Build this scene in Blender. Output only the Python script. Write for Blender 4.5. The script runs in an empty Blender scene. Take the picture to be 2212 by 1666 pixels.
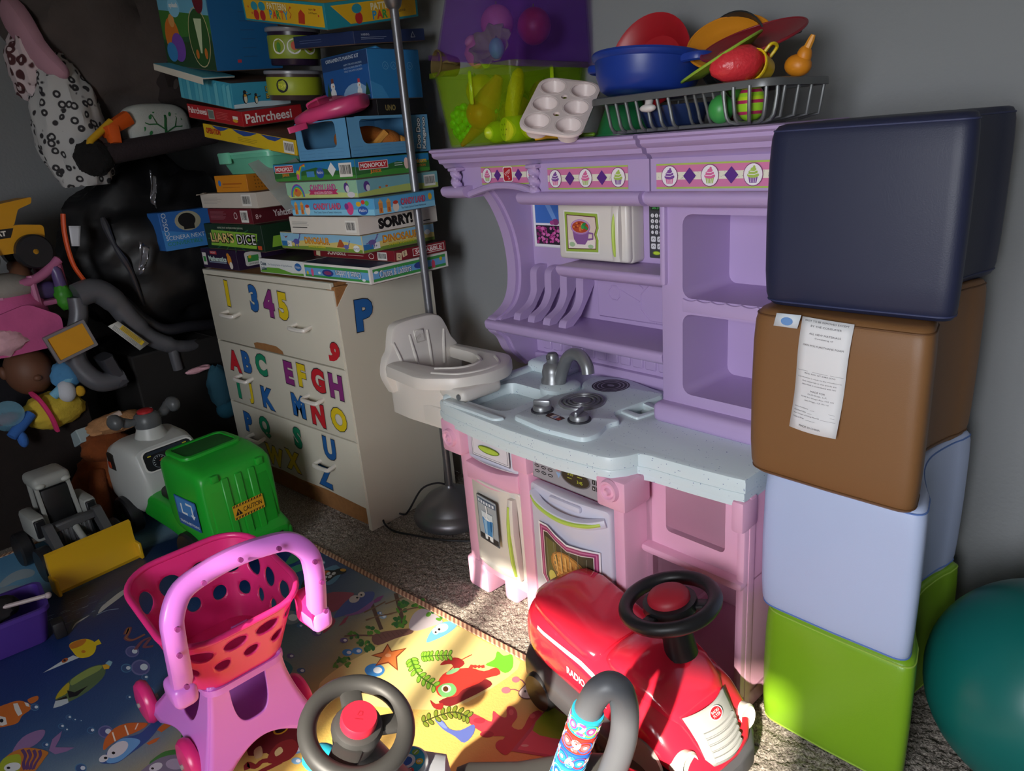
import bpy, bmesh, math, random
from mathutils import Matrix, Vector, noise
from mathutils.geometry import tessellate_polygon
random.seed(7)
S = bpy.context.scene
COL = S.collection
PI = math.pi
R = math.radians

# ------------------------------------------------------------------ camera
F_PX, PITCH, ROLL, YAW, CAM_H = 1560.0, R(18.75), R(-4.66), R(43.0), 1.22
_up0 = Vector((0, math.sin(PITCH), math.cos(PITCH)))
_fw0 = Vector((0, math.cos(PITCH), -math.sin(PITCH)))
_rt0 = Vector((1, 0, 0))
_Z = Matrix.Rotation(YAW, 3, 'Z')
RT = _Z @ (_rt0 * math.cos(ROLL) + _up0 * math.sin(ROLL))
UP = _Z @ (_up0 * math.cos(ROLL) - _rt0 * math.sin(ROLL))
FW = _Z @ _fw0
cam_data = bpy.data.cameras.new('camera')
cam_data.sensor_width = 36.0
cam_data.lens = F_PX / 2212.0 * 36.0
cam_data.clip_start = 0.01
cam = bpy.data.objects.new('camera', cam_data)
COL.objects.link(cam)
cam.matrix_world = Matrix(((RT.x, UP.x, -FW.x, 0), (RT.y, UP.y, -FW.y, 0), (RT.z, UP.z, -FW.z, CAM_H), (0, 0, 0, 1)))
S.camera = cam

# ------------------------------------------------------------------ daylight
world = bpy.data.worlds.new('sky')
S.world = world
world.use_nodes = True
_bg = world.node_tree.nodes['Background']
_bg.inputs[0].default_value = (0.92, 0.95, 1.0, 1)
_bg.inputs[1].default_value = 19.5
sun_data = bpy.data.lights.new('sun', 'SUN')
sun_data.energy = 13.0
sun_data.angle = R(1.3)
sun_data.color = (1.0, 0.90, 0.74)
sun = bpy.data.objects.new('sun', sun_data)
COL.objects.link(sun)
SUN_DIR = Vector((-0.30, 1.0, -0.62)).normalized()
sun.rotation_euler = SUN_DIR.to_track_quat('-Z', 'Y').to_euler()
sun.location = (0.5, -3.5, 3.0)
S.view_settings.view_transform = 'Standard'
S.view_settings.look = 'None'
S.view_settings.gamma = 1.0
S.view_settings.use_curve_mapping = False
S.view_settings.exposure = 0.0

def portal(x0, x1, z0, z1, y):
    d = bpy.data.lights.new('window_daylight', 'AREA')
    d.shape = 'RECTANGLE'; d.size = x1 - x0; d.size_y = z1 - z0
    d.cycles.is_portal = True
    o = bpy.data.objects.new('window_daylight', d); COL.objects.link(o)
    o.location = ((x0 + x1) / 2, y, (z0 + z1) / 2)
    o.rotation_euler = (R(90), 0, 0)

# ------------------------------------------------------------------ pixel helpers (2212 x 1666 frame)
def ray(px, py): return RT * (px - 1106) - UP * (py - 833) + FW * F_PX
def at_y(px, py, Y):
    d = ray(px, py); return Vector((0, 0, CAM_H)) + d * (Y / d.y)
def at_x(px, py, X):
    d = ray(px, py); return Vector((0, 0, CAM_H)) + d * (X / d.x)
def at_z(px, py, Z=0.0):
    d = ray(px, py); return Vector((0, 0, CAM_H)) + d * ((Z - CAM_H) / d.z)

# ------------------------------------------------------------------ materials
def lin(h):
    h = h.lstrip('#')
    return tuple((c / 12.92 if c <= 0.04045 else ((c + 0.055) / 1.055) ** 2.4) for c in (int(h[i:i + 2], 16) / 255 for i in (0, 2, 4))) + (1,)
_M = {}
def mat(col, rough=0.45, metal=0.0, var=0.06, vscale=12.0, bump=0.0, bscale=200.0, trans=0.0, spec=0.5, coat=0.0, alpha=1.0):
    key = (col, rough, metal, var, vscale, bump, bscale, trans, spec, coat, alpha)
    if key in _M: return _M[key]
    m = bpy.data.materials.new('surface_' + col.lstrip('#')); m.use_nodes = True
    nt = m.node_tree; b = nt.nodes['Principled BSDF']
    c = lin(col)
    b.inputs['Roughness'].default_value = rough
    b.inputs['Metallic'].default_value = metal
    b.inputs['Transmission Weight'].default_value = trans
    b.inputs['Specular IOR Level'].default_value = spec
    b.inputs['Coat Weight'].default_value = coat
    b.inputs['Coat Roughness'].default_value = 0.08
    b.inputs['Alpha'].default_value = alpha
    b.inputs['Base Color'].default_value = c
    if var or bump:
        tc = nt.nodes.new('ShaderNodeTexCoord')
    if var:
        n = nt.nodes.new('ShaderNodeTexNoise'); n.inputs['Scale'].default_value = vscale; n.inputs['Detail'].default_value = 3
        nt.links.new(tc.outputs['Object'], n.inputs['Vector'])
        mx = nt.nodes.new('ShaderNodeMix'); mx.data_type = 'RGBA'
        mx.inputs['A'].default_value = tuple(min(1, x * (1 - var)) for x in c[:3]) + (1,)
        mx.inputs['B'].default_value = tuple(min(1, x * (1 + var)) for x in c[:3]) + (1,)
        nt.links.new(n.outputs['Fac'], mx.inputs['Factor']); nt.links.new(mx.outputs['Result'], b.inputs['Base Color'])
    if bump:
        n2 = nt.nodes.new('ShaderNodeTexNoise'); n2.inputs['Scale'].default_value = bscale; n2.inputs['Detail'].default_value = 2
        nt.links.new(tc.outputs['Object'], n2.inputs['Vector'])
        bp = nt.nodes.new('ShaderNodeBump'); bp.inputs['Strength'].default_value = bump; bp.inputs['Distance'].default_value = 0.002
        nt.links.new(n2.outputs['Fac'], bp.inputs['Height']); nt.links.new(bp.outputs['Normal'], b.inputs['Normal'])
    _M[key] = m
    return m
def ink(col): return mat(col, 0.5, var=0.03, vscale=40)
def plastic(col, rough=0.35): return mat(col, rough, var=0.03, vscale=6)
def card(col): return mat(col, 0.55, var=0.05, vscale=15)
def cloth(col): return mat(col, 0.9, var=0.12, vscale=20, bump=0.5, bscale=350, spec=0.2)

# ------------------------------------------------------------------ mesh builder
def TRS(loc=(0, 0, 0), rot=(0, 0, 0), sc=(1, 1, 1)):
    return Matrix.Translation(loc) @ Matrix.Rotation(rot[2], 4, 'Z') @ Matrix.Rotation(rot[1], 4, 'Y') @ Matrix.Rotation(rot[0], 4, 'X') @ Matrix.Diagonal((*sc, 1))
def frame(o, x, y):
    x = Vector(x).normalized(); y = Vector(y); z = x.cross(y).normalized(); y = z.cross(x)
    return Matrix(((x.x, y.x, z.x, o[0]), (x.y, y.y, z.y, o[1]), (x.z, y.z, z.z, o[2]), (0, 0, 0, 1)))
_BC = {}
class B:
    def __init__(s, m=None):
        s.v = []; s.f = []; s.mi = []; s.mats = []; s.cur = 0; s.T = Matrix()
        if m is not None: s.m(m)
    def m(s, m):
        if m not in s.mats: s.mats.append(m)
        s.cur = s.mats.index(m); return s
    def add(s, vs, fs, T=None):
        o = len(s.v); M = s.T @ T if T is not None else s.T
        s.v += [tuple(M @ Vector(p)) for p in vs]
        s.f += [tuple(i + o for i in f) for f in fs]; s.mi += [s.cur] * len(fs); return s
    def box(s, x0, x1, y0, y1, z0, z1, r=0.0, seg=2, T=None):
        sx, sy, sz = x1 - x0, y1 - y0, z1 - z0
        r = min(r, sx * .49, sy * .49, sz * .49)
        key = (round(sx, 5), round(sy, 5), round(sz, 5), round(r, 5), seg)
        if key not in _BC:
            bm = bmesh.new(); bmesh.ops.create_cube(bm, size=1)
            for v in bm.verts: v.co = Vector((v.co.x * sx, v.co.y * sy, v.co.z * sz))
            if r > 0: bmesh.ops.bevel(bm, geom=list(bm.edges), offset=r, segments=seg, profile=0.5, affect='EDGES')
            bm.verts.index_update()
            _BC[key] = ([tuple(v.co) for v in bm.verts], [tuple(v.index for v in f.verts) for f in bm.faces]); bm.free()
        vs, fs = _BC[key]; c = ((x0 + x1) / 2, (y0 + y1) / 2, (z0 + z1) / 2)
        return s.add([(p[0] + c[0], p[1] + c[1], p[2] + c[2]) for p in vs], fs, T)
    def prism(s, loops, z0, z1, T=None, top=None, r=0.0):
        """outer loop + holes in 2D, extruded z0..z1; r rounds the upper edge of the outer loop"""
        if not isinstance(loops[0][0], (tuple, list, Vector)): loops = [loops]
        loops = [list(l) for l in loops]
        def area(l): return sum(a[0] * b[1] - b[0] * a[1] for a, b in zip(l, l[1:] + l[:1]))
        for i, l in enumerate(loops):
            if (area(l) < 0) != (i > 0): loops[i] = l[::-1]
        def inset(l, d):
            out = []
            for i, p in enumerate(l):
                a = Vector(l[i - 1]); c = Vector(l[(i + 1) % len(l)]); p = Vector(p)
                t1 = (p - a); t2 = (c - p)
                if t1.length < 1e-9 or t2.length < 1e-9: out.append(tuple(p)); continue
                n = Vector((-(t1.normalized().y + t2.normalized().y), t1.normalized().x + t2.normalized().x))
                if n.length < 1e-6: out.append(tuple(p)); continue
                n.normalize(); out.append(tuple(p + n * d))
            return out
        rings = [(0, z0), (0, z1)]
        if r > 0: rings = [(0, z0), (0, z1 - r), (r * .29, z1 - r * .29), (r, z1)]
        vs = []; fs = []
        capl = []; cap0 = []
        for i, l in enumerate(loops):
            n = len(l); base = len(vs)
            for d, z in rings:
                ll = inset(l, d) if (d and i == 0) else l
                vs += [(p[0], p[1], z) for p in ll]
            for k in range(len(rings) - 1):
                for j in range(n):
                    a = base + k * n + j; b = base + k * n + (j + 1) % n
                    fs.append((a, b, b + n, a + n))
            cap0.append([base + j for j in range(n)]); capl.append([base + (len(rings) - 1) * n + j for j in range(n)])
        def cap(idx, flip):
            flat = [i for l in idx for i in l]
            tris = tessellate_polygon([[Vector((vs[i][0], vs[i][1], 0)) for i in l] for l in idx])
            for t in tris:
                t = tuple(flat[i] for i in t)
                a, b, c = (Vector(vs[i][:2]) for i in t)
                ccw = (b - a).cross(c - a) > 0
                fs.append(t if ccw != flip else t[::-1])
        cap(capl, False); cap(cap0, True)
        return s.add(vs, fs, T)
    def lathe(s, prof, n=24, T=None, a0=0.0, a1=2 * PI):
        vs = []; fs = []; full = abs(a1 - a0 - 2 * PI) < 1e-6; k = n if full else n + 1
        for r, z in prof:
            for i in range(k):
                a = a0 + (a1 - a0) * i / n; vs.append((r * math.cos(a), r * math.sin(a), z))
        for j in range(len(prof) - 1):
            for i in range(n):
                a = j * k + i; b = j * k + (i + 1) % k
                fs.append((a, b, b + k, a + k))
        if full:
            if prof[0][0] > 1e-6: fs.append(tuple(range(k))[::-1])
            if prof[-1][0] > 1e-6: fs.append(tuple((len(prof) - 1) * k + i for i in range(k)))
        return s.add(vs, fs, T)
    def cyl(s, p0, p1, r0, r1=None, n=16):
        p0 = Vector(p0); p1 = Vector(p1); d = p1 - p0
        q = d.to_track_quat('Z', 'Y').to_matrix().to_4x4()
        return s.lathe([(r0, 0), (r1 if r1 is not None else r0, d.length)], n, Matrix.Translation(p0) @ q)
    def tube(s, pts, r, n=10, closed=False, sq=None, T=None, up=None):
        pts = [Vector(p) for p in pts]; N = len(pts); rr = r if isinstance(r, (list, tuple)) else [r] * N
        vs = []; fs = []; ref = None
        for i, p in enumerate(pts):
            a = pts[i - 1] if (i > 0 or closed) else p; b = pts[(i + 1) % N] if (i < N - 1 or closed) else p
            t = (b - a).normalized()
            if ref is None:
                u0 = Vector(up) if up else (Vector((0, 0, 1)) if abs(t.z) < .9 else Vector((1, 0, 0)))
                ref = (u0 - t * u0.dot(t)).normalized()
            else:
                ref = (ref - t * ref.dot(t)).normalized()
            w = t.cross(ref)
            for k in range(n):
                an = 2 * PI * k / n; c, d = math.cos(an), math.sin(an)
                if sq: c = math.copysign(abs(c) ** sq[0], c); d = math.copysign(abs(d) ** sq[0], d)
                vs.append(p + ref * (c * rr[i]) + w * (d * rr[i] * (sq[1] if sq else 1)))
        for i in range(N if closed else N - 1):
            for k in range(n):
                a = i * n + k; b = i * n + (k + 1) % n; j = (i + 1) % N
                fs.append((a, b, j * n + (k + 1) % n, j * n + k))
        if not closed:
            fs.append(tuple(range(n))[::-1]); fs.append(tuple((N - 1) * n + k for k in range(n)))
        return s.add(vs, fs, T)
    def ell(s, c, rx, ry=None, rz=None, n=16, m=10, T=None, rot=None, pw=1.0):
        ry = rx if ry is None else ry; rz = rx if rz is None else rz
        vs = [(0, 0, -rz)]; fs = []
        def sp(x): return math.copysign(abs(x) ** pw, x)
        for j in range(1, m):
            ph = -PI / 2 + PI * j / m
            for i in range(n):
                a = 2 * PI * i / n; vs.append((rx * sp(math.cos(ph)) * sp(math.cos(a)), ry * sp(math.cos(ph)) * sp(math.sin(a)), rz * sp(math.sin(ph))))
        vs.append((0, 0, rz)); L = len(vs) - 1
        for i in range(n): fs.append((0, 1 + (i + 1) % n, 1 + i))
        for j in range(m - 2):
            for i in range(n):
                a = 1 + j * n + i; b = 1 + j * n + (i + 1) % n; fs.append((a, b, b + n, a + n))
        for i in range(n): fs.append((1 + (m - 2) * n + i, 1 + (m - 2) * n + (i + 1) % n, L))
        M = Matrix.Translation(c) @ (Matrix.Rotation(rot[2], 4, 'Z') @ Matrix.Rotation(rot[1], 4, 'Y') @ Matrix.Rotation(rot[0], 4, 'X') if rot else Matrix())
        return s.add(vs, fs, T @ M if T is not None else M)
    def torus(s, Rr, r, n=36, k=12, T=None, sq=1.0):
        vs = []; fs = []
        for i in range(n):
            a = 2 * PI * i / n
            for j in range(k):
                b = 2 * PI * j / k; d = Rr + r * math.cos(b); vs.append((d * math.cos(a), d * math.sin(a), r * sq * math.sin(b)))
        for i in range(n):
            for j in range(k):
                fs.append((i * k + j, ((i + 1) % n) * k + j, ((i + 1) % n) * k + (j + 1) % k, i * k + (j + 1) % k))
        return s.add(vs, fs, T)
    def sheet(s, fn, nu, nv, closed_u=False, T=None):
        vs = []; fs = []; ku = nu if closed_u else nu + 1
        for j in range(nv + 1):
            for i in range(ku): vs.append(tuple(fn(i / nu, j / nv)))
        for j in range(nv):
            for i in range(nu):
                a = j * ku + i; b = j * ku + (i + 1) % ku; fs.append((a, b, b + ku, a + ku))
        return s.add(vs, fs, T)
    def build(s, name, parent=None, T=None, smooth=True, angle=38, solid=0.0, sub=0):
        me = bpy.data.meshes.new(name)
        me.from_pydata(s.v, [], s.f); me.validate()
        for m in s.mats: me.materials.append(m)
        if len(s.mats) > 1 and len(me.polygons) == len(s.mi): me.polygons.foreach_set('material_index', s.mi)
        bm = bmesh.new(); bm.from_mesh(me); bmesh.ops.recalc_face_normals(bm, faces=bm.faces); bm.to_mesh(me); bm.free()
        if smooth:
            me.polygons.foreach_set('use_smooth', [True] * len(me.polygons)); me.set_sharp_from_angle(angle=R(angle))
        o = bpy.data.objects.new(name, me); COL.objects.link(o)
        if parent is not None: o.parent = parent
        if T is not None: o.matrix_local = T
        if solid: md = o.modifiers.new('thickness', 'SOLIDIFY'); md.thickness = solid; md.offset = 0
        if sub: md = o.modifiers.new('soft', 'SUBSURF'); md.levels = sub; md.render_levels = sub
        return o

def thing(name, label, cat, loc=(0, 0, 0), rot=(0, 0, 0), group=None):
    o = bpy.data.objects.new(name, None); COL.objects.link(o)
    o.matrix_world = TRS(loc, rot)
    o['label'] = label; o['category'] = cat; o.empty_display_size = 0.05
    if group: o['group'] = group
    return o
def tag(o, label, cat, group=None):
    o['label'] = label; o['category'] = cat
    if group: o['group'] = group
    return o
def struct(o): o['kind'] = 'structure'; return o

# ------------------------------------------------------------------ 2D shapes and printing
def circ(cx, cy, rx, ry=None, n=20, a=0.0):
    ry = rx if ry is None else ry; ca, sa = math.cos(a), math.sin(a)
    return [(cx + rx * math.cos(t) * ca - ry * math.sin(t) * sa, cy + rx * math.cos(t) * sa + ry * math.sin(t) * ca) for t in (2 * PI * i / n for i in range(n))]
def rrect(x, y, w, h, r, n=4):
    r = min(r, w * .499, h * .499); out = []
    for cx, cy, a in ((x + w - r, y + r, -PI / 2), (x + w - r, y + h - r, 0), (x + r, y + h - r, PI / 2), (x + r, y + r, PI)):
        for i in range(n + 1): t = a + PI / 2 * i / n; out.append((cx + r * math.cos(t), cy + r * math.sin(t)))
    return out
def rpoly(pts, r, n=4):
    out = []
    for i, p in enumerate(pts):
        p = Vector(p); a = Vector(pts[i - 1]); c = Vector(pts[(i + 1) % len(pts)])
        d1 = (a - p); d2 = (c - p); k = min(r, d1.length * .48, d2.length * .48)
        A = p + d1.normalized() * k; Cc = p + d2.normalized() * k
        for j in range(n + 1):
            t = j / n; out.append(tuple(A * (1 - t) ** 2 + p * 2 * t * (1 - t) + Cc * t ** 2))
    return out
def spline(pts, n=6, closed=False):
    P = [Vector(p) for p in pts]; N = len(P); out = []
    for i in range(N if closed else N - 1):
        p0 = P[(i - 1) % N] if (closed or i > 0) else P[0]; p1 = P[i]; p2 = P[(i + 1) % N]; p3 = P[(i + 2) % N] if (closed or i < N - 2) else P[-1]
        for k in range(n):
            t = k / n
            out.append(0.5 * ((2 * p1) + (p2 - p0) * t + (2 * p0 - 5 * p1 + 4 * p2 - p3) * t * t + (3 * p1 - p0 - 3 * p2 + p3) * t ** 3))
    if not closed: out.append(P[-1])
    return [tuple(p) for p in out]
_TC = {}
def text_tris(txt, off=0.0, res=3):
    key = (txt, off, res)
    if key not in _TC:
        cu = bpy.data.curves.new('lettering', 'FONT'); cu.body = txt; cu.size = 1.0; cu.offset = off; cu.resolution_u = res
        cu.fill_mode = 'FRONT'
        ob = bpy.data.objects.new('lettering', cu)
        COL.objects.link(ob); bpy.context.view_layer.update()
        me = bpy.data.meshes.new_from_object(ob.evaluated_get(bpy.context.evaluated_depsgraph_get()))
        vs = [(v.co.x, v.co.y) for v in me.vertices]; fs = [tuple(p.vertices) for p in me.polygons]
        bpy.data.objects.remove(ob); bpy.data.curves.remove(cu); bpy.data.meshes.remove(me)
        if vs:
            x0 = min(p[0] for p in vs); x1 = max(p[0] for p in vs); y0 = min(p[1] for p in vs); y1 = max(p[1] for p in vs)
        else: x0 = x1 = y0 = y1 = 0
        _TC[key] = (vs, fs, x0, x1, y0, y1)
    return _TC[key]
def stroke(pts, w):
    P = [Vector(p) for p in pts]; L = []; Rr = []
    for i, p in enumerate(P):
        a = P[max(0, i - 1)]; b = P[min(len(P) - 1, i + 1)]; t = (b - a)
        t = t.normalized() if t.length > 1e-9 else Vector((1, 0)); n = Vector((-t.y, t.x)) * (w / 2)
        L.append(tuple(p + n)); Rr.append(tuple(p - n))
    return L, Rr
def printing(parent, T, items, name='print', lift=0.0005, step=2.2e-5, unit=0.01, wrap=None):
    """flat print: items in units of 1 cm (x right, y up) on the plane given by T"""
    b = B(); z = lift
    def W(p, z):
        q = (p[0] * unit, p[1] * unit, z)
        return wrap(q) if wrap else q
    for it in items:
        k, c = it[0], it[1]; b.m(ink(c) if isinstance(c, str) else c); z += step
        if k == 'r':
            x, y, w, h = it[2:6]
            nx = max(1, int(w / 3)) if wrap else 1; pts = [(x + w * i / nx, y) for i in range(nx + 1)] + [(x + w * i / nx, y + h) for i in range(nx + 1)]
            b.add([W(p, z) for p in pts], [(i, i + 1, nx + 2 + i, nx + 1 + i) for i in range(nx)])
        elif k in 'pe':
            pts = it[2] if k == 'p' else circ(it[2], it[3], it[4], it[5] if len(it) > 5 else it[4], 18, it[6] if len(it) > 6 else 0)
            tr = tessellate_polygon([[Vector((p[0], p[1], 0)) for p in pts]])
            b.add([W(p, z) for p in pts], [tuple(t) for t in tr])
        elif k == 'l':
            L, Rr = stroke(it[2], it[3]); n = len(L)
            b.add([W(p, z) for p in L + Rr], [(i, i + 1, n + i + 1, n + i) for i in range(n - 1)])
        elif k == 't':
            txt, x, y, h = it[2:6]; o = it[6] if len(it) > 6 else {}
            vs, fs, x0, x1, y0, y1 = text_tris(txt, o.get('b', 0.0))
            if not vs: continue
            sc = h / max(1e-6, (y1 - y0) if o.get('fit', True) else 0.7); sx = sc * o.get('sx', 1.0)
            w = (x1 - x0) * sx
            if 'w' in o: sx *= o['w'] / w; w = o['w']
            ax = {'L': 0, 'C': -w / 2, 'R': -w}[o.get('a', 'C')]; ca, sa = math.cos(o.get('rot', 0)), math.sin(o.get('rot', 0))
            pts = []
            for p in vs:
                u, v_ = (p[0] - x0) * sx + ax, (p[1] - y0) * sc - h / 2
                if 'sk' in o: v_ += u * o['sk']
                pts.append((x + u * ca - v_ * sa, y + u * sa + v_ * ca))
            b.add([W(p, z) for p in pts], fs)
    me = bpy.data.meshes.new(name); vs = [tuple(T @ Vector(p)) for p in b.v]
    me.from_pydata(vs, [], b.f)
    for m in b.mats: me.materials.append(m)
    me.polygons.foreach_set('material_index', b.mi)
    nrm = (T.to_3x3() @ Vector((0, 0, 1))).normalized()
    if not wrap:
        me.update(); bm = bmesh.new(); bm.from_mesh(me); bm.normal_update()
        bmesh.ops.reverse_faces(bm, faces=[f for f in bm.faces if f.normal.dot(nrm) < 0]); bm.to_mesh(me); bm.free()
    o = bpy.data.objects.new(name, me); COL.objects.link(o); o.parent = parent
    return o
def barcode(x, y, w, h, seed=1):
    rnd = random.Random(seed); out = [('r', '#e9e6df', x, y, w, h)]; u = x + w * .08
    while u < x + w * .9:
        d = rnd.choice((.02, .03, .05)) * w; out.append(('r', '#222222', u, y + h * .2, d, h * .65)); u += d + rnd.choice((.02, .04)) * w
    return out
def lines(x, y, w, n, gap, col, th=0.12, seed=1):
    rnd = random.Random(seed); return [('r', col, x, y - i * gap, w * rnd.uniform(.7, 1), th) for i in range(n)]

# ================================================================== THE ROOM
XL, XR, YB, YF, ZC = -3.42, 1.9, 1.74, -1.5, 2.45
def wall_material(col):
    m = mat(col, 0.85, var=0.05, vscale=3.0, bump=0.6, bscale=90.0, spec=0.25)
    return m
M_WALL = wall_material('#8d8f91')
b = B(M_WALL); b.box(XL - .1, XR + .1, YB, YB + .1, -.05, ZC); struct(b.build('wall_back'))
b = B(M_WALL); b.box(XL - .1, XL, YF - .1, YB, -.05, ZC); struct(b.build('wall_left'))
b = B(M_WALL); b.box(XR, XR + .1, YF - .1, YB, -.05, ZC); struct(b.build('wall_right'))
b = B(mat('#c9c8c4', .9, var=.04, bump=.4, bscale=60)); b.box(XL - .1, XR + .1, YF - .1, YB + .1, ZC, ZC + .1); struct(b.build('ceiling'))
# front wall with the window that lets the sun in
WX0, WX1, WZ0, WZ1 = -0.605, 0.43, 0.72, 1.86
b = B(M_WALL)
b.box(XL, WX0, YF - .1, YF, -.05, ZC); b.box(WX1, XR, YF - .1, YF, -.05, ZC); b.box(WX0, WX1, YF - .1, YF, -.05, WZ0); b.box(WX0, WX1, YF - .1, YF, WZ1, ZC)
struct(b.build('wall_front'))
M_TRIM = mat('#d8d6d0', .5, var=.02)
b = B(M_TRIM)
for x0, x1, z0, z1 in ((WX0, WX0 + .03, WZ0, WZ1), (WX1 - .03, WX1, WZ0, WZ1), (WX0, WX1, WZ0, WZ0 + .03), (WX0, WX1, WZ1 - .03, WZ1), (-.445, -.41, WZ0, WZ1)):
    b.box(x0, x1, YF - .07, YF - .03, z0, z1, .003, 1)
w1 = struct(b.build('window_1'))
b = B(M_TRIM); b.box(WX0 - .04, WX1 + .04, YF - .02, YF + .06, WZ0 - .03, WZ0, .004, 1); b.build('window_sill', w1)
portal(WX0, WX1, WZ0, WZ1, YF - .02)
b = B(mat('#6a6a55', .95, var=.2, vscale=2)); b.box(-12, 12, -16, YF - .1, -.45, -.4); struct(b.build('ground'))  # unseen slab added outside to block sky light from below
b = B(M_TRIM); b.box(XL, XR, YB - .012, YB, 0, .075, .003, 1); struct(b.build('baseboard_back'))
b = B(M_TRIM); b.box(XL, XL + .012, YF, YB - .012, 0, .075, .003, 1); struct(b.build('baseboard_left'))

# carpet: real tufts where the photo shows the floor bare
def carpet_material():
    m = bpy.data.materials.new('carpet'); m.use_nodes = True; nt = m.node_tree; bs = nt.nodes['Principled BSDF']
    tc = nt.nodes.new('ShaderNodeTexCoord')
    v = nt.nodes.new('ShaderNodeTexVoronoi'); v.inputs['Scale'].default_value = 170; nt.links.new(tc.outputs['Object'], v.inputs['Vector'])
    n = nt.nodes.new('ShaderNodeTexNoise'); n.inputs['Scale'].default_value = 230; n.inputs['Detail'].default_value = 2; nt.links.new(tc.outputs['Object'], n.inputs['Vector'])
    r = nt.nodes.new('ShaderNodeValToRGB'); r.color_ramp.elements[0].position = .3; r.color_ramp.elements[0].color = lin('#82766d'); r.color_ramp.elements[1].position = .68; r.color_ramp.elements[1].color = lin('#e0d4c8')
    nt.links.new(n.outputs['Fac'], r.inputs['Fac'])
    mx = nt.nodes.new('ShaderNodeMix'); mx.data_type = 'RGBA'; mx.blend_type = 'MULTIPLY'; mx.inputs['Factor'].default_value = .8
    nt.links.new(r.outputs['Color'], mx.inputs['A']); vr = nt.nodes.new('ShaderNodeMapRange'); vr.inputs['From Max'].default_value = .5; vr.inputs['To Min'].default_value = 1.0; vr.inputs['To Max'].default_value = .45; nt.links.new(v.outputs['Distance'], vr.inputs['Value']); nt.links.new(vr.outputs[0], mx.inputs['B'])
    nt.links.new(mx.outputs['Result'], bs.inputs['Base Color'])
    bs.inputs['Roughness'].default_value = .95; bs.inputs['Specular IOR Level'].default_value = .1
    bp = nt.nodes.new('ShaderNodeBump'); bp.inputs['Strength'].default_value = .8; bp.inputs['Distance'].default_value = .004
    nt.links.new(n.outputs['Fac'], bp.inputs['Height']); nt.links.new(bp.outputs['Normal'], bs.inputs['Normal'])
    return m
M_CARPET = carpet_material()
b = B(M_CARPET)
gx0, gx1, gy0, gy1, dd = -2.3, 0.2, 0.85, YB, 0.0055
b.add([(XL, YF, -.004), (XR, YF, -.004), (XR, gy0, -.004), (XL, gy0, -.004)], [(0, 1, 2, 3)])
b.add([(XL, gy0, -.004), (gx0, gy0, -.004), (gx0, YB, -.004), (XL, YB, -.004)], [(0, 1, 2, 3)])
b.add([(gx1, gy0, -.004), (XR, gy0, -.004), (XR, YB, -.004), (gx1, YB, -.004)], [(0, 1, 2, 3)])
nx = int((gx1 - gx0) / dd); ny = int((gy1 - gy0) / dd)
rnd = random.Random(11)
def tuft(u, v):
    edge = u in (0, 1) or v in (0, 1)
    return (gx0 + (gx1 - gx0) * u + (0 if edge else rnd.uniform(-.002, .002)), gy0 + (gy1 - gy0) * v + (0 if edge else rnd.uniform(-.002, .002)), -.004 if edge else rnd.choice((-.005, -.003, -.001, 0, .001)))
b.sheet(tuft, nx, ny)
fl = struct(b.build('floor', angle=180))

# ================================================================== DRESSER
DX0, DX1, DY0, DY1, DH = -2.705, -1.86, 1.244, 1.64, 0.85
dr = thing('dresser', 'white three-drawer dresser with letter stickers on its drawer fronts', 'dresser', ((DX0 + DX1) / 2, (DY0 + DY1) / 2, 0))
dT = Matrix.Translation((-(DX0 + DX1) / 2, -(DY0 + DY1) / 2, 0))
M_WHITE = mat('#d6d1c1', .42, var=.05, vscale=5); M_CHIP = mat('#9a6a3c', .85, var=.25, vscale=60, bump=.6, bscale=300)
def db(m=M_WHITE): q = B(m); q.T = dT; return q
# side panels with the corner broken off the visible one
q = db(); q.box(DX0, DX0 + .018, DY0, DY1, 0, DH, .002, 1); q.build('side_panel', dr)
q = db(); q.prism([(DY0, 0), (DY1, 0), (DY1, DH), (DY0 + .07, DH), (DY0 + .045, DH - .02), (DY0, DH - .075)], DX1 - .018, DX1, Matrix(((0, 0, 1, 0), (1, 0, 0, 0), (0, 1, 0, 0), (0, 0, 0, 1)))); q.build('side_panel', dr)
q = db(M_CHIP); q.box(DX1 - .05, DX1 - .004, DY0 + .001, DY0 + .07, DH - .085, DH - .012, .003, 1); q.build('broken_corner', dr)['label'] = 'bare brown particle board'
q = db(M_CHIP); q.box(DX0 + .018, DX1 - .02, DY0 + .006, DY1, DH - .018, DH - .001); tp = q.build('top', dr); tp['label'] = 'worn brown top board'
q = db(); q.box(DX0 + .002, DX1 - .018, DY0 - .002, DY0 + .012, DH - .02, DH, .002, 1); q.build('edge_strip', tp)
q = db(); q.box(DX0 + .018, DX1 - .018, DY1 - .01, DY1, .08, DH - .02); q.build('back_panel', dr)
q = db(M_CHIP); q.box(DX0 + .018, DX1 - .018, DY0 + .02, DY0 + .034, 0, .082); q.build('plinth', dr)['label'] = 'bare brown plinth board'
zs = ((.577, .828), (.327, .573), (.083, .323))
drawers = []
for z0, z1 in zs:
    q = db(); q.box(DX0 + .006, DX1 - .006, DY0 - .004, DY0 + .014, z0, z1, .003, 2); d = q.build('drawer', dr); drawers.append(d)
    for hx, hz in ((-2.52, z0 + .118), (-2.062, z0 + .118)):
        q = db(mat('#e4dfd6', .3, var=.02))
        y0 = DY0 - .003
        q.tube(spline([(hx - .042, y0, hz + .004), (hx - .044, y0 - .022, hz), (hx - .034, y0 - .032, hz - .003), (hx + .034, y0 - .032, hz - .003), (hx + .044, y0 - .022, hz), (hx + .042, y0, hz + .004)], 4), .0075, 8)
        q.build('handle', d)
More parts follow.
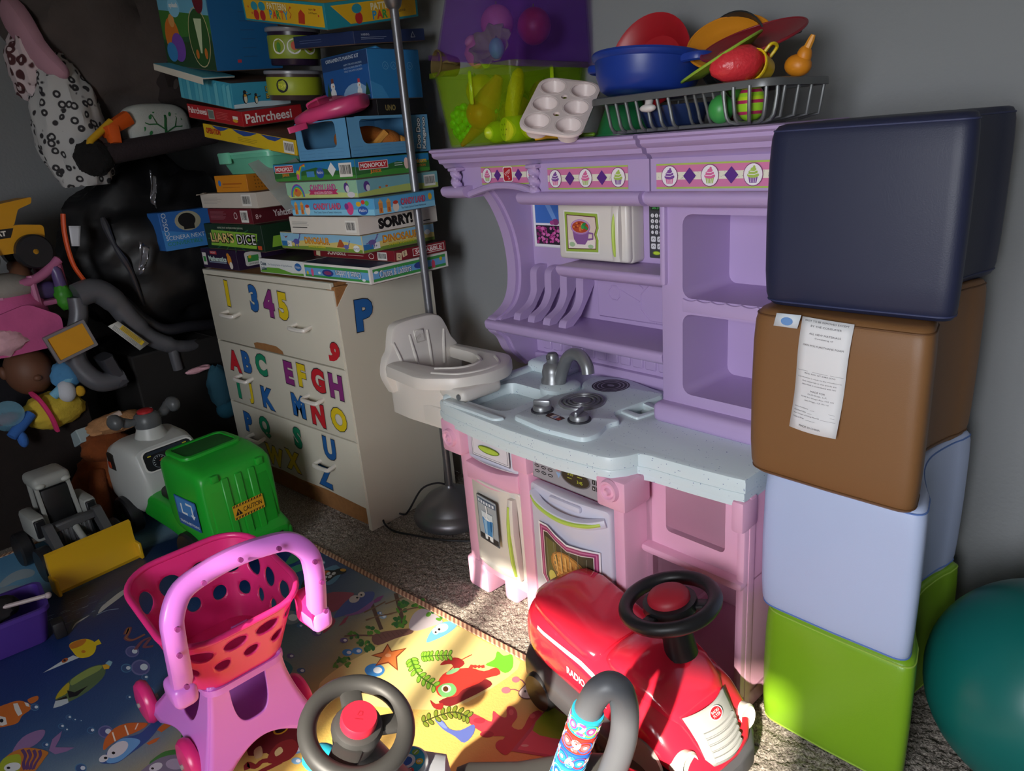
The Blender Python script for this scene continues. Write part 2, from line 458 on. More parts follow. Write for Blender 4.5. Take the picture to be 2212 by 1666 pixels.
printing(drawers[0], dT @ frame((-2.33, DY0 - .004, .578), (1, 0, 0), (0, 0, 1)), [('p', M_CHIP, [(-8, 0), (-8.5, 1.8), (-6, 2.4), (0, 2.6), (7, 2.5), (10.5, 1.2), (11, 0)])], 'chip')['label'] = 'bare brown chip in the edge'
printing(drawers[2], dT @ frame((-2.4, DY0 - .004, .085), (1, 0, 0), (0, 0, 1)), [('p', M_CHIP, [(-26, 0), (-22, .7), (-10, .35), (2, 1.0), (14, .4), (30, .9), (45, .3), (52, 0)])], 'chip')
# stickers: black outline, colour, pale halo
SY, SB, SP, SRd, SG = '#e5c81e', '#2563a8', '#8a2f7d', '#c8222f', '#178a63'
def sticker(par, ch, px, py, h, col, rot=0.0, plane='y'):
    p = at_y(px, py, DY0 - .005) if plane == 'y' else at_x(px, py, DX1 + .001)
    fr = frame(p, (1, 0, 0), (0, 0, 1)) if plane == 'y' else frame(p, (0, 1, 0), (0, 0, 1))
    o = dict(rot=rot, sx=.98)
    its = []
    for c, off, g in (('#cfc9bb', .09, 1.9), ('#1b1b22', .07, 1.2), (col, .055, .6)):
        its.append(('t', c, ch, 0, 0, h + g, dict(o, b=off)))
    s_ = printing(par, dT @ fr, its, 'letter_sticker', lift=.0003)
for ch, px, py, c in (('1', 491, 634, SY), ('3', 548, 645, SB), ('4', 580, 655, SP), ('5', 611, 662, SY)): sticker(drawers[0], ch, px, py, 9.0, c, R(-4))
sticker(drawers[0], '9', 721, 764, 7.5, SRd, R(-38))
for ch, px, py, c in (('A', 507, 780, SRd), ('B', 533, 783, SB), ('C', 564, 788, SG), ('E', 624, 806, SP), ('F', 652, 812, SY), ('G', 687, 822, SRd), ('H', 726, 836, SP), ('I', 516, 838, SG), ('J', 542, 850, SY), ('K', 579, 861, SB), ('M', 645, 877, SB), ('N', 687, 896, SRd), ('O', 732, 907, SY)):
    sticker(drawers[1], ch, px, py, 7.8, c, R(-3))
for ch, px, py, c in (('P', 537, 912, SB), ('Q', 572, 922, SG), ('S', 643, 946, SG), ('U', 712, 970, SB), ('W', 594, 985, SY), ('X', 633, 996, SY), ('Z', 703, 1030, SB)):
    sticker(drawers[2], ch, px, py, 7.6, c, R(-3))
sticker(dr.children[1], 'P', 787, 680, 9.5, SB, R(-3), 'x')

# ================================================================== FLOOR LAMP
lx, ly = -1.700, 1.470
lamp = thing('floor_lamp', 'grey steel floor lamp standing between the dresser and the toy kitchen', 'lamp', (lx, ly, 0))
M_STEEL = mat('#85858a', .38, .75, var=.04, vscale=8)
b = B(M_STEEL); b.lathe([(.0, .0), (.125, 0), (.132, .006), (.134, .02), (.128, .036), (.112, .046), (.108, .052), (.102, .062), (.085, .082), (.055, .1), (.025, .112), (.018, .118), (0.016, .125), (0, .125)], 40); b.build('base', lamp)
b = B(M_STEEL); b.cyl((0, 0, .1), (0, 0, 1.6), .0125, n=20); b.build('pole', lamp)
b = B(M_STEEL); b.lathe([(.0125, 1.585), (.02, 1.592), (.026, 1.61), (.03, 1.64), (.0, 1.64)], 24); b.build('socket_cup', lamp)
b = B(mat('#c9c6bd', .5, var=.03)); b.lathe([(.03, 1.635), (.07, 1.66), (.12, 1.72), (.15, 1.8), (.147, 1.8), (.117, 1.725), (.068, 1.667), (.028, 1.642)], 32); b.build('lamp_shade', lamp)
b = B(mat('#15151a', .5)); b.tube(spline([(-.02, -.0, .118), (-.045, -.02, .125), (-.085, -.055, .105), (-.12, -.095, .03), (-.15, -.1, .008), (-.19, -.13, .03), (-.165, -.175, .02), (-.1, -.19, .006), (.0, -.165, .005), (.1, -.13, .005), (.2, -.07, .005)], 6), .0035, 6); b.build('power_cord', lamp)
b = B(mat('#15151a', .5)); b.tube(spline([(-.012, .008, .52), (-.014, .006, .4), (-.0155, .003, .25), (-.02, 0, .12)], 4), .003, 6); b.build('cord_run', lamp)

# ================================================================== TOY KITCHEN
KO = Vector((-1.3364, 1.2140, 0)); KROT = R(-5.7)
kit = thing('toy_kitchen', 'pink and purple plastic play kitchen with speckled pale blue counter', 'toy kitchen', KO, (0, 0, KROT))
KM = kit.matrix_world.copy(); KI = KM.inverted()
PURP = plastic('#b79fcc', .42); PINK = plastic('#eab0cc', .38); CREAM = plastic('#ded8d0', .35); LILW = plastic('#d3d2e2', .3); GREY = mat('#8d8f92', .35, .55, var=.04)
GREEN_T = plastic('#b9d45c', .3)
YZ = Matrix(((0, 0, 1, 0), (1, 0, 0, 0), (0, 1, 0, 0), (0, 0, 0, 1)))        # 2D (y,z) extruded along x
def FR(v): return frame((0, v, 0), (1, 0, 0), (0, 0, 1))                      # 2D (x,z) extruded towards the viewer
def speckle():
    m = bpy.data.materials.new('speckled_counter'); m.use_nodes = True; nt = m.node_tree; bs = nt.nodes['Principled BSDF']
    tc = nt.nodes.new('ShaderNodeTexCoord'); v = nt.nodes.new('ShaderNodeTexVoronoi'); v.inputs['Scale'].default_value = 130; nt.links.new(tc.outputs['Object'], v.inputs['Vector'])
    r = nt.nodes.new('ShaderNodeValToRGB'); r.color_ramp.elements[0].position = .10; r.color_ramp.elements[0].color = lin('#5570a8'); r.color_ramp.elements[1].position = .17; r.color_ramp.elements[1].color = (1, 1, 1, 1)
    nt.links.new(v.outputs['Distance'], r.inputs['Fac'])
    n = nt.nodes.new('ShaderNodeTexNoise'); n.inputs['Scale'].default_value = 70; nt.links.new(tc.outputs['Object'], n.inputs['Vector'])
    g = nt.nodes.new('ShaderNodeMath'); g.operation = 'GREATER_THAN'; g.inputs[1].default_value = .52; nt.links.new(n.outputs['Fac'], g.inputs[0])
    mx = nt.nodes.new('ShaderNodeMix'); mx.data_type = 'RGBA'; mx.blend_type = 'MULTIPLY'; mx.inputs['A'].default_value = lin('#d8e6ea')
    nt.links.new(g.outputs[0], mx.inputs['Factor']); nt.links.new(r.outputs['Color'], mx.inputs['B']); nt.links.new(mx.outputs['Result'], bs.inputs['Base Color'])
    bs.inputs['Roughness'].default_value = .38
    return m
SPECK = speckle()

# ---- pink base
base = B(PINK)
base.box(-.035, .055, .0, .40, .0, .1, .012, 2)                 # near foot block
base.box(-.02, .03, .005, .41, .08, .53, .01, 2)               # left post / side
base.box(.03, .55, .35, .41, .06, .53)                          # back
base.box(.232, .272, -.012, .36, .06, .53, .008, 2)            # middle post
base.box(.528, .56, -.004, .40, .0, .53, .008, 2)              # right post
base.box(.02, .54, .03, .37, .10, .125, .006, 2)
base.box(.02, .24, .002, .06, .075, .118, .008, 2)
for a, c in ((.10, .15), (.19, .30), (.36, .44), (.5, .585)): base.box(a, c, .02, .38, 0, .1, .01, 2)
base.prism(spline([(.03, .372), (.13, .362), (.235, .385)], 5) + spline([(.235, .435), (.13, .415), (.03, .42)], 5), 0, .03, FR(.015), r=.006)   # rail over the fridge
base.box(.027, .235, .03, .05, .1, .53)
base.box(.27, .53, .03, .05, .1, .53)
base.box(.27, .53, -.004, .04, .445, .53, .006, 2)
kb = base.build('base_cabinet', kit)
for ux, uz in ((-.005, .483), (.545, .503)):                    # corner blocks with turned rosettes
    q = B(PINK); q.box(ux - .04, ux + .04, -.03, .06, uz - .046, .53, .008, 2)
    q.lathe([(0, .012), (.006, .014), (.009, .006), (.014, .004), (.018, .009), (.023, .009), (.026, .0)], 24, frame((ux, -.03, uz), (1, 0, 0), (0, 0, 1)))
    q.build('rosette_block', kb)
q = B(PINK); q.box(.23, .285, -.028, .03, .455, .53, .008, 2); q.build('post_block', kb)
# right module set back, with two openings
rm = B(PINK); VF = .075
rm.prism([[(.555, .0), (.812, .0), (.812, .53), (.555, .53)], rrect(.612, .385, .145, .16, .012), rrect(.575, .06, .225, .265, .02)], 0, .02, FR(VF + .02), r=.004)
rm.box(.79, .81, VF - .015, .40, 0, .53, .008, 2); rm.box(.555, .81, .33, .36, .0, .53); rm.box(.552, .575, VF, .36, 0, .53)
rm.box(.56, .81, VF - .025, .34, .325, .345, .008, 2); rm.box(.56, .81, VF - .012, .34, .04, .06, .006, 2)
rm.box(.60, .612, VF + .01, .34, .345, .53); rm.box(.757, .77, VF + .01, .34, .345, .53)
rm.build('open_shelf_unit', kit)
q = B(PINK); q.box(.785, .813, VF - .03, VF + .03, .46, .53, .008, 2); q.build('post_block', kb)

# ---- bowed doors
def bow(u0, u1, bulge):
    uc, hw = (u0 + u1) / 2, (u1 - u0) / 2
    return lambda u: bulge * (1 - ((u - uc) / hw) ** 2)
def sub_rrect(x, z, w, h, r, n=10):
    pts = rrect(x, z, w, h, r, 4); out = []
    for a, c in zip(pts, pts[1:] + pts[:1]):
        k = max(1, int(abs(a[0] - c[0]) / (w / n)))
        out += [(a[0] + (c[0] - a[0]) * i / k, a[1] + (c[1] - a[1]) * i / k) for i in range(k)]
    return out
def bowed_panel(name, par, m, x, z, w, h, v, th, bulge, r=.01, edge=.005, tilt=0.0):
    f = bow(x, x + w, bulge); q = B(m)
    q.prism(sub_rrect(x, z, w, h, r), 0, th, FR(v), r=edge)
    q.v = [(p[0], p[1] - f(p[0]) - (p[2] - z) * tilt, p[2]) for p in q.v]
    return q.build(name, par)
def bowprint(par, x, w, v, th, bulge, items, name='print'):
    f = bow(x, x + w, bulge)
    return printing(par, FR(v - th), items, name, wrap=lambda p: (p[0], p[1], p[2] + f(p[0])), lift=.0006)
def cm(l): return [(p[0] * 100, p[1] * 100) for p in l]
# drawer
X, Wd, V, TH, BU = .036, .196, .01, .016, .012
dw = bowed_panel('drawer', kit, LILW, X, .433, Wd, .082, V, TH, BU)
dw2 = bowprint(dw, X, Wd, V, TH, BU, [('p', '#77757f', cm(rrect(.062, .447, .146, .06, .002))), ('p', '#e6e3ea', cm(rrect(.0645, .4495, .141, .055, .002))), ('p', '#8a8790', cm(rrect(.068, .453, .134, .048, .002))), ('p', '#dedbe4', cm(rrect(.0695, .4545, .131, .045, .002))), ('p', '#6d8a2a', circ(13.4, 47.8, 4.1, 1.0, 24)), ('p', '#b6cf4e', circ(13.4, 47.8, 3.8, .75, 24))])
# fridge door
fd = bowed_panel('fridge_door', kit, CREAM, X, .118, Wd, .262, V + .004, .02, .016)
BU2 = .016
bowprint(fd, X, Wd, V + .004, .02, BU2, [('p', '#55565c', cm(rrect(.062, .20, .09, .135, .004))), ('p', '#aab2b8', cm(rrect(.065, .203, .084, .129, .003))), ('r', '#5b6a80', 6.7, 31.2, 8.0, 1.4)] + [('r', '#dfe6ee', 7.0 + i * 1.25, 31.5, .8, .8) for i in range(6)] + [
    ('p', '#8c949a', [(6.6, 20.4), (14.8, 20.4), (14.8, 22.0), (6.6, 22.0)]), ('r', '#3e3a3a', 6.6, 20.4, 8.2, 1.6), ('p', '#d7e3ea', [(8.2, 29.0), (13.3, 29.0), (12.6, 20.9), (9.2, 20.9)]), ('p', '#4f8fc8', [(8.4, 27.3), (13.1, 27.1), (12.5, 22.2), (9.2, 22.2)]), ('p', '#9cc6e6', [(9.0, 26.6), (10.6, 26.8), (10.4, 22.4), (9.6, 22.4)]), ('p', '#eef3f6', [(9.2, 22.4), (12.5, 22.4), (12.4, 21.1), (9.4, 21.1)]), ('l', '#f4f8fa', [(10.6, 31.2), (10.9, 29.5), (10.4, 28.2), (11.0, 27)], .5), ('e', '#e8f2f8', 10.8, 27.2, 1.6, .35), ('e', '#2f6aa5', 12.2, 25.5, .35, 1.6)])
q = B(CREAM); q.tube([(.206, -.014, .362), (.208, -.019, .33), (.21, -.022, .27), (.212, -.019, .2), (.213, -.014, .13)], [.010, .012, .013, .012, .010], 10, sq=(.6, 1)); h = q.build('handle', fd)
q = B(GREEN_T); q.tube([(.2055, -.026, .345), (.2065, -.0315, .30), (.2085, -.0345, .25), (.21, -.032, .19), (.212, -.026, .145)], [.0045, .006, .006, .006, .0045], 8); q.build('green_inlay', h)
# oven door
OX, OW, OV = .274, .252, .012
od = bowed_panel('oven_door', kit, LILW, OX, .10, OW, .335, OV, .022, .014, .014)
def wavy(e):   # shaped window: edges eased inward by e
    return [(30.6 + e, 33.2 - e), (33.5, 33.4 - e), (36.5, 32.0 - e), (40, 30.7 - e), (44.5, 31.2 - e), (49.4 - e, 32.0 - e), (49.4 - e, 20.5), (46.5, 16.4 + e * 1.2), (36, 15.2 + e), (33.5, 15.6 + e), (30.6 + e, 19.0 + e * .4)]
its = [('p', '#f0eef4', wavy(-.5)), ('p', '#a03a6e', wavy(0)), ('p', '#d079a3', wavy(.35)), ('p', '#9d3c70', wavy(.75)), ('p', '#e8d9d6', wavy(1.25)), ('p', '#4c4433', wavy(1.5)), ('p', '#6f6a3a', [(32.6, 30.6), (36.5, 30), (37, 18), (34.5, 17.4), (32.6, 19.6)])]
its += [('l', '#8a8672', [(33 + i * 2.6, 30.4 - i * .2), (33.4 + i * 2.5, 17.2)], .18) for i in range(6)]
its += [('e', '#b07a3a', 40.6, 24, 6.4, 4.4, R(-14)), ('e', '#d59a4c', 40.4, 24.3, 5.6, 3.7, R(-14))]
for i in range(6): its.append(('l', '#f0c070', [(36.0 + i * 1.7, 27.4 - abs(i - 2) * .5), (36.8 + i * 1.5, 20.8 + abs(i - 3) * .3)], .55))
for i in range(5): its.append(('l', '#e8b060', [(35.4 + i * .2, 26.6 - i * 1.3), (45.6 - i * .3, 25.4 - i * 1.25)], .5))
its += [('e', '#d9d36a', 34.6, 20, 1.4, 1.9), ('p', '#e0a850', [(39, 18.6), (43, 18.2), (42.5, 16.9), (39.6, 16.9)])]
bowprint(od, OX, OW, OV, .022, .014, its)
f = bow(OX, OX + OW, .014)
q = B(LILW); q.tube(spline([(.286, OV - .022, .408), (.31, -.022, .398), (.35, -.029, .388), (.4, -.031, .384), (.45, -.029, .388), (.49, -.022, .398), (.514, OV - .022, .406)], 4), [.011] * 25, 10, sq=(.6, 1.0)); h = q.build('handle', od)
q = B(GREEN_T); q.tube(spline([(.292, -.022, .405), (.32, -.034, .395), (.36, -.0395, .387), (.4, -.0415, .384), (.44, -.0395, .387), (.48, -.034, .395), (.508, -.022, .404)], 5), .0055, 8); q.build('green_inlay', h)
q = B(LILW); q.box(.345, .445, -.022, -.008, .405, .422, .006, 2); q.build('top_ridge', od)
# control panel
its = [('p', '#77767c', cm(rrect(.283, .448, .236, .075, .002))), ('p', '#9c9ba2', cm(rrect(.285, .45, .232, .071, .002)))]
for r_ in range(4):
    for c_ in range(3): its += [('p', '#3a3a40', circ(29.9 + c_ * 2.2, 50.9 - r_ * 1.4, .85, .42, 12)), ('r', '#c9c9cc', 29.4 + c_ * 2.2, 50.82 - r_ * 1.4, 1.0, .16)]
its += [('p', '#c23036', [(36.2, 48.8), (37.8, 48.8), (37.0, 50.2)]), ('p', '#8fb0d8', [(36.2, 48.3), (37.8, 48.3), (37.0, 46.9)]), ('p', '#5f5e64', circ(42.3, 48.4, 4.6, 2.3, 24)), ('p', '#3a3226', circ(42.3, 48.4, 4.2, 2.0, 24)), ('t', '#c8d23a', '2:35', 40.8, 49.1, .75), ('t', '#c8d23a', '3:45', 43.6, 47.7, .75), ('r', '#a8b43a', 39.8, 47.9, 1.4, .18), ('r', '#a8b43a', 42.9, 48.9, 1.5, .18)]
for r_ in range(2):
    for c_ in range(4): its += [('r', '#2c2c30', 47.4 + c_ * 1.15, 48.6 - r_ * 1.5, .9, 1.1), ('t', '#e8e8e8', str(1 + c_ + r_ * 5), 47.85 + c_ * 1.15, 49.15 - r_ * 1.5, .6)]
printing(kit, FR(-.0045), its, 'control_panel')

# ---- counter
CZ = .577
front = [(-.055, -.015), (-.02, -.03), (.1, -.042), (.25, -.05), (.4, -.046), (.52, -.03), (.545, -.022), (.565, .005), (.575, .03), (.6, .036), (.7, .042), (.78, .05), (.81, .056)]
sink = rrect(.0, .02, .165, .175, .03)
well = rpoly([(.392, .205), (.452, .195), (.462, .245), (.402, .262)], .008)
outl = front + [(.81, .42), (-.055, .42)]
ct = B(SPECK); ct.prism([outl, sink, well], .547, CZ, r=.010)
def grow(l, d): return [(p[0] + (-d if i == 0 else 0), p[1] - d) for i, p in enumerate(l)]
for dz, dv in ((.548, -.003), (.532, .004)):
    fl_ = [(p[0], p[1] + dv) for p in front]; ct.prism(fl_ + [(.805, .40), (-.05, .40)], dz - .018, dz, r=.006)
counter = ct.build('counter', kit)
# basin
q = B(SPECK); n = len(sink)
def shrink(l, k): cx = sum(p[0] for p in l) / len(l); cy = sum(p[1] for p in l) / len(l); return [(cx + (p[0] - cx) * k, cy + (p[1] - cy) * k) for p in l]
def basin(loop, depth, m, name):
    q = B(m); n = len(loop); l2 = shrink(loop, .93); l3 = shrink(loop, .86)
    vs = [(p[0], p[1], CZ - .001) for p in loop] + [(p[0], p[1], CZ - depth * .8) for p in l2] + [(p[0], p[1], CZ - depth) for p in l3]
    fs = [(k * n + j, k * n + (j + 1) % n, (k + 1) * n + (j + 1) % n, (k + 1) * n + j) for k in range(2) for j in range(n)] + [tuple(2 * n + j for j in range(n))]
    q.add(vs, fs); return q.build(name, counter)
bs_ = basin(sink, .05, SPECK, 'sink_basin'); basin(well, .03, SPECK, 'sink_well')
q = B(SPECK); q.lathe([(.0, .003), (.014, .004), (.018, .0055), (.02, .001)], 20, Matrix.Translation((.1, .13, CZ - .05))); q.build('drain', bs_)
q = B(SPECK)    # raised lip at the back left and around the sink
q.box(-.05, .10, .30, .42, CZ - .01, CZ + .03, .018, 3); q.box(-.055, -.02, -.01, .34, CZ - .02, CZ + .012, .012, 3)
q.prism([(p[0], p[1]) for p in rpoly([(-.03, -.028), (.19, -.035), (.205, -.01), (-.03, .006)], .012)], CZ - .01, CZ + .007, r=.006)
q.lathe([(.055, -.01), (.055, .01), (.045, .017), (0, .018)], 24, Matrix.Translation((.155, .235, CZ)))
q.build('sink_rim', counter)
q = B(SPECK); q.prism(rpoly([(.215, .002), (.33, -.012), (.45, .0), (.458, .04), (.435, .1), (.45, .13), (.4, .16), (.425, .33), (.4, .345), (.27, .375), (.18, .35), (.19, .28), (.235, .24), (.2, .17)], .02), CZ - .01, CZ + .012, r=.008); plate = q.build('stove_plate', counter)
PZ = CZ + .012
q = B(SPECK); q.prism([rpoly([(.38, .19), (.46, .175), (.474, .255), (.395, .285)], .008), well], CZ - .006, CZ + .006, r=.004); q.build('well_rim', counter)
# burners
q = B(GREY); q.lathe([(0, .006), (.022, .0065), (.024, .002), (.028, .002), (.030, .0065), (.034, .0065), (.036, .002), (.039, .002), (.041, .0065), (.045, .0065), (.047, .002), (.050, .002), (.052, .006), (.057, .005), (.059, 0)], 40, Matrix.Translation((.297, .165, PZ))); q.build('burner', plate)['label'] = 'raised grey burner rings'
its = [('p', '#2c2730', circ(0, 0, 5.0, n=32))]
for i in range(5): its += [('p', '#a59fac' if i % 2 == 0 else '#2c2730', circ(0, 0, 4.6 - i * .5, n=28)), ('p', '#2c2730', circ(0, 0, 4.35 - i * .5, n=28))]
its += [('p', '#8a8492', circ(0, 0, 1.1, .7))]
printing(plate, Matrix.Translation((.275, .302, PZ)), its, 'burner_print')
for kx, ky, ka in ((.256, .066, .5), (.372, .072, 1.9)):
    q = B(mat('#33333a', .4)); q.lathe([(.028, 0), (.028, .004), (0, .004)], 24, Matrix.Translation((kx, ky, PZ))); k_ = q.build('knob_ring', plate)
    q = B(GREY); q.lathe([(.023, .003), (.023, .012), (.02, .016), (0, .017)], 24, Matrix.Translation((kx, ky, PZ))); q.box(-.022, .022, -.0045, .0045, .012, .028, .004, 2, Matrix.Translation((kx, ky, PZ)) @ Matrix.Rotation(ka, 4, 'Z')); q.build('knob', k_)
printing(plate, Matrix.Translation((.312, .052, PZ)) @ Matrix.Rotation(-.15, 4, 'Z'), [('p', '#4a2f2b', [(-2.6, 1.2), (2.4, 1.3), (2.6, -1), (-2.2, -1.2), (-2.9, 0)]), ('p', '#d8c9c0', [(-1.4, .9), (.8, 1.0), (1.0, -.7), (-1.1, -.8)]), ('r', '#7c8fb8', -.4, -.5, .9, 1.2), ('e', '#b8472f', 1.7, -.2, .6, .5)])
# faucet
q = B(GREY); q.lathe([(.035, 0), (.034, .008), (.03, .014), (.031, .03), (.026, .048), (.018, .054), (.016, .056), (.017, .062), (.0165, .074), (.012, .081), (0, .083)], 28, Matrix.Translation((.135, .232, CZ + .016))); fc = q.build('faucet', counter)
q = B(GREY); q.tube(spline([(.16, .228, CZ + .02), (.175, .225, .63), (.2, .22, .672), (.232, .214, .692), (.262, .208, .69), (.284, .203, .672), (.29, .2, .652)], 6), [.0165] * 12 + [.016] * 25, 16); q.build('spout', fc)
printing(fc, frame((.135, .2145, CZ + .088), (1, 0, 0), (0, 0, 1)), [('l', '#4a4a50', [(-.5, .6), (-.5, -.3), (0, -.6), (.5, -.3), (.5, .6)], .25)], 'faucet_mark')

# ---- purple hutch
hut = B(PURP)
hut.box(-.10, .52, .395, .425, CZ - .005, 1.16)                                   # back panel
side = spline([(.228, 1.14), (.24, 1.105), (.275, 1.06), (.305, 1.0), (.322, .94), (.328, .87), (.32, .81), (.298, .77), (.262, .747), (.235, .735), (.235, .70), (.262, .675), (.285, .63), (.33, .585), (.34, .575)], 4)
hut.prism(side + [(.425, .575), (.425, 1.14)], -.125, -.09, YZ)                     # carved left bracket
hut.prism([(p[0] + .012, p[1]) for p in side] + [(.42, .575), (.42, 1.14)], -.09, -.079, YZ)
hb = hut.build('hutch', kit)
q = B(PURP)
q.prism(rpoly([(.222, .728), (.226, .706), (.245, .70), (.40, .70), (.40, .734), (.23, .734)], .01, 3), -.125, .497, YZ)
q.build('middle_shelf', hb)
for i, uu in enumerate((-.04, .018, .078, .138)):                                    # plate rack fins
    q = B(PURP); pr = spline([(.37, .875), (.352, .862), (.348, .83), (.345, .80), (.325, .772), (.295, .757), (.278, .75), (.272, .733)], 4)
    q.prism(pr + [(.30, .733), (.335, .757), (.37, .80), (.4, .84), (.4, .875)], uu - .013, uu + .013, YZ); q.build('plate_divider', hb)
q = B(PURP)
q.prism(rpoly([(.222, .905), (.23, .888), (.26, .876), (.40, .876), (.40, .912), (.227, .912)], .01, 3), .175, .495, YZ)
q.build('microwave_shelf', hb)
q = B(PURP)                                                                        # embossed tiles on the back
q.box(.165, .50, .388, .40, .745, .86, .004, 1)
for cx, cz, w in ((.36, .80, .052), (.225, .815, .02), (.47, .815, .02)):
    ring = [(cx + w * math.cos(PI / 8 + PI / 4 * k), cz + w * math.sin(PI / 8 + PI / 4 * k)) for k in range(8)]
    q.tube([(p[0], .388, p[1]) for p in ring], .0025, 6, closed=True)
for a, c in (((.245, .825), (.308, .80)), ((.412, .80), (.46, .825)), ((.36, .748), (.36, .73 + .02)), ((.28, .86), (.32, .835))): q.tube([(a[0], .388, a[1]), (c[0], .388, c[1])], .0025, 6)
q.build('embossed_tile', hb)
q = B(PURP)                                                                        # backsplash under the shelf
q.box(-.08, .50, .37, .40, CZ - .003, .61, .006, 2); q.box(-.08, .50, .384, .40, .61, .69)
for i in range(13): q.box(-.05 + i * .042, -.05 + i * .042 + .034, .379, .386, .622, .655, .003, 1)
q.build('backsplash', hb)
# cupboard column with two niches
CV = .225
q = B(PURP)
ni1 = rrect(.552, .868, .215, .178, .022); ni2 = rrect(.552, .648, .215, .185, .022)
q.prism([[(.497, .585), (.80, .585), (.80, 1.075), (.497, 1.075)], ni1, ni2], 0, .012, FR(CV + .012), r=.004)
q.box(.497, .51, CV + .006, .42, .58, 1.08); q.box(.785, .80, CV + .006, .42, .58, 1.08); q.box(.5, .795, .40, .42, .58, 1.08)
col = q.build('cupboard', hb)
for ni, nm in ((ni1, 'niche'), (ni2, 'niche')):
    q = B(PURP); n = len(ni); l2 = [(p[0] * .92 + .08 * .66 , p[1]) for p in ni]
    cz = sum(p[1] for p in ni) / n; l2 = [(.66 + (p[0] - .66) * .86, cz + (p[1] - cz) * .94) for p in ni]
    vs = [(p[0], CV + .002, p[1]) for p in ni] + [(p[0], .385, p[1]) for p in l2]
    q.add(vs, [(j, (j + 1) % n, n + (j + 1) % n, n + j) for j in range(n)] + [tuple(n + j for j in range(n))]); q.build(nm, col)
q = B(PURP); sc_ = [(.555 + .21 * i / 42, .868 - .004 * abs(math.sin(i / 42 * PI * 6))) for i in range(43)]
q.prism(sc_ + [(.765, .838), (.555, .838)], 0, .014, FR(CV + .008), r=.003); q.build('niche_shelf_edge', col)
q = B(PURP); q.box(.487, .80, .195, .40, CZ - .002, .622, .014, 3); q.build('cupboard_foot', col)
q = B(PURP); q.box(.499, .514, .214, .26, .892, 1.08, .006, 2); q.build('microwave_post', hb)
# cornice and frieze
q = B(PURP)
cp = [(.24, 1.155), (.222, 1.158), (.215, 1.168), (.203, 1.172), (.2, 1.182), (.186, 1.186), (.18, 1.192), (.18, 1.199), (.172, 1.203), (.172, 1.208), (.178, 1.211), (.42, 1.211), (.42, 1.155)]
q.prism(cp, -.235, .468, YZ); q.prism([(p[0] - .008 if p[0] < .3 else p[0], p[1]) for p in cp], .486, .80, YZ); q.prism([(p[0] + .02 if p[0] < .3 else p[0], p[1]) for p in cp], .46, .49, YZ)
cn = q.build('cornice', hb)
q = B(PURP)
q.box(.135, .478, .212, .40, 1.085, 1.16); q.box(.485, .795, .208, .40, 1.085, 1.16); q.box(.47, .49, .225, .40, 1.06, 1.16)
arch = [(-.20, 1.16), (-.20, 1.088), (-.135, 1.088)] + spline([(-.115, 1.084), (-.08, 1.098), (-.02, 1.111), (.045, 1.111), (.1, 1.1), (.14, 1.086)], 5) + [(.15, 1.084), (.15, 1.16)]
q.prism(arch, 0, .185, FR(.41)); q.build('frieze', hb)
led = rpoly([(.196, 1.094), (.186, 1.085), (.192, 1.07), (.21, 1.062), (.40, 1.062), (.40, 1.094)], .006, 3)
q = B(PURP); q.prism(led, .085, .466, YZ); q.prism([(p[0] - .006 if p[0] < .3 else p[0], p[1]) for p in led], .486, .80, YZ); q.prism([(p[0] + .014 if p[0] < .3 else p[0], p[1]) for p in led], .46, .49, YZ); q.prism([(p[0], p[1] + .016) for p in led], -.222, -.125, YZ)
q.tube(spline([(-.125, .213, 1.088), (-.08, .213, 1.099), (-.02, .213, 1.109), (.045, .213, 1.109), (.1, .213, 1.1), (.125, .213, 1.086)], 5), .009, 8)
q.build('ledge', hb)
for ux in (-.168, .138):
    q = B(PURP); N = 36; pts = []
    vs = []; fs = []; k = 16
    for j in range(N + 1):
        for i in range(k):
            a = 2 * PI * i / k; rr_ = .0125 + .0035 * math.sin(3 * a + j * .5); vs.append((ux + rr_ * math.cos(a), .205 + rr_ * math.sin(a), 1.092 + .066 * j / N))
    for j in range(N):
        for i in range(k): fs.append((j * k + i, j * k + (i + 1) % k, (j + 1) * k + (i + 1) % k, (j + 1) * k + i))
    q.add(vs, fs); q.box(ux - .018, ux + .018, .19, .23, 1.15, 1.16, .003, 1); q.build('rope_column', hb)
# cupcake border stickers
def cupcake(cx, cy, r, top, bot):
    o = [('p', '#8a4a78', circ(cx, cy, r * 1.02, r * 1.08, 22)), ('p', '#efe9ee', circ(cx, cy, r * .95, r, 22))]
    o += [('p', bot, [(cx - r * .5, cy - r * .15), (cx + r * .5, cy - r * .15), (cx + r * .36, cy - r * .75), (cx - r * .36, cy - r * .75)])]
    o += [('l', '#efe9ee', [(cx + k * r * .2, cy - r * .18), (cx + k * r * .15, cy - r * .72)], r * .05) for k in (-1.5, -.5, .5, 1.5)]
    o += [('e', top, cx, cy - r * .05, r * .62, r * .26), ('e', top, cx, cy + r * .22, r * .48, r * .24), ('e', top, cx + r * .03, cy + r * .46, r * .3, r * .2), ('e', top, cx + r * .1, cy + r * .66, r * .13, r * .16)]
    o += [('l', '#f3edf3', [(cx - r * .5, cy + r * .02), (cx + r * .1, cy - r * .02), (cx + r * .5, cy + r * .12)], r * .06), ('l', '#f3edf3', [(cx - r * .36, cy + r * .3), (cx + r * .1, cy + r * .26), (cx + r * .38, cy + r * .38)], r * .06)]
    return o
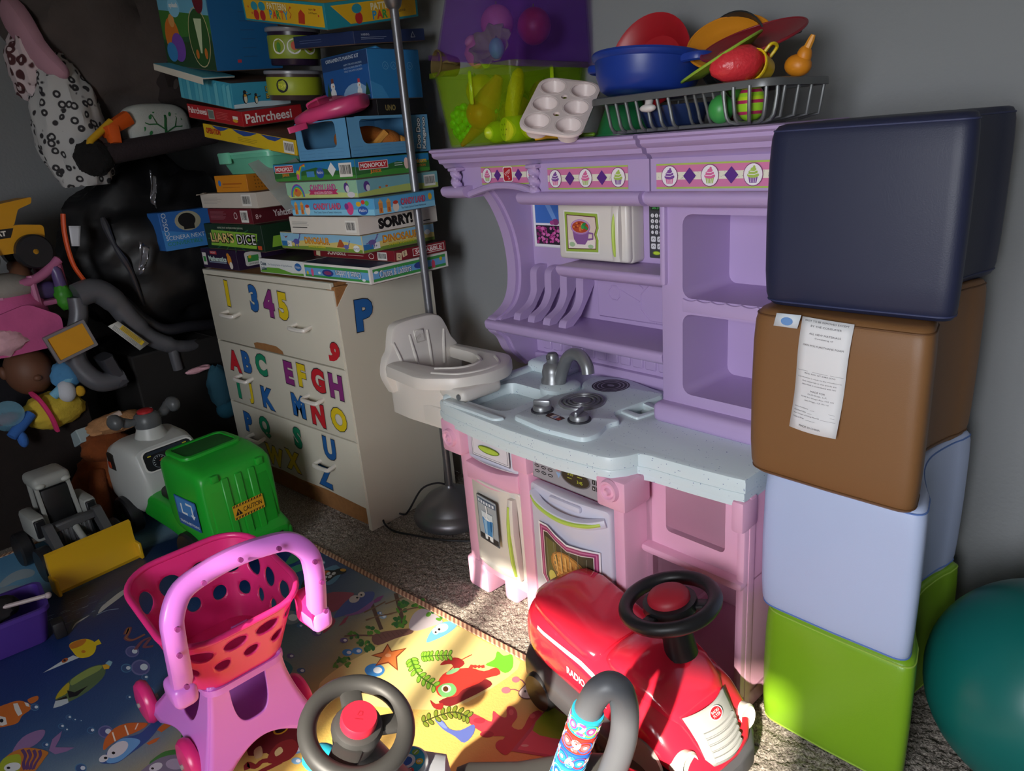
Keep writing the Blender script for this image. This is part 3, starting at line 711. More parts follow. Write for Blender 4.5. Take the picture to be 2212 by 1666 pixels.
def border(w, h, cakes, dias, seed, logo=None, loop=None):
    rnd = random.Random(seed)
    o = [('r', '#aec35c', 0, 0, w, h), ('r', '#d57aa8', 0, h * .07, w, h * .86), ('r', '#e6e2cf', 0, h * .36, w, h * .3)]
    for _ in range(int(w * 3)): x = rnd.uniform(.1, w - .3); y = rnd.uniform(h * .38, h * .62); a = rnd.uniform(0, 3); o.append(('l', rnd.choice(('#7d9a78', '#9c7d98')), [(x, y), (x + .22 * math.cos(a), y + .22 * math.sin(a))], .06))
    for x in dias: o += [('p', '#5c2e86', [(x - h * .3, h * .5), (x, h * .18), (x + h * .3, h * .5), (x, h * .82)])]
    for x, t, bt in cakes: o += cupcake(x, h * .5, h * .4, t, bt)
    return o
CP_, CK, CG = '#7d4a9c', '#d8699c', '#a8c25a'
o = border(24.4, 5.0, ((2.6, CP_, CK), (12.2, CK, CG), (21.8, CG, CP_)), (7.3, 17.1), 1)
printing(hb, frame((.178, .2115, 1.099), (1, 0, 0), (0, 0, 1)), o, 'border_sticker')
o = border(25.6, 5.0, ((3.4, CP_, CK), (12.9, CK, CG), (22.2, CG, CP_)), (8.2, 17.6), 2)
printing(hb, frame((.5, .2075, 1.099), (1, 0, 0), (0, 0, 1)), o, 'border_sticker')
o = border(20.5, 4.6, ((2.5, CK, CG), (19.4, CK, CG)), (6.6, 14.6), 3)
o += [('p', '#efe6e6', cm(rrect(.089, .006, .036, .038, .006))), ('p', '#b5202c', cm(rrect(.0915, .0085, .031, .033, .005))), ('t', '#f2e6e6', 'STEP', 10.6, 2.9, .8, dict(rot=.5, w=2.3)), ('t', '#f2e6e6', '2', 10.9, 1.7, 1.0, dict(rot=.5))]
arcy = [(p[0], p[1]) for p in spline([(-2, -1), (1.2, .1), (4.5, 1.6), (9.5, 2.6), (15, 2.5), (19.5, 1.2), (23, -1)], 5)]
st_ = printing(hb, frame((-.083, .2245, 1.112), (1, 0, 0), (0, 0, 1)), o, 'border_sticker')
# window sticker, microwave, keypad
bp = .3945
o = [('r', '#c9c9d2', 0, 0, 22, 12.6), ('r', '#e9e9ee', .25, .25, 21.5, 12.1)]
rnd = random.Random(4)
for x in (1.0, 11.3):
    o += [('r', '#3c6fc0', x, 6.8, 9.6, 5.2), ('p', '#6f9ad8', [(x + 4, 12), (x + 6, 12), (x + 9, 6.8), (x + 7.4, 6.8)]), ('r', '#2c2230', x, .9, 9.6, 5.3)]
    for _ in range(70):
        px_, py_ = x + rnd.uniform(.5, 9.1), .9 + rnd.uniform(.5, 4.8)
        o.append(('e', rnd.choice(('#a8327e', '#c24a98', '#7d2260', '#d873b4')), px_, py_, rnd.uniform(.3, .6), rnd.uniform(.3, .5)))
    o += [('e', '#8a3a78', x + 8, 7.2, 1.3, .9), ('e', '#a8428a', x + 6.6, 7, .8, .6)]
printing(hb, frame((-.072, bp, .922), (1, 0, 0), (0, 0, 1)), o, 'window_sticker')
q = B(PURP); q.box(.13, .49, .345, .40, .908, 1.068, .003, 1); q.build('microwave_niche', hb)
q = B(CREAM); q.box(.135, .36, .298, .35, .915, 1.062, .010, 3); mw = q.build('microwave', kit)
q = B(CREAM); q.box(.130, .358, .284, .31, .918, 1.06, .010, 3); mdoor = q.build('microwave_door', mw)
sh = lambda e: [(0 + e, 0 + e), (10.8 - e, .3 + e), (11 - e, 3.2), (10.5 - e, 4.6), (11.2 - e, 6.2), (10.9 - e, 9.6 - e), (0 + e, 10 - e)]
o = [('p', '#e9e6e0', sh(-.35)), ('p', '#9ab544', sh(0)), ('p', '#5a1f2a', sh(.65)), ('p', '#e0cdc2', sh(.85)), ('p', '#efe3da', [(1, 1), (9.8, 1.2), (9.8, 3.4), (1, 3)]), ('e', '#a9c49a', 2.2, 1.9, 1.0, .6), ('e', '#a9c49a', 8.4, 1.6, .9, .5), ('p', '#8a5a98', [(2.3, 6.2), (8.2, 6.2), (7.6, 3.2), (6.6, 2.0), (3.9, 2.0), (2.9, 3.2)]), ('e', '#a878b4', 5.2, 6.3, 3.3, 1.9), ('e', '#c49ac8', 5.2, 6.4, 3.05, 1.7), ('e', '#b4472a', 5.2, 6.3, 2.8, 1.45)]
rnd = random.Random(9)
for _ in range(26): a = rnd.uniform(0, 6.28); d = rnd.uniform(0, 1); o.append(('e', rnd.choice(('#d87a3a', '#8f2a1c', '#e0a858', '#c05a2a')), 5.2 + 2.4 * d * math.cos(a), 6.3 + 1.15 * d * math.sin(a), .35, .22))
o += [('e', '#2f8a44', 6.4, 6.9, .9, .4, .5), ('e', '#2f8a44', 7.0, 6.2, .8, .4, -.5), ('e', '#3ea052', 6.0, 6.3, .5, .5), ('l', '#8a5a98', [(8.0, 4.9), (9.3, 4.8), (9.2, 3.5), (7.7, 3.3)], .5)]
printing(mdoor, frame((.158, .2838, .938), (1, 0, 0), (0, 0, 1)), o)
q = B(CREAM); q.tube(spline([(.328, .286, 1.052), (.329, .28, 1.03), (.33, .278, .99), (.329, .28, .95), (.327, .286, .926)], 4), .0125, 10, sq=(.7, .9)); h = q.build('microwave_handle', mw)
q = B(GREEN_T); q.tube(spline([(.3285, .276, 1.04), (.329, .269, 1.015), (.33, .266, .985), (.329, .269, .955), (.3275, .275, .937)], 4), .0048, 8); q.build('green_inlay', h)
o = [('p', '#3c3c42', cm(rrect(0, 0, .042, .13, .003))), ('r', '#1e2a1e', .5, 11.2, 3.2, 1.4), ('t', '#5fd06a', '06:59', 2.1, 11.9, .8)]
for i, c in enumerate('123456789'): o += [('e', '#d9d9dc', .95 + (i % 3) * 1.2, 10.0 - (i // 3) * 1.3, .48, .48), ('t', '#333338', c, .95 + (i % 3) * 1.2, 10.0 - (i // 3) * 1.3, .5)]
o += [('e', '#d9d9dc', .95, 6.1, .4, .4), ('e', '#d9d9dc', 2.15, 6.1, .48, .48), ('t', '#333338', '0', 2.15, 6.1, .5), ('e', '#d9d9dc', 3.35, 6.1, .4, .4)]
for x in (1.2, 3.0):
    for y in (4.5, 2.8): o += [('p', '#d9d9dc', cm(rrect(x / 100 - .007, y / 100 - .0065, .014, .013, .003))), ('l', '#44444a', [(x - .4, y - .2), (x, y + .25), (x + .4, y - .1)], .14)]
o += [('e', '#6f8a1e', 2.1, 1.2, 1.2, .5), ('e', '#b8d23a', 2.1, 1.2, .95, .36)]
printing(hb, frame((.376, .3446, .925), (1, 0, 0), (0, 0, 1)), o, 'keypad_sticker')

# ---- doll high chair hooked on the left end
st = B(CREAM)
st.box(-.275, -.02, .0, .20, .535, .57, .012, 3)
bk = spline([(-.02, .55), (-.035, .60), (-.02, .645), (.0, .668), (.012, .70), (.03, .733), (.07, .742), (.16, .742), (.198, .73), (.214, .70), (.224, .665), (.24, .64), (.25, .60), (.235, .55)], 4)
q = B(CREAM); q.prism(bk, 0, .03, Matrix(((0, 0, 1, -.30), (1, 0, 0, 0), (0, 1, 0, 0), (0, 0, 0, 1))), r=.008)
q.v = [(p[0] - (p[2] - .55) * .18, p[1], p[2]) for p in q.v]
seat = q.build('high_chair_back', kit)
q = B(CREAM)
for yy, zz in (((.015), .69), ((.075), .70), ((.14), .70), ((.2), .69)):
    yb = .10 + (yy - .10) * .75
    q.tube([(-.272 - (.58 - .55) * .18, yb, .59), (-.271 - (.64 - .55) * .18, (yy + yb) / 2, .645), (-.272 - (zz - .55) * .18, yy, zz)], .005, 8)
q.box(-.305, -.292, .09, .125, .672, .71, .004, 1, Matrix.Translation((.0, 0, 0)))
q.build('back_rib', seat)
printing(seat, frame((-.2965, .107, .69), (0, 1, 0), (-.18, 0, 1)), [('l', '#b9b2a8', [(-1.5, -1.8), (1.5, -1.8), (1.5, 1.8), (-1.5, 1.8), (-1.5, -1.8)], .2), ('t', '#b9b2a8', 'STEP 2', 0, 0, 1.0, dict(w=2.4, rot=.6))], 'embossed_mark', lift=.0055)
q = B(CREAM); q.prism(rpoly([(-.28, .0), (-.05, -.01), (-.02, .1), (-.05, .21), (-.28, .2)], .03), .49, .545, r=.01); q.prism(rpoly([(-.32, -.005), (-.22, -.01), (-.06, .0), (-.05, .03), (-.3, .04)], .02), .48, .60, r=.02); q.build('high_chair_seat', kit)
q = B(CREAM); arm = [(-.30, -.03), (-.10, -.05), (.0, .02), (.03, .10), (.02, .18), (-.05, .255), (-.29, .245), (-.29, .20), (-.15, .195), (-.09, .15), (-.085, .1), (-.12, .055), (-.29, .03)]
q.prism(rpoly(arm, .035, 5), .603, .638, r=.014); tr_ = q.build('high_chair_tray', kit)
q = B(CREAM); q.tube(spline([(-.10, .0, .637), (-.03, .035, .637), (-.0, .10, .637), (-.01, .165, .637), (-.07, .205, .637)], 5), .005, 8); q.tube(spline([(-.125, .03, .637), (-.075, .07, .637), (-.06, .11, .637), (-.075, .155, .637), (-.12, .18, .637)], 5), .005, 8); q.build('tray_groove', tr_)
q = B(CREAM); q.box(-.08, .03, .0, .14, .572, .61, .015, 3); q.build('tray_bracket', tr_)
q = B(GREY); q.lathe([(.008, 0), (.007, .003), (0, .003)], 12, frame((.012, -.001, .592), (1, 0, 0), (0, 0, 1))); q.build('bolt', tr_)

# ================================================================== TOY DISHES ON TOP OF THE KITCHEN
KT = 1.2115
def onk(u, v, z=KT): return KM @ Vector((u, v, z))
def kthing(name, label, cat, u, v, z=KT, rot=(0, 0, 0), group=None):
    return thing(name, label, cat, onk(u, v, z), (rot[0], rot[1], rot[2] + KROT), group)
def clear(col, rough=.15, alpha=.55, tint=.42):
    key = ('clear', col, rough, alpha, tint)
    if key in _M: return _M[key]
    m = bpy.data.materials.new('translucent_plastic'); m.use_nodes = True; nt = m.node_tree; bs = nt.nodes['Principled BSDF']; out = nt.nodes['Material Output']
    bs.inputs['Base Color'].default_value = lin(col); bs.inputs['Roughness'].default_value = rough
    tl = nt.nodes.new('ShaderNodeBsdfTransparent'); tl.inputs[0].default_value = tuple(1 - (1 - min(1, x * 1.15 + .05)) * tint for x in lin(col)[:3]) + (1,)
    n = nt.nodes.new('ShaderNodeTexNoise'); n.inputs['Scale'].default_value = 6
    mr = nt.nodes.new('ShaderNodeMapRange'); mr.inputs['To Min'].default_value = alpha - .06; mr.inputs['To Max'].default_value = alpha + .06
    nt.links.new(n.outputs['Fac'], mr.inputs['Value'])
    mx = nt.nodes.new('ShaderNodeMixShader'); nt.links.new(mr.outputs['Result'], mx.inputs[0]); nt.links.new(tl.outputs[0], mx.inputs[1]); nt.links.new(bs.outputs[0], mx.inputs[2]); nt.links.new(mx.outputs[0], out.inputs[0])
    _M[key] = m; return m
def tub_mesh(q, w, d, h, taper, rim, r=.02, th=.003, base=True):
    """open tub, base at z=0 centred; rim lip of the given width"""
    lo = rrect(-w * taper / 2, -d * taper / 2, w * taper, d * taper, r); hi = rrect(-w / 2, -d / 2, w, d, r * 1.2); ri = rrect(-w / 2 - rim, -d / 2 - rim, w + 2 * rim, d + 2 * rim, r * 1.4)
    def up(l, z): return [(p[0], p[1], z) for p in l]
    rings = [up(shrink(lo, .97), .0), up(lo, .006), up(hi, h - .012), up(ri, h - .012), up(ri, h), up(shrink(hi, 1 - th * 2 / w), h), up(shrink(lo, 1 - th * 2 / w), .006)]
    n = len(lo); vs = [p for r_ in rings for p in r_]
    fs = [(k * n + j, k * n + (j + 1) % n, (k + 1) * n + (j + 1) % n, (k + 1) * n + j) for k in range(len(rings) - 1) for j in range(n)]
    fs += [tuple(range(n))[::-1], tuple((len(rings) - 1) * n + j for j in range(n))]
    q.add(vs, fs)
BU_, BV_, BR_ = -.075, .345, R(6)
bn = kthing('toy_food_bin', 'translucent lime green plastic bin of play food with wide rim', 'storage bin', BU_, BV_, KT, (0, 0, BR_))
q = B(clear('#b4d61e', .2, .16)); tub_mesh(q, .285, .30, .188, .88, .012); q.build('tub', bn)
q = B(clear('#b4d61e', .2, .6))
for sx, sy in ((.0, -.151), (.143, .0)):
    q = B(clear('#b4d61e', .2, .6)); q.box(sx - .006, sx + .006, sy - .004, sy + .002, .10, .18, .003, 1); q.build('clip_tab', bn)
pl = kthing('purple_bin_lid', 'deep translucent purple tub turned upside down over the play food bin', 'storage lid', BU_ + .012, BV_ + .01, KT + .196, (0, R(9), BR_))
q = B(clear('#8a45c0', .2, .13, .26)); q.T = Matrix.Translation((0, 0, .19)) @ Matrix.Rotation(PI, 4, 'X'); tub_mesh(q, .30, .31, .19, .86, .016); q.build('tub', pl)
BM = bn.matrix_world
def inb(x, y, z): return BM @ Vector((x, y, z))
# play food inside the bin
def food(name, label, pos, build, rot=(0, 0, 0)):
    t = thing(name, label, 'toy food', inb(*pos), rot, 'play food in the green bin'); build(t); return t
def grapes(t):
    q = B(plastic('#56d81e', .3)); rnd = random.Random(2)
    for i in range(46):
        lv = i / 46; r_ = .036 * math.sin(PI * (.15 + .8 * (1 - lv))) ; a = i * 2.4
        q.ell((r_ * math.cos(a), r_ * math.sin(a) * .8, -.045 + lv * .09), .0125, n=8, m=6)
    q.build('grape', t); q = B(plastic('#3fae1c')); q.tube([(0, 0, .045), (.004, 0, .06), (.012, 0, .068)], .004, 6); q.build('stem', t)
food('toy_grapes', 'lime green bunch of toy grapes in the green bin', (-.098, -.085, .056), grapes, (R(20), R(35), 0))
def cone(t):
    q = B(plastic('#d87a34', .5)); q.lathe([(.0, -.075), (.012, -.07), (.03, -.02), (.036, .01), (.0, .012)], 18); q.build('cone', t)
    q = B(plastic('#e06a1c', .4)); q.ell((0, 0, .03), .042, .042, .042); q.build('scoop', t)
food('toy_ice_cream', 'orange toy ice cream cone lying in the green bin', (-.01, -.085, .105), cone, (R(10), R(-150), R(20)))
def corn(t):
    q = B(mat('#e8b416', .45, bump=.9, bscale=160)); q.lathe([(0, -.065), (.012, -.06), (.02, -.03), (.021, .02), (.015, .055), (.006, .066), (0, .067)], 16)
    q.build('cob', t)
food('toy_corn_cob', 'yellow toy corn cob standing in the green bin', (.095, -.095, .11), corn, (R(-6), R(14), 0))
def shaker(t):
    q = B(plastic('#d8e01e', .35)); q.lathe([(0, -.035), (.03, -.033), (.032, -.02), (.030, .03), (.028, .035), (0, .037)], 22); b_ = q.build('body', t)
    o = [('e', '#7a7a10', 1.4 * math.cos(k), 1.4 * math.sin(k), .22) for k in (0, 1.05, 2.1, 3.14, 4.2, 5.2)] + [('e', '#7a7a10', 0, 0, .22)]
    printing(b_, Matrix.Translation((0, 0, .0372)), o, 'hole')
food('toy_shaker', 'yellow toy salt shaker with holes lying in the green bin', (.098, -.098, .034), shaker, (R(90), 0, R(-22)))
def lemon(t):
    q = B(plastic('#c8dc22', .4)); q.lathe([(0, -.045), (.008, -.042), (.02, -.03), (.027, -.005), (.026, .012), (.016, .032), (.006, .042), (0, .044)], 18); q.build('rind', t)
food('toy_lime', 'yellow green toy lime at the bottom of the bin', (.03, -.1, .030), lemon, (R(90), R(30), 0))
def carrot(t):
    q = B(plastic('#c8641c', .45)); q.lathe([(0, -.075), (.006, -.07), (.014, -.02), (.02, .03), (.022, .045), (.014, .055), (0, .056)], 14); q.build('root', t)
    q = B(plastic('#4f9a24')); q.tube([(0, 0, .05), (.006, 0, .075)], .005, 6); q.build('leaf_top', t)
food('toy_carrot', 'brownish orange toy carrot slanting under the ice cream', (-.04, -.095, .045), carrot, (0, R(55), R(10)))
def ball_f(col, r_, sz=1.0, rough=.45):
    def f(t):
        q = B(mat(col, rough, var=.1, bump=.5, bscale=60)); q.ell((0, 0, 0), r_, r_ * .92, r_ * sz, 18, 12); q.build('body', t)
        q = B(plastic('#5a7a2a')); q.tube([(0, 0, r_ * sz * .95), (.002, 0, r_ * sz * 1.15)], .0025, 6); q.build('stem', t)
    return f
food('toy_mango', 'golden yellow toy mango behind the grapes', (-.085, -.02, .135), ball_f('#e0b02a', .045, 1.1), (R(30), 0, 0))
food('toy_peach', 'tan toy peach deep in the green bin', (.09, .03, .11), ball_f('#b88a4a', .042))
food('toy_orange', 'orange toy fruit filling the middle of the bin', (.0, .02, .07), ball_f('#d8862a', .05))
food('toy_pepper', 'dark green toy pepper at the back of the bin', (-.07, .09, .09), ball_f('#2f7a34', .05, 1.1))
food('toy_potato', 'brown toy potato at the back of the bin', (.08, .1, .09), ball_f('#8a6238', .05, .9))
def lettuce(t):
    q = B(mat('#8aa23a', .6, bump=.8, bscale=50)); rnd = random.Random(5)
    def f(u, v):
        a = 2 * PI * u; r_ = .055 * v * (1 + .12 * math.sin(9 * a) * v); return (r_ * math.cos(a), r_ * math.sin(a), .03 * v * v + .006 * math.sin(7 * a) * v)
    q.sheet(f, 40, 6, True); q.build('leaf', t, solid=.003)
food('toy_lettuce_leaf', 'olive green ruffled toy lettuce leaf seen through purple plastic', (.02, -.07, .225), lettuce, (R(60), R(20), 0))
def bun(t):
    q = B(mat('#e0a08c', .5)); q.lathe([(0, -.03), (.03, -.03), (.04, -.02), (.042, .0), (.034, .022), (.018, .032), (0, .034)], 20); q.build('dome', t)
    q = B(mat('#e8b4a8', .5)); q.ell((0, 0, .036), .016, .016, .01); q.build('swirl', t)
food('toy_cupcake', 'pale pink toy cupcake seen through purple plastic', (-.055, -.05, .235), bun, (R(40), R(-20), 0))
food('toy_mint_egg', 'mint green toy egg seen through purple plastic', (.06, -.11, .225), ball_f('#5fd0a0', .02, 1.2))
def cup(col, r_=.032, h=.06):
    def f(t):
        q = B(plastic(col, .4)); q.lathe([(0, 0), (r_ * .72, 0), (r_ * .76, .003), (r_, h), (r_ * 1.06, h), (r_ * 1.06, h - .004), (r_ * .93, h - .001), (r_ * .7, .004), (0, .004)], 24); q.build('cup_body', t)
        q = B(plastic(col, .4)); q.tube(spline([(r_ * .9, 0, h * .85), (r_ * 1.6, 0, h * .8), (r_ * 1.6, 0, h * .35), (r_ * .84, 0, h * .3)], 4), .003, 6); q.build('cup_handle', t)
    return f
food('toy_brown_cup', 'olive brown toy cup tipped on its side above the grapes', (-.095, -.1, .20), cup('#6a5a34'), (R(80), 0, R(-20)))
food('toy_pink_fruit', 'rosy pink toy fruit at the top of the pile', (-.03, .0, .30), ball_f('#d88a90', .045))
food('toy_red_apple', 'dark red toy apple behind the pink fruit', (.07, .03, .28), ball_f('#a8283a', .045))

# muffin tin, leaning on the bin
RTh = Vector((RT.x, RT.y, 0)).normalized(); FWh = Vector((FW.x, FW.y, 0)).normalized()
mt = kthing('toy_muffin_tin', 'pale pink six-cup toy muffin tin leaning on the bin', 'toy bakeware', .25, .2, 1.285)
mt.matrix_world = frame(onk(.252, .19, 1.282), RTh, Vector((0, 0, .56)) + FWh * .8) @ Matrix.Rotation(R(-20), 4, 'Z')
MUF = plastic('#e6d6d4', .3)
cups = [(-.036, -.068), (.036, -.068), (-.036, 0), (.036, 0), (-.036, .068), (.036, .068)]
q = B(MUF); q.prism([rrect(-.073, -.106, .146, .212, .035, 6)] + [circ(x, y, .028, n=22) for x, y in cups] + [circ(0, .034, .008, n=10), circ(0, -.034, .008, n=10)], -.003, .003, r=.0015); tray = q.build('tray', mt)
for x, y in cups:
    q = B(MUF); q.lathe([(.0, -.024), (.021, -.024), (.0225, -.022), (.028, .0), (.031, .0035), (.033, .0035), (.033, .001), (.029, -.003), (.0235, -.026), (0, -.026)], 24, Matrix.Translation((x, y, 0))); q.build('muffin_cup', mt)
# green bowl and yellow toy behind the tin
t = kthing('toy_green_bowl', 'dark green toy bowl upside down beside the dish rack', 'toy bowl', .335, .315, KT)
q = B(plastic('#1f6a3c', .35)); q.lathe([(0, .075), (.035, .075), (.04, .07), (.062, .02), (.068, .004), (.074, .004), (.074, 0), (.066, 0), (.058, .02), (.036, .066), (0, .07)], 32); q.build('bowl', t)
q = B(plastic('#1f6a3c', .35)); q.torus(.03, .004, 24, 8, Matrix.Translation((0, 0, .076))); q.build('foot_ring', t)
t = kthing('toy_peeler', 'yellow toy peeler lying under the muffin tin', 'toy utensil', .235, .20, KT + .006, (0, 0, R(25)))
q = B(plastic('#d8a41e')); q.tube([(-.06, 0, 0), (-.03, 0, .004), (.0, 0, .002), (.04, 0, 0)], [.004, .006, .006, .004], 8); q.build('handle', t)
q = B(plastic('#7aa828')); q.box(.035, .085, -.008, .008, -.004, .004, .003, 1); q.build('blade', t)

# dish rack
RK = mat('#6b6d6e', .4, .35, var=.05)
RX0, RX1, RY0, RY1, RZB, RZT = .345, .78, .165, .40, KT + .002, 1.288
rk = kthing('dish_rack', 'grey wire-style toy dish rack holding toy pots and plates', 'dish rack', (RX0 + RX1) / 2, (RY0 + RY1) / 2, KT)
rT = Matrix.Translation((-(RX0 + RX1) / 2, -(RY0 + RY1) / 2, -KT))
q = B(RK); q.T = rT
rim_o = rrect(RX0, RY0, RX1 - RX0, RY1 - RY0, .04, 6); rim_i = rrect(RX0 + .022, RY0 + .022, RX1 - RX0 - .044, RY1 - RY0 - .044, .03, 6)
q.prism([rim_o, rim_i], RZT - .014, RZT, r=.005); q.build('rim', rk)
def rod(pts, nm='wire', r_=.0035): q = B(RK); q.T = rT; q.tube(pts, r_, 8); q.build(nm, rk)
for i in range(7):
    x = .395 + i * .026
    rod(spline([(x, RY0 + .012, RZT - .01), (x + .004, RY0 + .016, 1.25), (x + .008, RY0 + .02, RZB + .012), (x + .01, RY0 + .04, RZB + .003), (x + .01, RY0 + .12, RZB + .003)], 4))
for i in range(5):
    x = .585 + i * .02
    rod(spline([(x, RY0 + .02, RZT - .01), (x + .002, RY0 + .03, 1.25), (x + .004, RY0 + .05, RZB + .004), (x + .004, RY0 + .14, RZB + .003)], 4), r_=.003)
rod([(.395, RY0 + .035, RZB + .0035), (.68, RY0 + .035, RZB + .0035)]); rod([(.395, RY0 + .115, RZB + .0035), (.70, RY0 + .115, RZB + .0035)])
for i in range(7):                                        # bowed cutlery cup at the corner
    a = -PI * .95 + i * PI * .19; cx, cy = .715, .20
    rod(spline([(cx + .052 * math.cos(a), cy + .04 * math.sin(a), RZT - .01), (cx + .05 * math.cos(a), cy + .038 * math.sin(a), 1.25), (cx + .04 * math.cos(a), cy + .03 * math.sin(a), RZB + .006), (cx, cy, RZB + .003)], 3), 'cup_wire')
for i in range(4):
    y = RY0 + .06 + i * .05
    rod([(RX1 - .012, y, RZT - .01), (RX1 - .02, y, RZB + .01), (RX1 - .06, y, RZB + .003)])
for sx in (.43, .50, .57): rod([(sx, RY1 - .012, RZT - .01), (sx, RY1 - .02, RZB + .01), (sx, RY1 - .1, RZB + .003)])
# egg in the cutlery cup
t = kthing('toy_striped_egg', 'lime green toy egg with dark pink stripes in the cutlery cup', 'toy egg', .715, .203, RZB + .037)
for i, (c, z0, z1) in enumerate((('#8ac22a', -1, -.62), ('#b02a5a', -.62, -.46), ('#9ad030', -.46, -.05), ('#b02a5a', -.05, .12), ('#b8d82a', .12, .3), ('#9ad030', .3, .5), ('#b02a5a', .5, .66), ('#9ad030', .66, 1))):
    pr = []
    for k in range(5):
        zz = z0 + (z1 - z0) * k / 4; pr.append((max(0, .0255 * math.sqrt(max(0, 1 - zz * zz)) * (1 - .1 * zz)), .033 * zz))
    q = B(plastic(c, .3)); q.lathe(pr, 24); q.build('shell_band', t)
# blue pot, red lid, plates ...
t = kthing('toy_blue_pot', 'dark blue toy cooking pot with side handles sitting on the rack', 'toy pot', .425, .275, 1.289, (R(-7), R(1), 0))
BLUE = plastic('#1d3a94', .38)
q = B(BLUE); q.lathe([(0, 0), (.088, 0), (.098, .006), (.108, .03), (.113, .062), (.119, .066), (.121, .072), (.118, .077), (.108, .077), (.103, .07), (.096, .02), (.086, .01), (0, .01)], 44); q.build('pot_body', t)
for s in (-1, 1):
    q = B(BLUE); q.tube(spline([(s * .106, -.03, .058), (s * .14, -.026, .06), (s * .153, 0, .061), (s * .14, .026, .06), (s * .106, .03, .058)], 5), .009, 8, sq=(1, .6)); q.build('side_handle', t)
t = kthing('toy_red_bowl', 'red toy bowl propped upright behind the blue pot', 'toy bowl', .365, .37, 1.36, (R(74), R(-14), R(8)))
q = B(plastic('#b01c26', .4)); q.lathe([(0, -.035), (.06, -.035), (.07, -.03), (.095, 0), (.105, .004), (.105, .008), (.092, .004), (.066, -.026), (0, -.03)], 40); q.build('bowl', t)
q = B(plastic('#b01c26', .4)); q.torus(.045, .003, 30, 6, Matrix.Translation((0, 0, -.029))); q.build('inner_ring', t)
def plate(name, label, col, u, v, z, r_, rot, rim=None):
    t = kthing(name, label, 'toy plate', u, v, z)
    sl, op = rot; a = RT * math.cos(sl) + UP * math.sin(sl); t.matrix_world = frame(onk(u, v, z), a, FW * math.cos(op) + (UP * math.cos(sl) - RT * math.sin(sl)) * math.sin(op))
    q = B(plastic(col, .4)); q.lathe([(0, 0), (r_ * .6, 0), (r_ * .68, .003), (r_ * .96, .011), (r_, .012), (r_, .015), (r_ * .95, .0145), (r_ * .66, .006), (r_ * .58, .003), (0, .003)], 40); q.build('dish', t)
    q = B(plastic(rim or col, .4)); q.torus(r_ * .99, .0028, 40, 8, Matrix.Translation((0, 0, .0135))); q.build('rolled_rim', t)
    return t
plate('toy_orange_plate', 'orange toy plate standing tilted in the rack', '#d88a1c', .585, .34, 1.362, .082, (R(34), R(52)))
plate('toy_maroon_plate', 'maroon toy plate leaning in front of the orange one', '#8a1c2a', .662, .30, 1.352, .098, (R(25), R(30)))
plate('toy_green_plate', 'thin lime green toy plate leaning beside the strawberry', '#94b83a', .632, .245, 1.325, .082, (R(32), R(11)))
t = kthing('toy_black_pan', 'black toy frying pan at the back of the rack', 'toy pan', .572, .395, 1.352, (R(84), R(-8), 0))
q = B(plastic('#232628', .45)); q.lathe([(0, 0), (.062, 0), (.07, .006), (.078, .026), (.075, .027), (.066, .01), (0, .006)], 36); q.build('pan', t)
q = B(plastic('#232628', .45)); q.tube([(.07, 0, .02), (.12, 0, .03), (.15, 0, .03)], .007, 8); q.build('handle', t)
t = kthing('toy_strawberry', 'big red toy strawberry on top of the dish rack', 'toy food', .685, .205, 1.318, (0, R(84), R(48)))
q = B(mat('#d8343e', .35, var=.12, vscale=90, bump=.9, bscale=110)); q.lathe([(0, -.052), (.012, -.048), (.025, -.03), (.032, 0), (.03, .022), (.02, .038), (.01, .044), (0, .044)], 24); q.build('berry', t)
q = B(mat('#d8343e', .4)); q.lathe([(.009, .038), (.008, .048), (.012, .053), (.008, .058), (0, .058)], 12); q.build('stalk', t)
t = kthing('toy_yellow_cup', 'yellow toy cup lying behind the strawberry', 'toy cup', .715, .25, 1.305, (R(70), R(-50), R(10))); cup('#e0c21c', .027, .04)(t)
t = kthing('toy_squash', 'orange toy squash with a stubby stem at the end of the rack', 'toy food', .772, .26, 1.306, (0, R(10), 0))
q = B(plastic('#d8861c', .45)); q.ell((0, 0, 0), .024, .021, .019); q.ell((.008, 0, .016), .013, .013, .017); q.build('gourd', t)
q = B(plastic('#e0962a', .45)); q.tube([(.01, 0, .026), (.015, 0, .042), (.017, 0, .05)], [.007, .006, .004], 8); q.build('stem', t)
t = kthing('toy_green_pear', 'green toy pear tucked under the strawberry', 'toy food', .668, .235, 1.285, (R(80), 0, 0))
q = B(plastic('#4f9a3a', .45)); q.lathe([(0, -.03), (.02, -.026), (.027, -.008), (.02, .016), (.013, .03), (.0, .036)], 18); q.build('flesh', t); q = B(plastic('#6a4a28')); q.cyl((0, 0, .034), (.003, 0, .045), .002, n=6); q.build('stem', t)
t = kthing('toy_red_pepper', 'small dark red toy pepper inside the dish rack', 'toy food', .62, .27, KT + .03)
q = B(plastic('#8a1c24', .4)); q.ell((0, 0, 0), .026, .026, .024); q.build('flesh', t); q = B(plastic('#3a6a2a')); q.cyl((0, 0, .022), (.003, 0, .034), .003, n=6); q.build('stem', t)
t = kthing('toy_green_tomato', 'green toy tomato inside the dish rack', 'toy food', .655, .20, KT + .032)
q = B(plastic('#3f9a4a', .4)); q.ell((0, 0, 0), .024, .024, .026); q.build('flesh', t); q = B(plastic('#2a6a2a')); q.cyl((0, 0, .022), (.002, 0, .032), .003, n=6); q.build('stem', t)
t = kthing('toy_blue_bowl', 'navy toy bowl at the bottom of the dish rack', 'toy bowl', .50, .27, KT + .006)
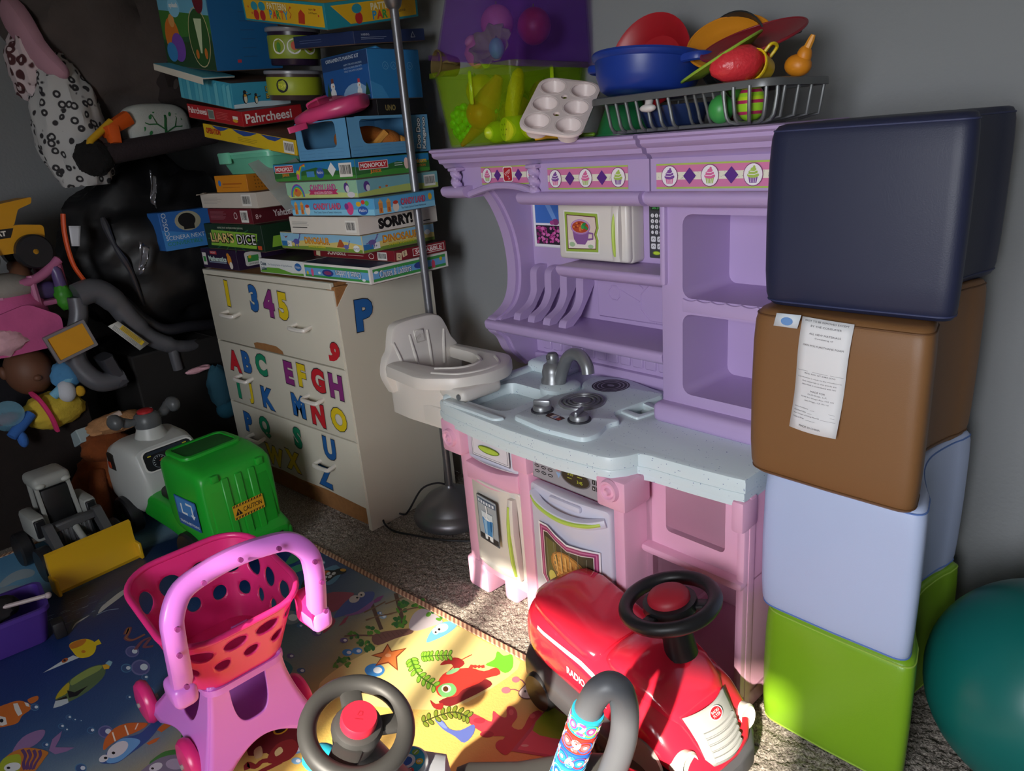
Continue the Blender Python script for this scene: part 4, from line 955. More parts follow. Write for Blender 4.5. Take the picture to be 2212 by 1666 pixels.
q = B(plastic('#23345f', .4)); q.lathe([(0, 0), (.05, 0), (.058, .006), (.075, .042), (.078, .042), (.072, .03), (.054, .008), (0, .006)], 32); q.build('bowl', t); q = B(plastic('#23345f', .4)); q.torus(.0765, .0025, 30, 6, Matrix.Translation((0, 0, .042))); q.build('rolled_rim', t)
t = kthing('suction_hook', 'white knob poking from the dish rack wires', 'toy knob', .505, .175, KT + .047)
q = B(plastic('#d8d2d0', .3)); q.ell((0, 0, 0), .019, .011, .008); q.build('knob', t); q = B(plastic('#c8c2c0', .3)); q.cyl((0, 0, .0), (0, .01, .025), .008, n=12); q.build('stem', t)

# ================================================================== FOAM SEATS
def foam_plan():
    w = .29
    side = spline([(w - .012, .06), (w - .036, .11), (w - .062, .18), (w - .072, .25), (w - .062, .33), (w - .05, .37)], 4)
    pts = rpoly([(w - .02, .06), (0, .06), (0, 0), (w, 0), (w - .012, .06), (w - .012, .1)], .045, 6)
    arc1 = [p for p in rpoly([(0, .2), (0, 0), (.15, 0)], .04, 6)][7:14]; arc2 = [p for p in rpoly([(.15, 0), (w, 0), (w - .012, .06)], .045, 6)][7:14]
    arc3 = [p for p in rpoly([(w - .05, .37), (w - .046, .41), (.15, .41)], .02, 4)][5:10]; arc4 = [p for p in rpoly([(.15, .41), (0, .41), (0, .2)], .04, 6)][7:14]
    return arc1 + [(.1, -.001), (.15, -.002), (.2, -.001)] + arc2 + side[1:-1] + arc3 + [(.15, .412)] + arc4 + [(-.001, .3), (-.002, .2), (-.001, .1)]
FP = [(p[0] - .15, p[1] - .2) for p in foam_plan()]
def foam_seat(name, label, cx, cy, z0, h, rz, col, seam, sc=1.0, rough=.5, tilt=0.0):
    t = thing(name, label, 'foam seat', (cx, cy, z0), (0, 0, rz), 'stacked foam seats')
    m_ = mat(col, rough, var=.05, vscale=4, bump=.12, bscale=500)
    q = B(m_); n = len(FP); rings = []
    def ring(k, z, puff=0): return [(p[0] * (sc * k) + puff * (1 if p[0] > 0 else -1) * 0, p[1] * (sc * k), z) for p in FP]
    prof = [(.9, 0), (.95, .003), (.978, .010), (.994, .022), (1.006, .06), (1.012, h * .5), (1.006, h - .06), (.994, h - .022), (.978, h - .010), (.95, h - .003), (.9, h - .0005), (.6, h), (.2, h)]
    for k, z in prof: rings += ring(k, z)
    fs = [(a * n + j, a * n + (j + 1) % n, (a + 1) * n + (j + 1) % n, (a + 1) * n + j) for a in range(len(prof) - 1) for j in range(n)]
    fs += [tuple(range(n))[::-1], tuple((len(prof) - 1) * n + j for j in range(n))]
    q.add(rings, fs); q.build('cushion', t, angle=60)
    for z in (.0105, h - .0105):
        q = B(mat(seam, .6)); q.tube([(p[0] * sc * .979, p[1] * sc * .979, z) for p in FP], .0018, 6, closed=True); q.build('seam', t)
    return t
H_F = .288
c0 = Vector((-.503, 1.225, 0)); RZ = R(-5.0)
def fc_(dx, dy, rz): return Vector((c0.x + dx, c0.y + dy, 0)) + Matrix.Rotation(rz, 3, 'Z') @ Vector((.15, .2, 0))
p = fc_(.004, -.002, RZ); foam_seat('green_foam_seat', 'lime green curved foam seat at the bottom of the stack', p.x, p.y, 0, .2905, RZ, '#7fae22', '#9fc24a', rough=.32)
p = fc_(-.004, -.014, RZ); foam_seat('blue_foam_seat', 'pale blue curved foam seat with stitched seam above the green one', p.x, p.y, .2910, .309, RZ, '#b7c5e6', '#5f7fc0')
p = fc_(-.018, -.04, RZ - R(1)); brown = foam_seat('brown_foam_seat', 'brown curved foam seat with paper tags between blue and navy seats', p.x, p.y, .6005, .312, RZ - R(1), '#7d5733', '#5f3d1c', 1.03)
p = fc_(-.004, -.016, RZ + R(1)); foam_seat('navy_foam_seat', 'navy blue curved foam seat on top of the stack', p.x, p.y, .913, .297, RZ + R(1), '#20253f', '#30365a', 1.06)
# paper tags hanging from the brown seat
bi = brown.matrix_world.inverted()
def on_brown(px, py, Y=1.185): return bi @ at_y(px, py, Y)
q = B(mat('#dcdcde', .6, var=.03)); TA = at_y(1736, 682, 1.172); TBt = at_y(1848, 700, 1.164); TC_ = at_y(1808, 946, 1.150); TD = at_y(1708, 918, 1.158)
def tagp(u, v):
    a = TA.lerp(TBt, u); c = TD.lerp(TC_, u); p_ = a.lerp(c, v); p_ = p_ + Vector((0, -.004 - .006 * math.sin(PI * u) * (.3 + .7 * v) - .004 * math.sin(PI * v * 2.2), 0)); return bi @ p_
q.sheet(tagp, 6, 10); tg = q.build('care_tag', brown, solid=.0006); tg['label'] = 'long white paper care tag'
tw = (TBt - TA).length * 100; th_ = (TD - TA).length * 100
def tagwrap(p_): v = tagp(max(0, min(1, p_[0] * 100 / tw)), max(0, min(1, 1 - p_[1] * 100 / th_))); v = Vector(v); return tuple(v + (bi.to_3x3() @ Vector((0, -1, 0))) * (p_[2] + .0008))
k1 = '#3a3a40'
o = [('t', k1, 'NOT TO BE REMOVED EXCEPT', tw * .5, th_ * .975, .28, dict(w=tw * .85)), ('t', k1, 'BY THE CONSUMER', tw * .5, th_ * .935, .3, dict(w=tw * .6)), ('t', k1, 'ALL NEW MATERIALS', tw * .5, th_ * .87, .3, dict(w=tw * .62)), ('t', k1, 'Consisting of', tw * .5, th_ * .835, .3, dict(w=tw * .36)), ('t', k1, '100% POLYURETHANE FOAM', tw * .5, th_ * .77, .3, dict(w=tw * .8)),
     ('r', '#77777c', tw * .04, th_ * .535, tw * .92, .05), ('t', k1, 'REG. NO. UT-2483 (CN)', tw * .5, th_ * .515, .3, dict(w=tw * .62))] + [('t', '#66666c', s_, tw * .5, th_ * y, .25, dict(w=tw * w)) for s_, y, w in (('Certification is made by the manufacturer', .475, .9), ('that materials in this article are', .445, .7), ('described in accordance with law', .415, .7))]
o += [('t', k1, 'MADE FOR', tw * .5, th_ * .36, .3, dict(w=tw * .3)), ('t', '#66666c', 'ECR4Kids, L.P.', tw * .5, th_ * .33, .26, dict(w=tw * .4)), ('t', '#66666c', '2245 San Diego Ave, STE 121', tw * .5, th_ * .3, .26, dict(w=tw * .68)), ('t', '#66666c', 'San Diego, CA 92110', tw * .5, th_ * .27, .26, dict(w=tw * .5))]
for i, s_ in enumerate(('Date of Delivery', 'Finished Size', 'Net Weight of Filling Material', 'Federal RN#')): o += [('t', '#66666c', s_, tw * .06, th_ * (.2 - i * .03), .24, dict(a='L', w=tw * (.3, .26, .55, .24)[i])), ('r', '#77777c', tw * (.4, .36, .64, .34)[i], th_ * (.192 - i * .03), tw * (.5, .55, .3, .2)[i], .04)]
o += [('t', k1, 'MADE IN CHINA', tw * .45, th_ * .045, .3, dict(w=tw * .45))]
printing(tg, Matrix(), o, 'tag_print', wrap=tagwrap, lift=0)
q = B(mat('#d5dde4', .6, var=.03)); S0, S1, S2, S3 = (at_y(*c, 1.166) for c in ((1680, 675), (1733, 680), (1724, 709), (1673, 702)))
q.add([bi @ (c + Vector((0, -.004, 0))) for c in (S0, S1, S2, S3)], [(0, 1, 2, 3)]); tg2 = q.build('care_tag', brown, solid=.0006)
cc = bi @ ((S0 + S1 + S2 + S3) / 4 + Vector((0, -.005, 0))); printing(tg2, frame(cc, bi.to_3x3() @ (S1 - S0), bi.to_3x3() @ (S0 - S3)), [('e', '#5f8ac0', 0, -.1, 1.0, .7)], 'tag_print')

# ================================================================== EXERCISE BALL
bp_ = at_z(2266, 1490, .2)
q = B(mat('#0f6a64', .34, var=.05, vscale=5)); RB = .2
q.ell((0, 0, 0), RB, n=48, m=32)
eb = thing('exercise_ball', 'teal inflatable exercise ball on the carpet beside the foam seats', 'ball', (bp_.x, bp_.y, RB - .004)); q.build('ball_skin', eb)
q = B(mat('#d8d8d0', .5)); q.lathe([(.008, 0), (.008, .002), (0, .003)], 14, Matrix.Rotation(R(70), 4, 'X') @ Matrix.Translation((0, 0, -RB - .001))); q.build('valve_plug', eb)

# ================================================================== PLAY MAT
MX0, MX1, MY0, MY1, MZ = -2.815, -0.72, -0.55, 1.066, 0.006
def mat_material():
    m = bpy.data.materials.new('sea_print'); m.use_nodes = True; nt = m.node_tree; bs = nt.nodes['Principled BSDF']
    tc = nt.nodes.new('ShaderNodeTexCoord'); sp = nt.nodes.new('ShaderNodeSeparateXYZ'); nt.links.new(tc.outputs['Object'], sp.inputs[0])
    n = nt.nodes.new('ShaderNodeTexNoise'); n.inputs['Scale'].default_value = 3.5; n.inputs['Detail'].default_value = 5; nt.links.new(tc.outputs['Object'], n.inputs['Vector'])
    ad = nt.nodes.new('ShaderNodeMath'); ad.operation = 'MULTIPLY_ADD'; ad.inputs[1].default_value = .28; nt.links.new(n.outputs['Fac'], ad.inputs[0]); nt.links.new(sp.outputs['X'], ad.inputs[2])
    mr = nt.nodes.new('ShaderNodeMapRange'); mr.inputs['From Min'].default_value = -1.05 + .14; mr.inputs['From Max'].default_value = 1.05 + .14
    nt.links.new(ad.outputs[0], mr.inputs['Value'])
    r = nt.nodes.new('ShaderNodeValToRGB'); el = r.color_ramp.elements
    stops = ((0.0, '#5f9fd0'), (.12, '#78b0d4'), (.19, '#7f9eb4'), (.215, '#1d3354'), (.27, '#182a5a'), (.42, '#1f3a72'), (.53, '#34527e'), (.60, '#6f8492'), (.66, '#a39a70'), (.73, '#d8bc62'), (.86, '#e0b866'), (1.0, '#d89a5c'))
    el[0].position, el[0].color = stops[0][0], lin(stops[0][1]); el[1].position, el[1].color = stops[-1][0], lin(stops[-1][1])
    for p, c in stops[1:-1]: e = el.new(p); e.color = lin(c)
    nt.links.new(mr.outputs[0], r.inputs['Fac']); nt.links.new(r.outputs[0], bs.inputs['Base Color'])
    bs.inputs['Roughness'].default_value = .33
    n2 = nt.nodes.new('ShaderNodeTexNoise'); n2.inputs['Scale'].default_value = 190; nt.links.new(tc.outputs['Object'], n2.inputs['Vector'])
    bp = nt.nodes.new('ShaderNodeBump'); bp.inputs['Strength'].default_value = .35; bp.inputs['Distance'].default_value = .0015; nt.links.new(n2.outputs['Fac'], bp.inputs['Height']); nt.links.new(bp.outputs['Normal'], bs.inputs['Normal'])
    return m
mcx, mcy = (MX0 + MX1) / 2, (MY0 + MY1) / 2
pm = thing('play_mat', 'large foam play mat printed with cartoon sea life', 'play mat', (mcx, mcy, 0))
q = B(mat_material()); hx, hy = (MX1 - MX0) / 2, (MY1 - MY0) / 2
q.box(-hx, hx, -hy, hy, .0005, MZ, .002, 1); q.build('foam_sheet', pm)
def braid():
    m = bpy.data.materials.new('braided_edge'); m.use_nodes = True; nt = m.node_tree; bs = nt.nodes['Principled BSDF']
    tc = nt.nodes.new('ShaderNodeTexCoord'); w = nt.nodes.new('ShaderNodeTexWave'); w.bands_direction = 'DIAGONAL'; w.inputs['Scale'].default_value = 38; nt.links.new(tc.outputs['Object'], w.inputs['Vector'])
    r = nt.nodes.new('ShaderNodeValToRGB'); r.color_ramp.elements[0].color = lin('#8a5a48'); r.color_ramp.elements[1].color = lin('#d8b494'); nt.links.new(w.outputs['Fac'], r.inputs['Fac']); nt.links.new(r.outputs[0], bs.inputs['Base Color']); bs.inputs['Roughness'].default_value = .7
    return m
BRD = braid()
for x0, x1, y0, y1 in ((-hx - .004, hx + .004, hy - .012, hy + .006), (-hx - .006, -hx + .012, -hy, hy), (hx - .012, hx + .006, -hy, hy)):
    q = B(BRD); q.box(x0, x1, y0, y1, 0, MZ + .0022, .0015, 1); q.build('hem', pm)
_zl = [0]
def mpx(pt):
    p = at_z(pt[0], pt[1], MZ); return (p.x - mcx, p.y - mcy)
def ca(x, y): return (x / 3.352, 1180 + y / 3.352)
def cc(x, y): return (580 + x / 3.051, 1120 + y / 3.051)
def sea(name, cv, items):
    k = 1 / 3.352 if cv is ca else 1 / 3.051; out = []
    for it in items:
        if it[0] == 'p': out.append(('p', it[1], [mpx(cv(*p)) for p in it[2]]))
        elif it[0] == 's': out.append(('p', it[1], [mpx(cv(*p)) for p in spline(it[2], 3, True)]))
        elif it[0] == 'e':
            x, y, rx, ry = it[2:6]; out.append(('p', it[1], [mpx(cv(*p)) for p in circ(x, y, rx, ry, 18, it[6] if len(it) > 6 else 0)]))
        elif it[0] == 'l': out.append(('l', it[1], [mpx(cv(*p)) for p in spline(it[2], 4)], it[3]))
    o = printing(pm, Matrix.Translation((0, 0, MZ)), out, name, lift=.0001, step=1.2e-5, unit=1.0)
    o.location.z = _zl[0] * .000007; _zl[0] += 1
    return o
# dune
sea('sand_print', cc, [('s', '#e0cb86', [(330, 1120), (420, 1015), (560, 930), (750, 830), (900, 752), (1080, 704), (1250, 715), (1420, 810), (1660, 945), (1500, 1100), (1200, 1250), (800, 1250), (500, 1200)])])
_zl[0] = 14
sea('sky_print', ca, [('s', '#a9bcc8', [(0, 270), (80, 200), (180, 165), (250, 180), (230, 220), (120, 250), (20, 300)]), ('s', '#93aaba', [(-60, 330), (60, 290), (160, 290), (100, 330), (0, 360)])])
foam = []
rnd = random.Random(21)
for i in range(46):
    t = rnd.random(); x = 20 + t * 1020; y = 640 - t * 420 + rnd.uniform(-40, 110); L = rnd.uniform(20, 90)
    foam.append(('l', rnd.choice(('#6f86a6', '#8fa4bc', '#51698f')), [(x, y), (x + L * .5, y - L * .2 + rnd.uniform(-4, 4)), (x + L, y - L * .38)], rnd.uniform(.0012, .003)))
for k in range(0, 46, 8): sea('wave_print', ca, foam[k:k + 8])['kind'] = 'stuff'
sea('dolphin_print', ca, [('s', '#39465f', [(680, 520), (668, 480), (700, 425), (760, 362), (850, 305), (960, 270), (1040, 262), (960, 305), (870, 375), (790, 435), (720, 492)]), ('s', '#b9b6b4', [(712, 490), (735, 440), (800, 385), (880, 325), (960, 290), (880, 365), (790, 432)]), ('l', '#8fa4bc', [(700, 500), (780, 465), (860, 455)], .003)])
sea('dolphin_print', ca, [('s', '#39465f', [(500, 632), (495, 590), (540, 540), (620, 498), (682, 478), (620, 532), (560, 562), (520, 612)]), ('s', '#b9b6b4', [(520, 608), (545, 560), (600, 525), (650, 500), (600, 535), (555, 565)])])
sea('yellow_fish_print', ca, [('s', '#e0c01e', [(500, 720), (540, 690), (620, 672), (690, 700), (690, 760), (650, 800), (575, 810), (530, 770)]), ('s', '#c8782a', [(500, 720), (560, 685), (625, 674), (600, 715), (525, 745)]), ('p', '#e0c01e', [(670, 705), (715, 674), (735, 708), (695, 722)]), ('p', '#c9d2d8', [(575, 808), (470, 852), (310, 920), (440, 838), (530, 792)]), ('e', '#a8562a', 470, 828, 26, 14, -.5), ('e', '#1a1a1e', 468, 828, 9, 8), ('e', '#c87a1e', 605, 765, 16, 10)])
sea('triggerfish_print', ca, [('s', '#566a48', [(400, 1110), (430, 1050), (520, 960), (650, 880), (740, 860), (765, 900), (740, 960), (640, 1050), (520, 1120), (450, 1140)]), ('s', '#8a9a52', [(520, 965), (650, 885), (735, 865), (720, 900), (610, 960), (520, 1010)]), ('s', '#b8a422', [(402, 1108), (430, 1052), (500, 988), (490, 1060), (425, 1098)]), ('p', '#17171c', [(485, 1045), (540, 1060), (640, 1010), (560, 1085), (500, 1100)]), ('p', '#17171c', [(405, 1118), (480, 1085), (490, 1108), (410, 1130)]), ('p', '#b9c4cc', [(385, 1175), (402, 1122), (490, 1105), (497, 1135), (440, 1160)]), ('p', '#d8a42a', [(740, 862), (800, 850), (790, 888), (755, 895)]), ('p', '#8ab4c4', [(762, 850), (790, 828), (815, 840), (800, 872)])])
sea('clownfish_print', ca, [('s', '#c86a24', [(-40, 1190), (60, 1140), (140, 1120), (210, 1142), (225, 1180), (160, 1230), (130, 1280), (60, 1302), (-40, 1310)]), ('p', '#d8d4d0', [(95, 1142), (128, 1138), (162, 1215), (132, 1232), (108, 1190)]), ('p', '#d8d4d0', [(0, 1232), (40, 1240), (52, 1290), (20, 1302), (0, 1300)]), ('p', '#d8d4d0', [(175, 1130), (205, 1140), (215, 1165), (190, 1160)]), ('s', '#c86a24', [(200, 1112), (270, 1085), (275, 1115), (225, 1142)]), ('e', '#1a1a1e', 12, 1265, 14, 14)])
bub = []
for x, y, r_ in ((958, 765, 50), (1018, 880, 70), (915, 885, 40), (1080, 1055, 40), (932, 1095, 20), (498, 1240, 22), (540, 1258, 14), (585, 1265, 9), (445, 1305, 24), (480, 1330, 16), (660, 1335, 30), (765, 1345, 55), (585, 1610, 44), (252, 1168, 32), (1050, 950, 26), (330, 1440, 26)):
    bub.append([('e', '#4a78a0' if r_ < 45 else '#6a6a9c', x, y, r_, r_ * .82), ('e', '#35507e' if r_ < 45 else '#4f5288', x, y, r_ * .82, r_ * .66), ('e', '#c9d4e0', x + r_ * .35, y - r_ * .05, r_ * .4, r_ * .34)])
for bb_ in bub: sea('bubble_print', ca, bb_)
for x, y, r_, c in ((520, 885, 34, '#3f8ad0'), (585, 875, 34, '#3f8ad0'), (320, 755, 34, '#6a5a9c'), (497, 805, 26, '#6a5a9c'), (700, 1002, 66, '#3f8ad0'), (140, 655, 70, '#7f8a9c'), (200, 625, 30, '#4a78b0'), (208, 708, 22, '#4a78b0'), (145, 908, 26, '#6a5a9c'), (215, 1005, 28, '#4a6a9c'), (350, 292, 24, '#6f9cc0'), (320, 262, 14, '#6f9cc0'), (385, 245, 10, '#6f9cc0'), (300, 325, 14, '#6f9cc0'), (732, 625, 16, '#4a78b0'), (755, 648, 24, '#8ab0c8'), (180, 1525, 44, '#7fb4d8'), (185, 1600, 34, '#7fb4d8')):
    sea('bubble_print', cc, [('e', c, x, y, r_, r_ * .66), ('e', '#dfe8f0', x + r_ * .3, y, r_ * .45, r_ * .32)])
sea('octopus_arm_print', ca, [('l', '#7a4450', [(905, 640), (925, 598), (940, 600), (925, 640), (912, 668), (960, 682), (1050, 640)], .011), ('l', '#a8742a', [(905, 640), (925, 598), (940, 600), (925, 640), (912, 668), (960, 682), (1050, 640)], .002), ('l', '#7a4450', [(980, 752), (1030, 690), (1085, 670), (1045, 730), (1110, 725)], .010)])
sea('blue_fish_print', ca, [('s', '#c4662e', [(750, 1480), (760, 1400), (830, 1320), (920, 1285), (1010, 1280), (1070, 1285), (1040, 1320), (960, 1360), (880, 1390), (800, 1440)]), ('p', '#c4662e', [(1130, 1330), (1200, 1280), (1255, 1265), (1240, 1300), (1170, 1350)]), ('p', '#c4662e', [(1060, 1430), (1110, 1400), (1160, 1385), (1130, 1420), (1080, 1442)]), ('s', '#c4662e', [(1060, 1205), (1098, 1165), (1135, 1172), (1130, 1220), (1090, 1240)]), ('s', '#30508e', [(725, 1570), (750, 1530), (830, 1430), (900, 1390), (1010, 1360), (1080, 1300), (1170, 1225), (1182, 1260), (1140, 1330), (1060, 1420), (940, 1510), (850, 1572), (780, 1578)]), ('s', '#67a0d4', [(775, 1570), (782, 1500), (850, 1415), (920, 1390), (1000, 1400), (1012, 1430), (940, 1502), (860, 1562)]),
    ('l', '#e8dcc8', [(815, 1350), (835, 1415)], .003), ('l', '#e8dcc8', [(905, 1300), (930, 1370)], .003), ('l', '#e8dcc8', [(1000, 1285), (980, 1330)], .003), ('e', '#d2d4d8', 852, 1475, 88, 46, -.6), ('e', '#d2d4d8', 752, 1540, 38, 24, -.5), ('e', '#15151a', 822, 1500, 13, 10), ('e', '#15151a', 765, 1536, 13, 9)])
st_i = [('s', '#8a6a9a', [(90, 1490), (160, 1390), (260, 1340), (325, 1335), (310, 1390), (240, 1450), (150, 1480)]), ('p', '#8a6a9a', [(355, 1482), (380, 1400), (450, 1340), (432, 1400), (400, 1458), (540, 1460), (480, 1490), (400, 1510)]), ('s', '#b8702c', [(-20, 1660), (40, 1530), (150, 1470), (250, 1465), (345, 1490), (330, 1530), (210, 1660)]), ('s', '#9aa62c', [(-20, 1650), (10, 1560), (60, 1522), (140, 1510), (152, 1570), (120, 1650)]), ('e', '#cfd2d4', 90, 1602, 62, 32, -.2), ('e', '#15151a', 62, 1608, 14, 9)]
st_i += [('l', '#5a3a6a', [(160 + k * 42, 1475 + k * 2), (185 + k * 36, 1520), (170 + k * 30, 1575), (180 + k * 20, 1620)], .006) for k in range(4)]
sea('striped_fish_print', ca, st_i)
sea('grey_fish_print', ca, [('s', '#3f7a3a', [(1080, 1580), (1170, 1500), (1250, 1478), (1340, 1476), (1405, 1500), (1400, 1560), (1300, 1530)]), ('s', '#7a7288', [(1030, 1650), (1100, 1570), (1190, 1525), (1290, 1510), (1370, 1530), (1390, 1580), (1370, 1650)]), ('e', '#a89cb4', 1270, 1580, 70, 40), ('e', '#c9c9d0', 1128, 1602, 52, 28, -.4), ('e', '#15151a', 1105, 1612, 11, 8)])
lf = []
for x, y, a in ((1330, 1370, -1.2), (1310, 1440, .3), (1350, 1420, -1), (1375, 1330, -.9), (1320, 1480, .2)): lf.append(('e', '#3a6a34', x, y, 34, 16, a))
sea('leaf_print', ca, lf)
sea('octopus_print', ca, [('s', '#6a2024', [(1800, 1520), (1800, 1400), (1850, 1330), (1950, 1290), (2050, 1255), (2170, 1225), (2240, 1270), (2240, 1400), (2150, 1470), (2100, 1545), (2000, 1565), (1930, 1500)]), ('s', '#8a2c2c', [(1930, 1560), (2000, 1440), (2120, 1400), (2160, 1470), (2100, 1545), (2010, 1575)]), ('s', '#c9b489', [(1840, 1480), (1890, 1450), (1900, 1520), (1850, 1540)]), ('s', '#d8c48a', [(1990, 1490), (2030, 1455), (2050, 1490), (2000, 1525)]), ('l', '#8a2c2c', [(1990, 1550), (1900, 1560), (1850, 1600), (1790, 1580), (1790, 1620)], .012), ('l', '#8a2c2c', [(2040, 1560), (1960, 1600), (1900, 1629), (1850, 1660)], .012), ('l', '#d8b02a', circ(2035, 1325, 55, 30, 20, -.5) + [circ(2035, 1325, 55, 30, 20, -.5)[0]], .004), ('e', '#2a1216', 2035, 1325, 46, 24, -.5)])
sea('seaweed_print', cc, [('s', '#34805c', [(110, 300), (150, 240), (200, 190), (245, 178), (248, 220), (210, 270), (150, 302)]), ('s', '#3a9070', [(95, 350), (150, 325), (220, 300), (275, 300), (262, 326), (200, 352), (100, 385)])])
tf = [('s', '#15171b', [(212, 458), (240, 400), (300, 368), (370, 343), (430, 343), (470, 330), (505, 335), (512, 355), (480, 370), (440, 382), (400, 412), (330, 442), (260, 462)]), ('s', '#cc7028', [(245, 400), (300, 370), (380, 345), (402, 360), (330, 390), (270, 406)]), ('e', '#c8962a', 492, 342, 20, 10)]
for x, y in ((255, 440), (290, 425), (325, 430), (310, 405), (345, 410), (375, 390), (370, 415), (405, 385), (430, 365), (395, 365), (280, 448), (345, 385)): tf.append(('e', '#d8dce0', x, y, 15, 9, -.5))
sea('spotted_fish_print', cc, [('s', '#5f92b8', [(300, 380), (380, 330), (450, 310), (480, 360), (440, 420), (380, 440)])]); sea('spotted_fish_print', cc, tf)
sea('sunfish_print', cc, [('s', '#a24c66', [(365, 515), (420, 488), (520, 488), (565, 500), (500, 560), (460, 602), (400, 622), (385, 570)]), ('s', '#b04c66', [(285, 688), (350, 630), (410, 645), (442, 680), (400, 732), (358, 758), (372, 695)]), ('p', '#a24c66', [(460, 715), (500, 660), (532, 640), (505, 690)]), ('p', '#8a4a8a', [(690, 545), (720, 520), (762, 508), (735, 545), (700, 560)]), ('s', '#4d63ac', [(430, 655), (470, 592), (520, 540), (590, 502), (650, 485), (697, 488), (690, 532), (640, 590), (560, 628), (490, 645)]), ('s', '#9064a8', [(500, 640), (590, 612), (690, 542), (680, 582), (620, 622), (545, 642)]), ('e', '#dcdcdc', 566, 533, 36, 24, -.3), ('e', '#dcdcdc', 612, 504, 24, 18, -.3), ('e', '#15151a', 585, 524, 8, 6), ('e', '#15151a', 612, 506, 7, 6)])
ship = [('s', '#745048', [(680, 800), (705, 762), (800, 742), (940, 728), (945, 760), (840, 792), (720, 838)]), ('l', '#5d463a', [(680, 560), (712, 650), (745, 735)], .010), ('l', '#5d463a', [(838, 495), (868, 610), (892, 705)], .011), ('l', '#7a5f48', [(630, 622), (700, 588), (770, 550)], .006), ('l', '#7a5f48', [(640, 672), (730, 645), (815, 630)], .006), ('l', '#7a5f48', [(770, 566), (840, 540), (900, 516)], .006), ('l', '#7a5f48', [(780, 636), (900, 605), (1000, 585)], .006), ('l', '#745048', [(500, 778), (600, 772), (690, 775)], .006)]
ship += [('l', '#5d4038', [(720 + k * 30, 765 - k * 4), (750 + k * 28, 800 - k * 7)], .0015) for k in range(7)]
sea('shipwreck_print', cc, ship)
rnd = random.Random(8)
for cx_, cy_, n_ in ((860, 690, 16), (575, 765, 8), (640, 840, 16), (480, 950, 12), (900, 580, 8), (700, 735, 6), (970, 570, 5), (1100, 640, 6)):
    sea('seaweed_print', cc, [('e', rnd.choice(('#3f7a30', '#2f6a34', '#56922e')), cx_ + rnd.uniform(-50, 50), cy_ + rnd.uniform(-30, 30), rnd.uniform(10, 24), rnd.uniform(8, 14), rnd.uniform(-1.5, 1.5)) for _ in range(n_)])
sea('rock_print', cc, [('s', '#b9b0b6', [(925, 722), (950, 640), (1010, 598), (1080, 620), (1150, 682), (1080, 712), (980, 742)])])
sea('starfish_print', cc, [('p', '#8a3f20', [(785, 826), (812, 876), (912, 855), (846, 917), (852, 1006), (790, 956), (702, 975), (740, 922), (674, 905), (750, 882)]), ('p', '#dc7a3e', [(785, 838), (808, 882), (895, 864), (838, 914), (845, 992), (790, 946), (715, 965), (748, 918), (690, 904), (757, 888)]), ('e', '#e8a070', 788, 905, 20, 12)])
sea('blue_fish_print', cc, [('s', '#6fb0cc', [(1040, 818), (1075, 740), (1140, 690), (1222, 680), (1240, 712), (1180, 762), (1100, 802)]), ('e', '#eceae6', 1142, 724, 44, 28, -.3), ('e', '#eceae6', 1102, 745, 22, 22), ('e', '#15151a', 1125, 733, 9, 8), ('e', '#15151a', 1102, 752, 7, 6)])
def fern(pts, n, L, col, edge):
    out = []; P = spline(pts, 8)
    for i in range(n):
        k = int(i / (n - 1) * (len(P) - 1)); x, y = P[k]; x2, y2 = P[min(len(P) - 1, k + 1)]; x1, y1 = P[max(0, k - 1)]; a = math.atan2(y2 - y1, x2 - x1)
        for s in (-1, 1):
            aa = a + s * 1.1; out.append(('e', edge, x + L * .55 * math.cos(aa), y + L * .55 * math.sin(aa), L * .6, L * .34, aa)); out.append(('e', col, x + L * .55 * math.cos(aa), y + L * .55 * math.sin(aa), L * .47, L * .24, aa))
    return out + [('l', edge, pts, .004)]
sea('fern_print', cc, fern([(940, 930), (985, 1030), (1090, 1105)], 8, 42, '#8ac23a', '#4a7a20'))
sea('fern_print', cc, fern([(1010, 915), (1090, 908), (1190, 905)], 8, 34, '#8ac23a', '#4a7a20'))
sea('fern_print', cc, fern([(1020, 1345), (1130, 1300), (1230, 1280), (1310, 1310)], 9, 42, '#7a8a2a', '#3f4a1c'))
lob = [('s', '#7e2024', [(1120, 1210), (1250, 1150), (1400, 1060), (1475, 1095), (1400, 1145), (1300, 1195), (1200, 1240)]), ('l', '#c43a2e', [(1160, 1040), (1250, 950), (1340, 900)], .003)]
lob += [('l', '#7e2024', [(1240 + k * 40, 1160 - k * 22), (1275 + k * 40, 1205 - k * 20)], .009) for k in range(5)] + [('l', '#d43c30', [(1330 + k * 24, 990 - k * 3), (1345 + k * 26, 968 + k * 3)], .010) for k in range(4)]
lob += [('s', '#d2382e', [(1105, 1110), (1150, 1030), (1230, 998), (1330, 988), (1420, 1010), (1500, 985), (1525, 1030), (1440, 1055), (1380, 1092), (1280, 1132), (1240, 1172), (1170, 1182), (1118, 1165)]), ('s', '#a02a28', [(1130, 970), (1180, 928), (1250, 922), (1292, 960), (1230, 1000), (1205, 962)]), ('s', '#a02a28', [(1065, 1200), (1100, 1225), (1150, 1220), (1142, 1262), (1090, 1252)]), ('s', '#6fb06a', [(1115, 1130), (1150, 1095), (1210, 1090), (1240, 1130), (1215, 1170), (1150, 1180)]), ('e', '#e6d8c0', 1172, 1125, 32, 26), ('e', '#5a3018', 1168, 1127, 18, 18), ('e', '#8ac48a', 1215, 1010, 48, 14, -.4)]
sea('lobster_print', cc, lob)
sea('starfish_print', cc, [('s', '#6ac22e', [(1430, 966), (1490, 930), (1508, 878), (1550, 908), (1605, 900), (1608, 985), (1560, 1022), (1500, 988)])])
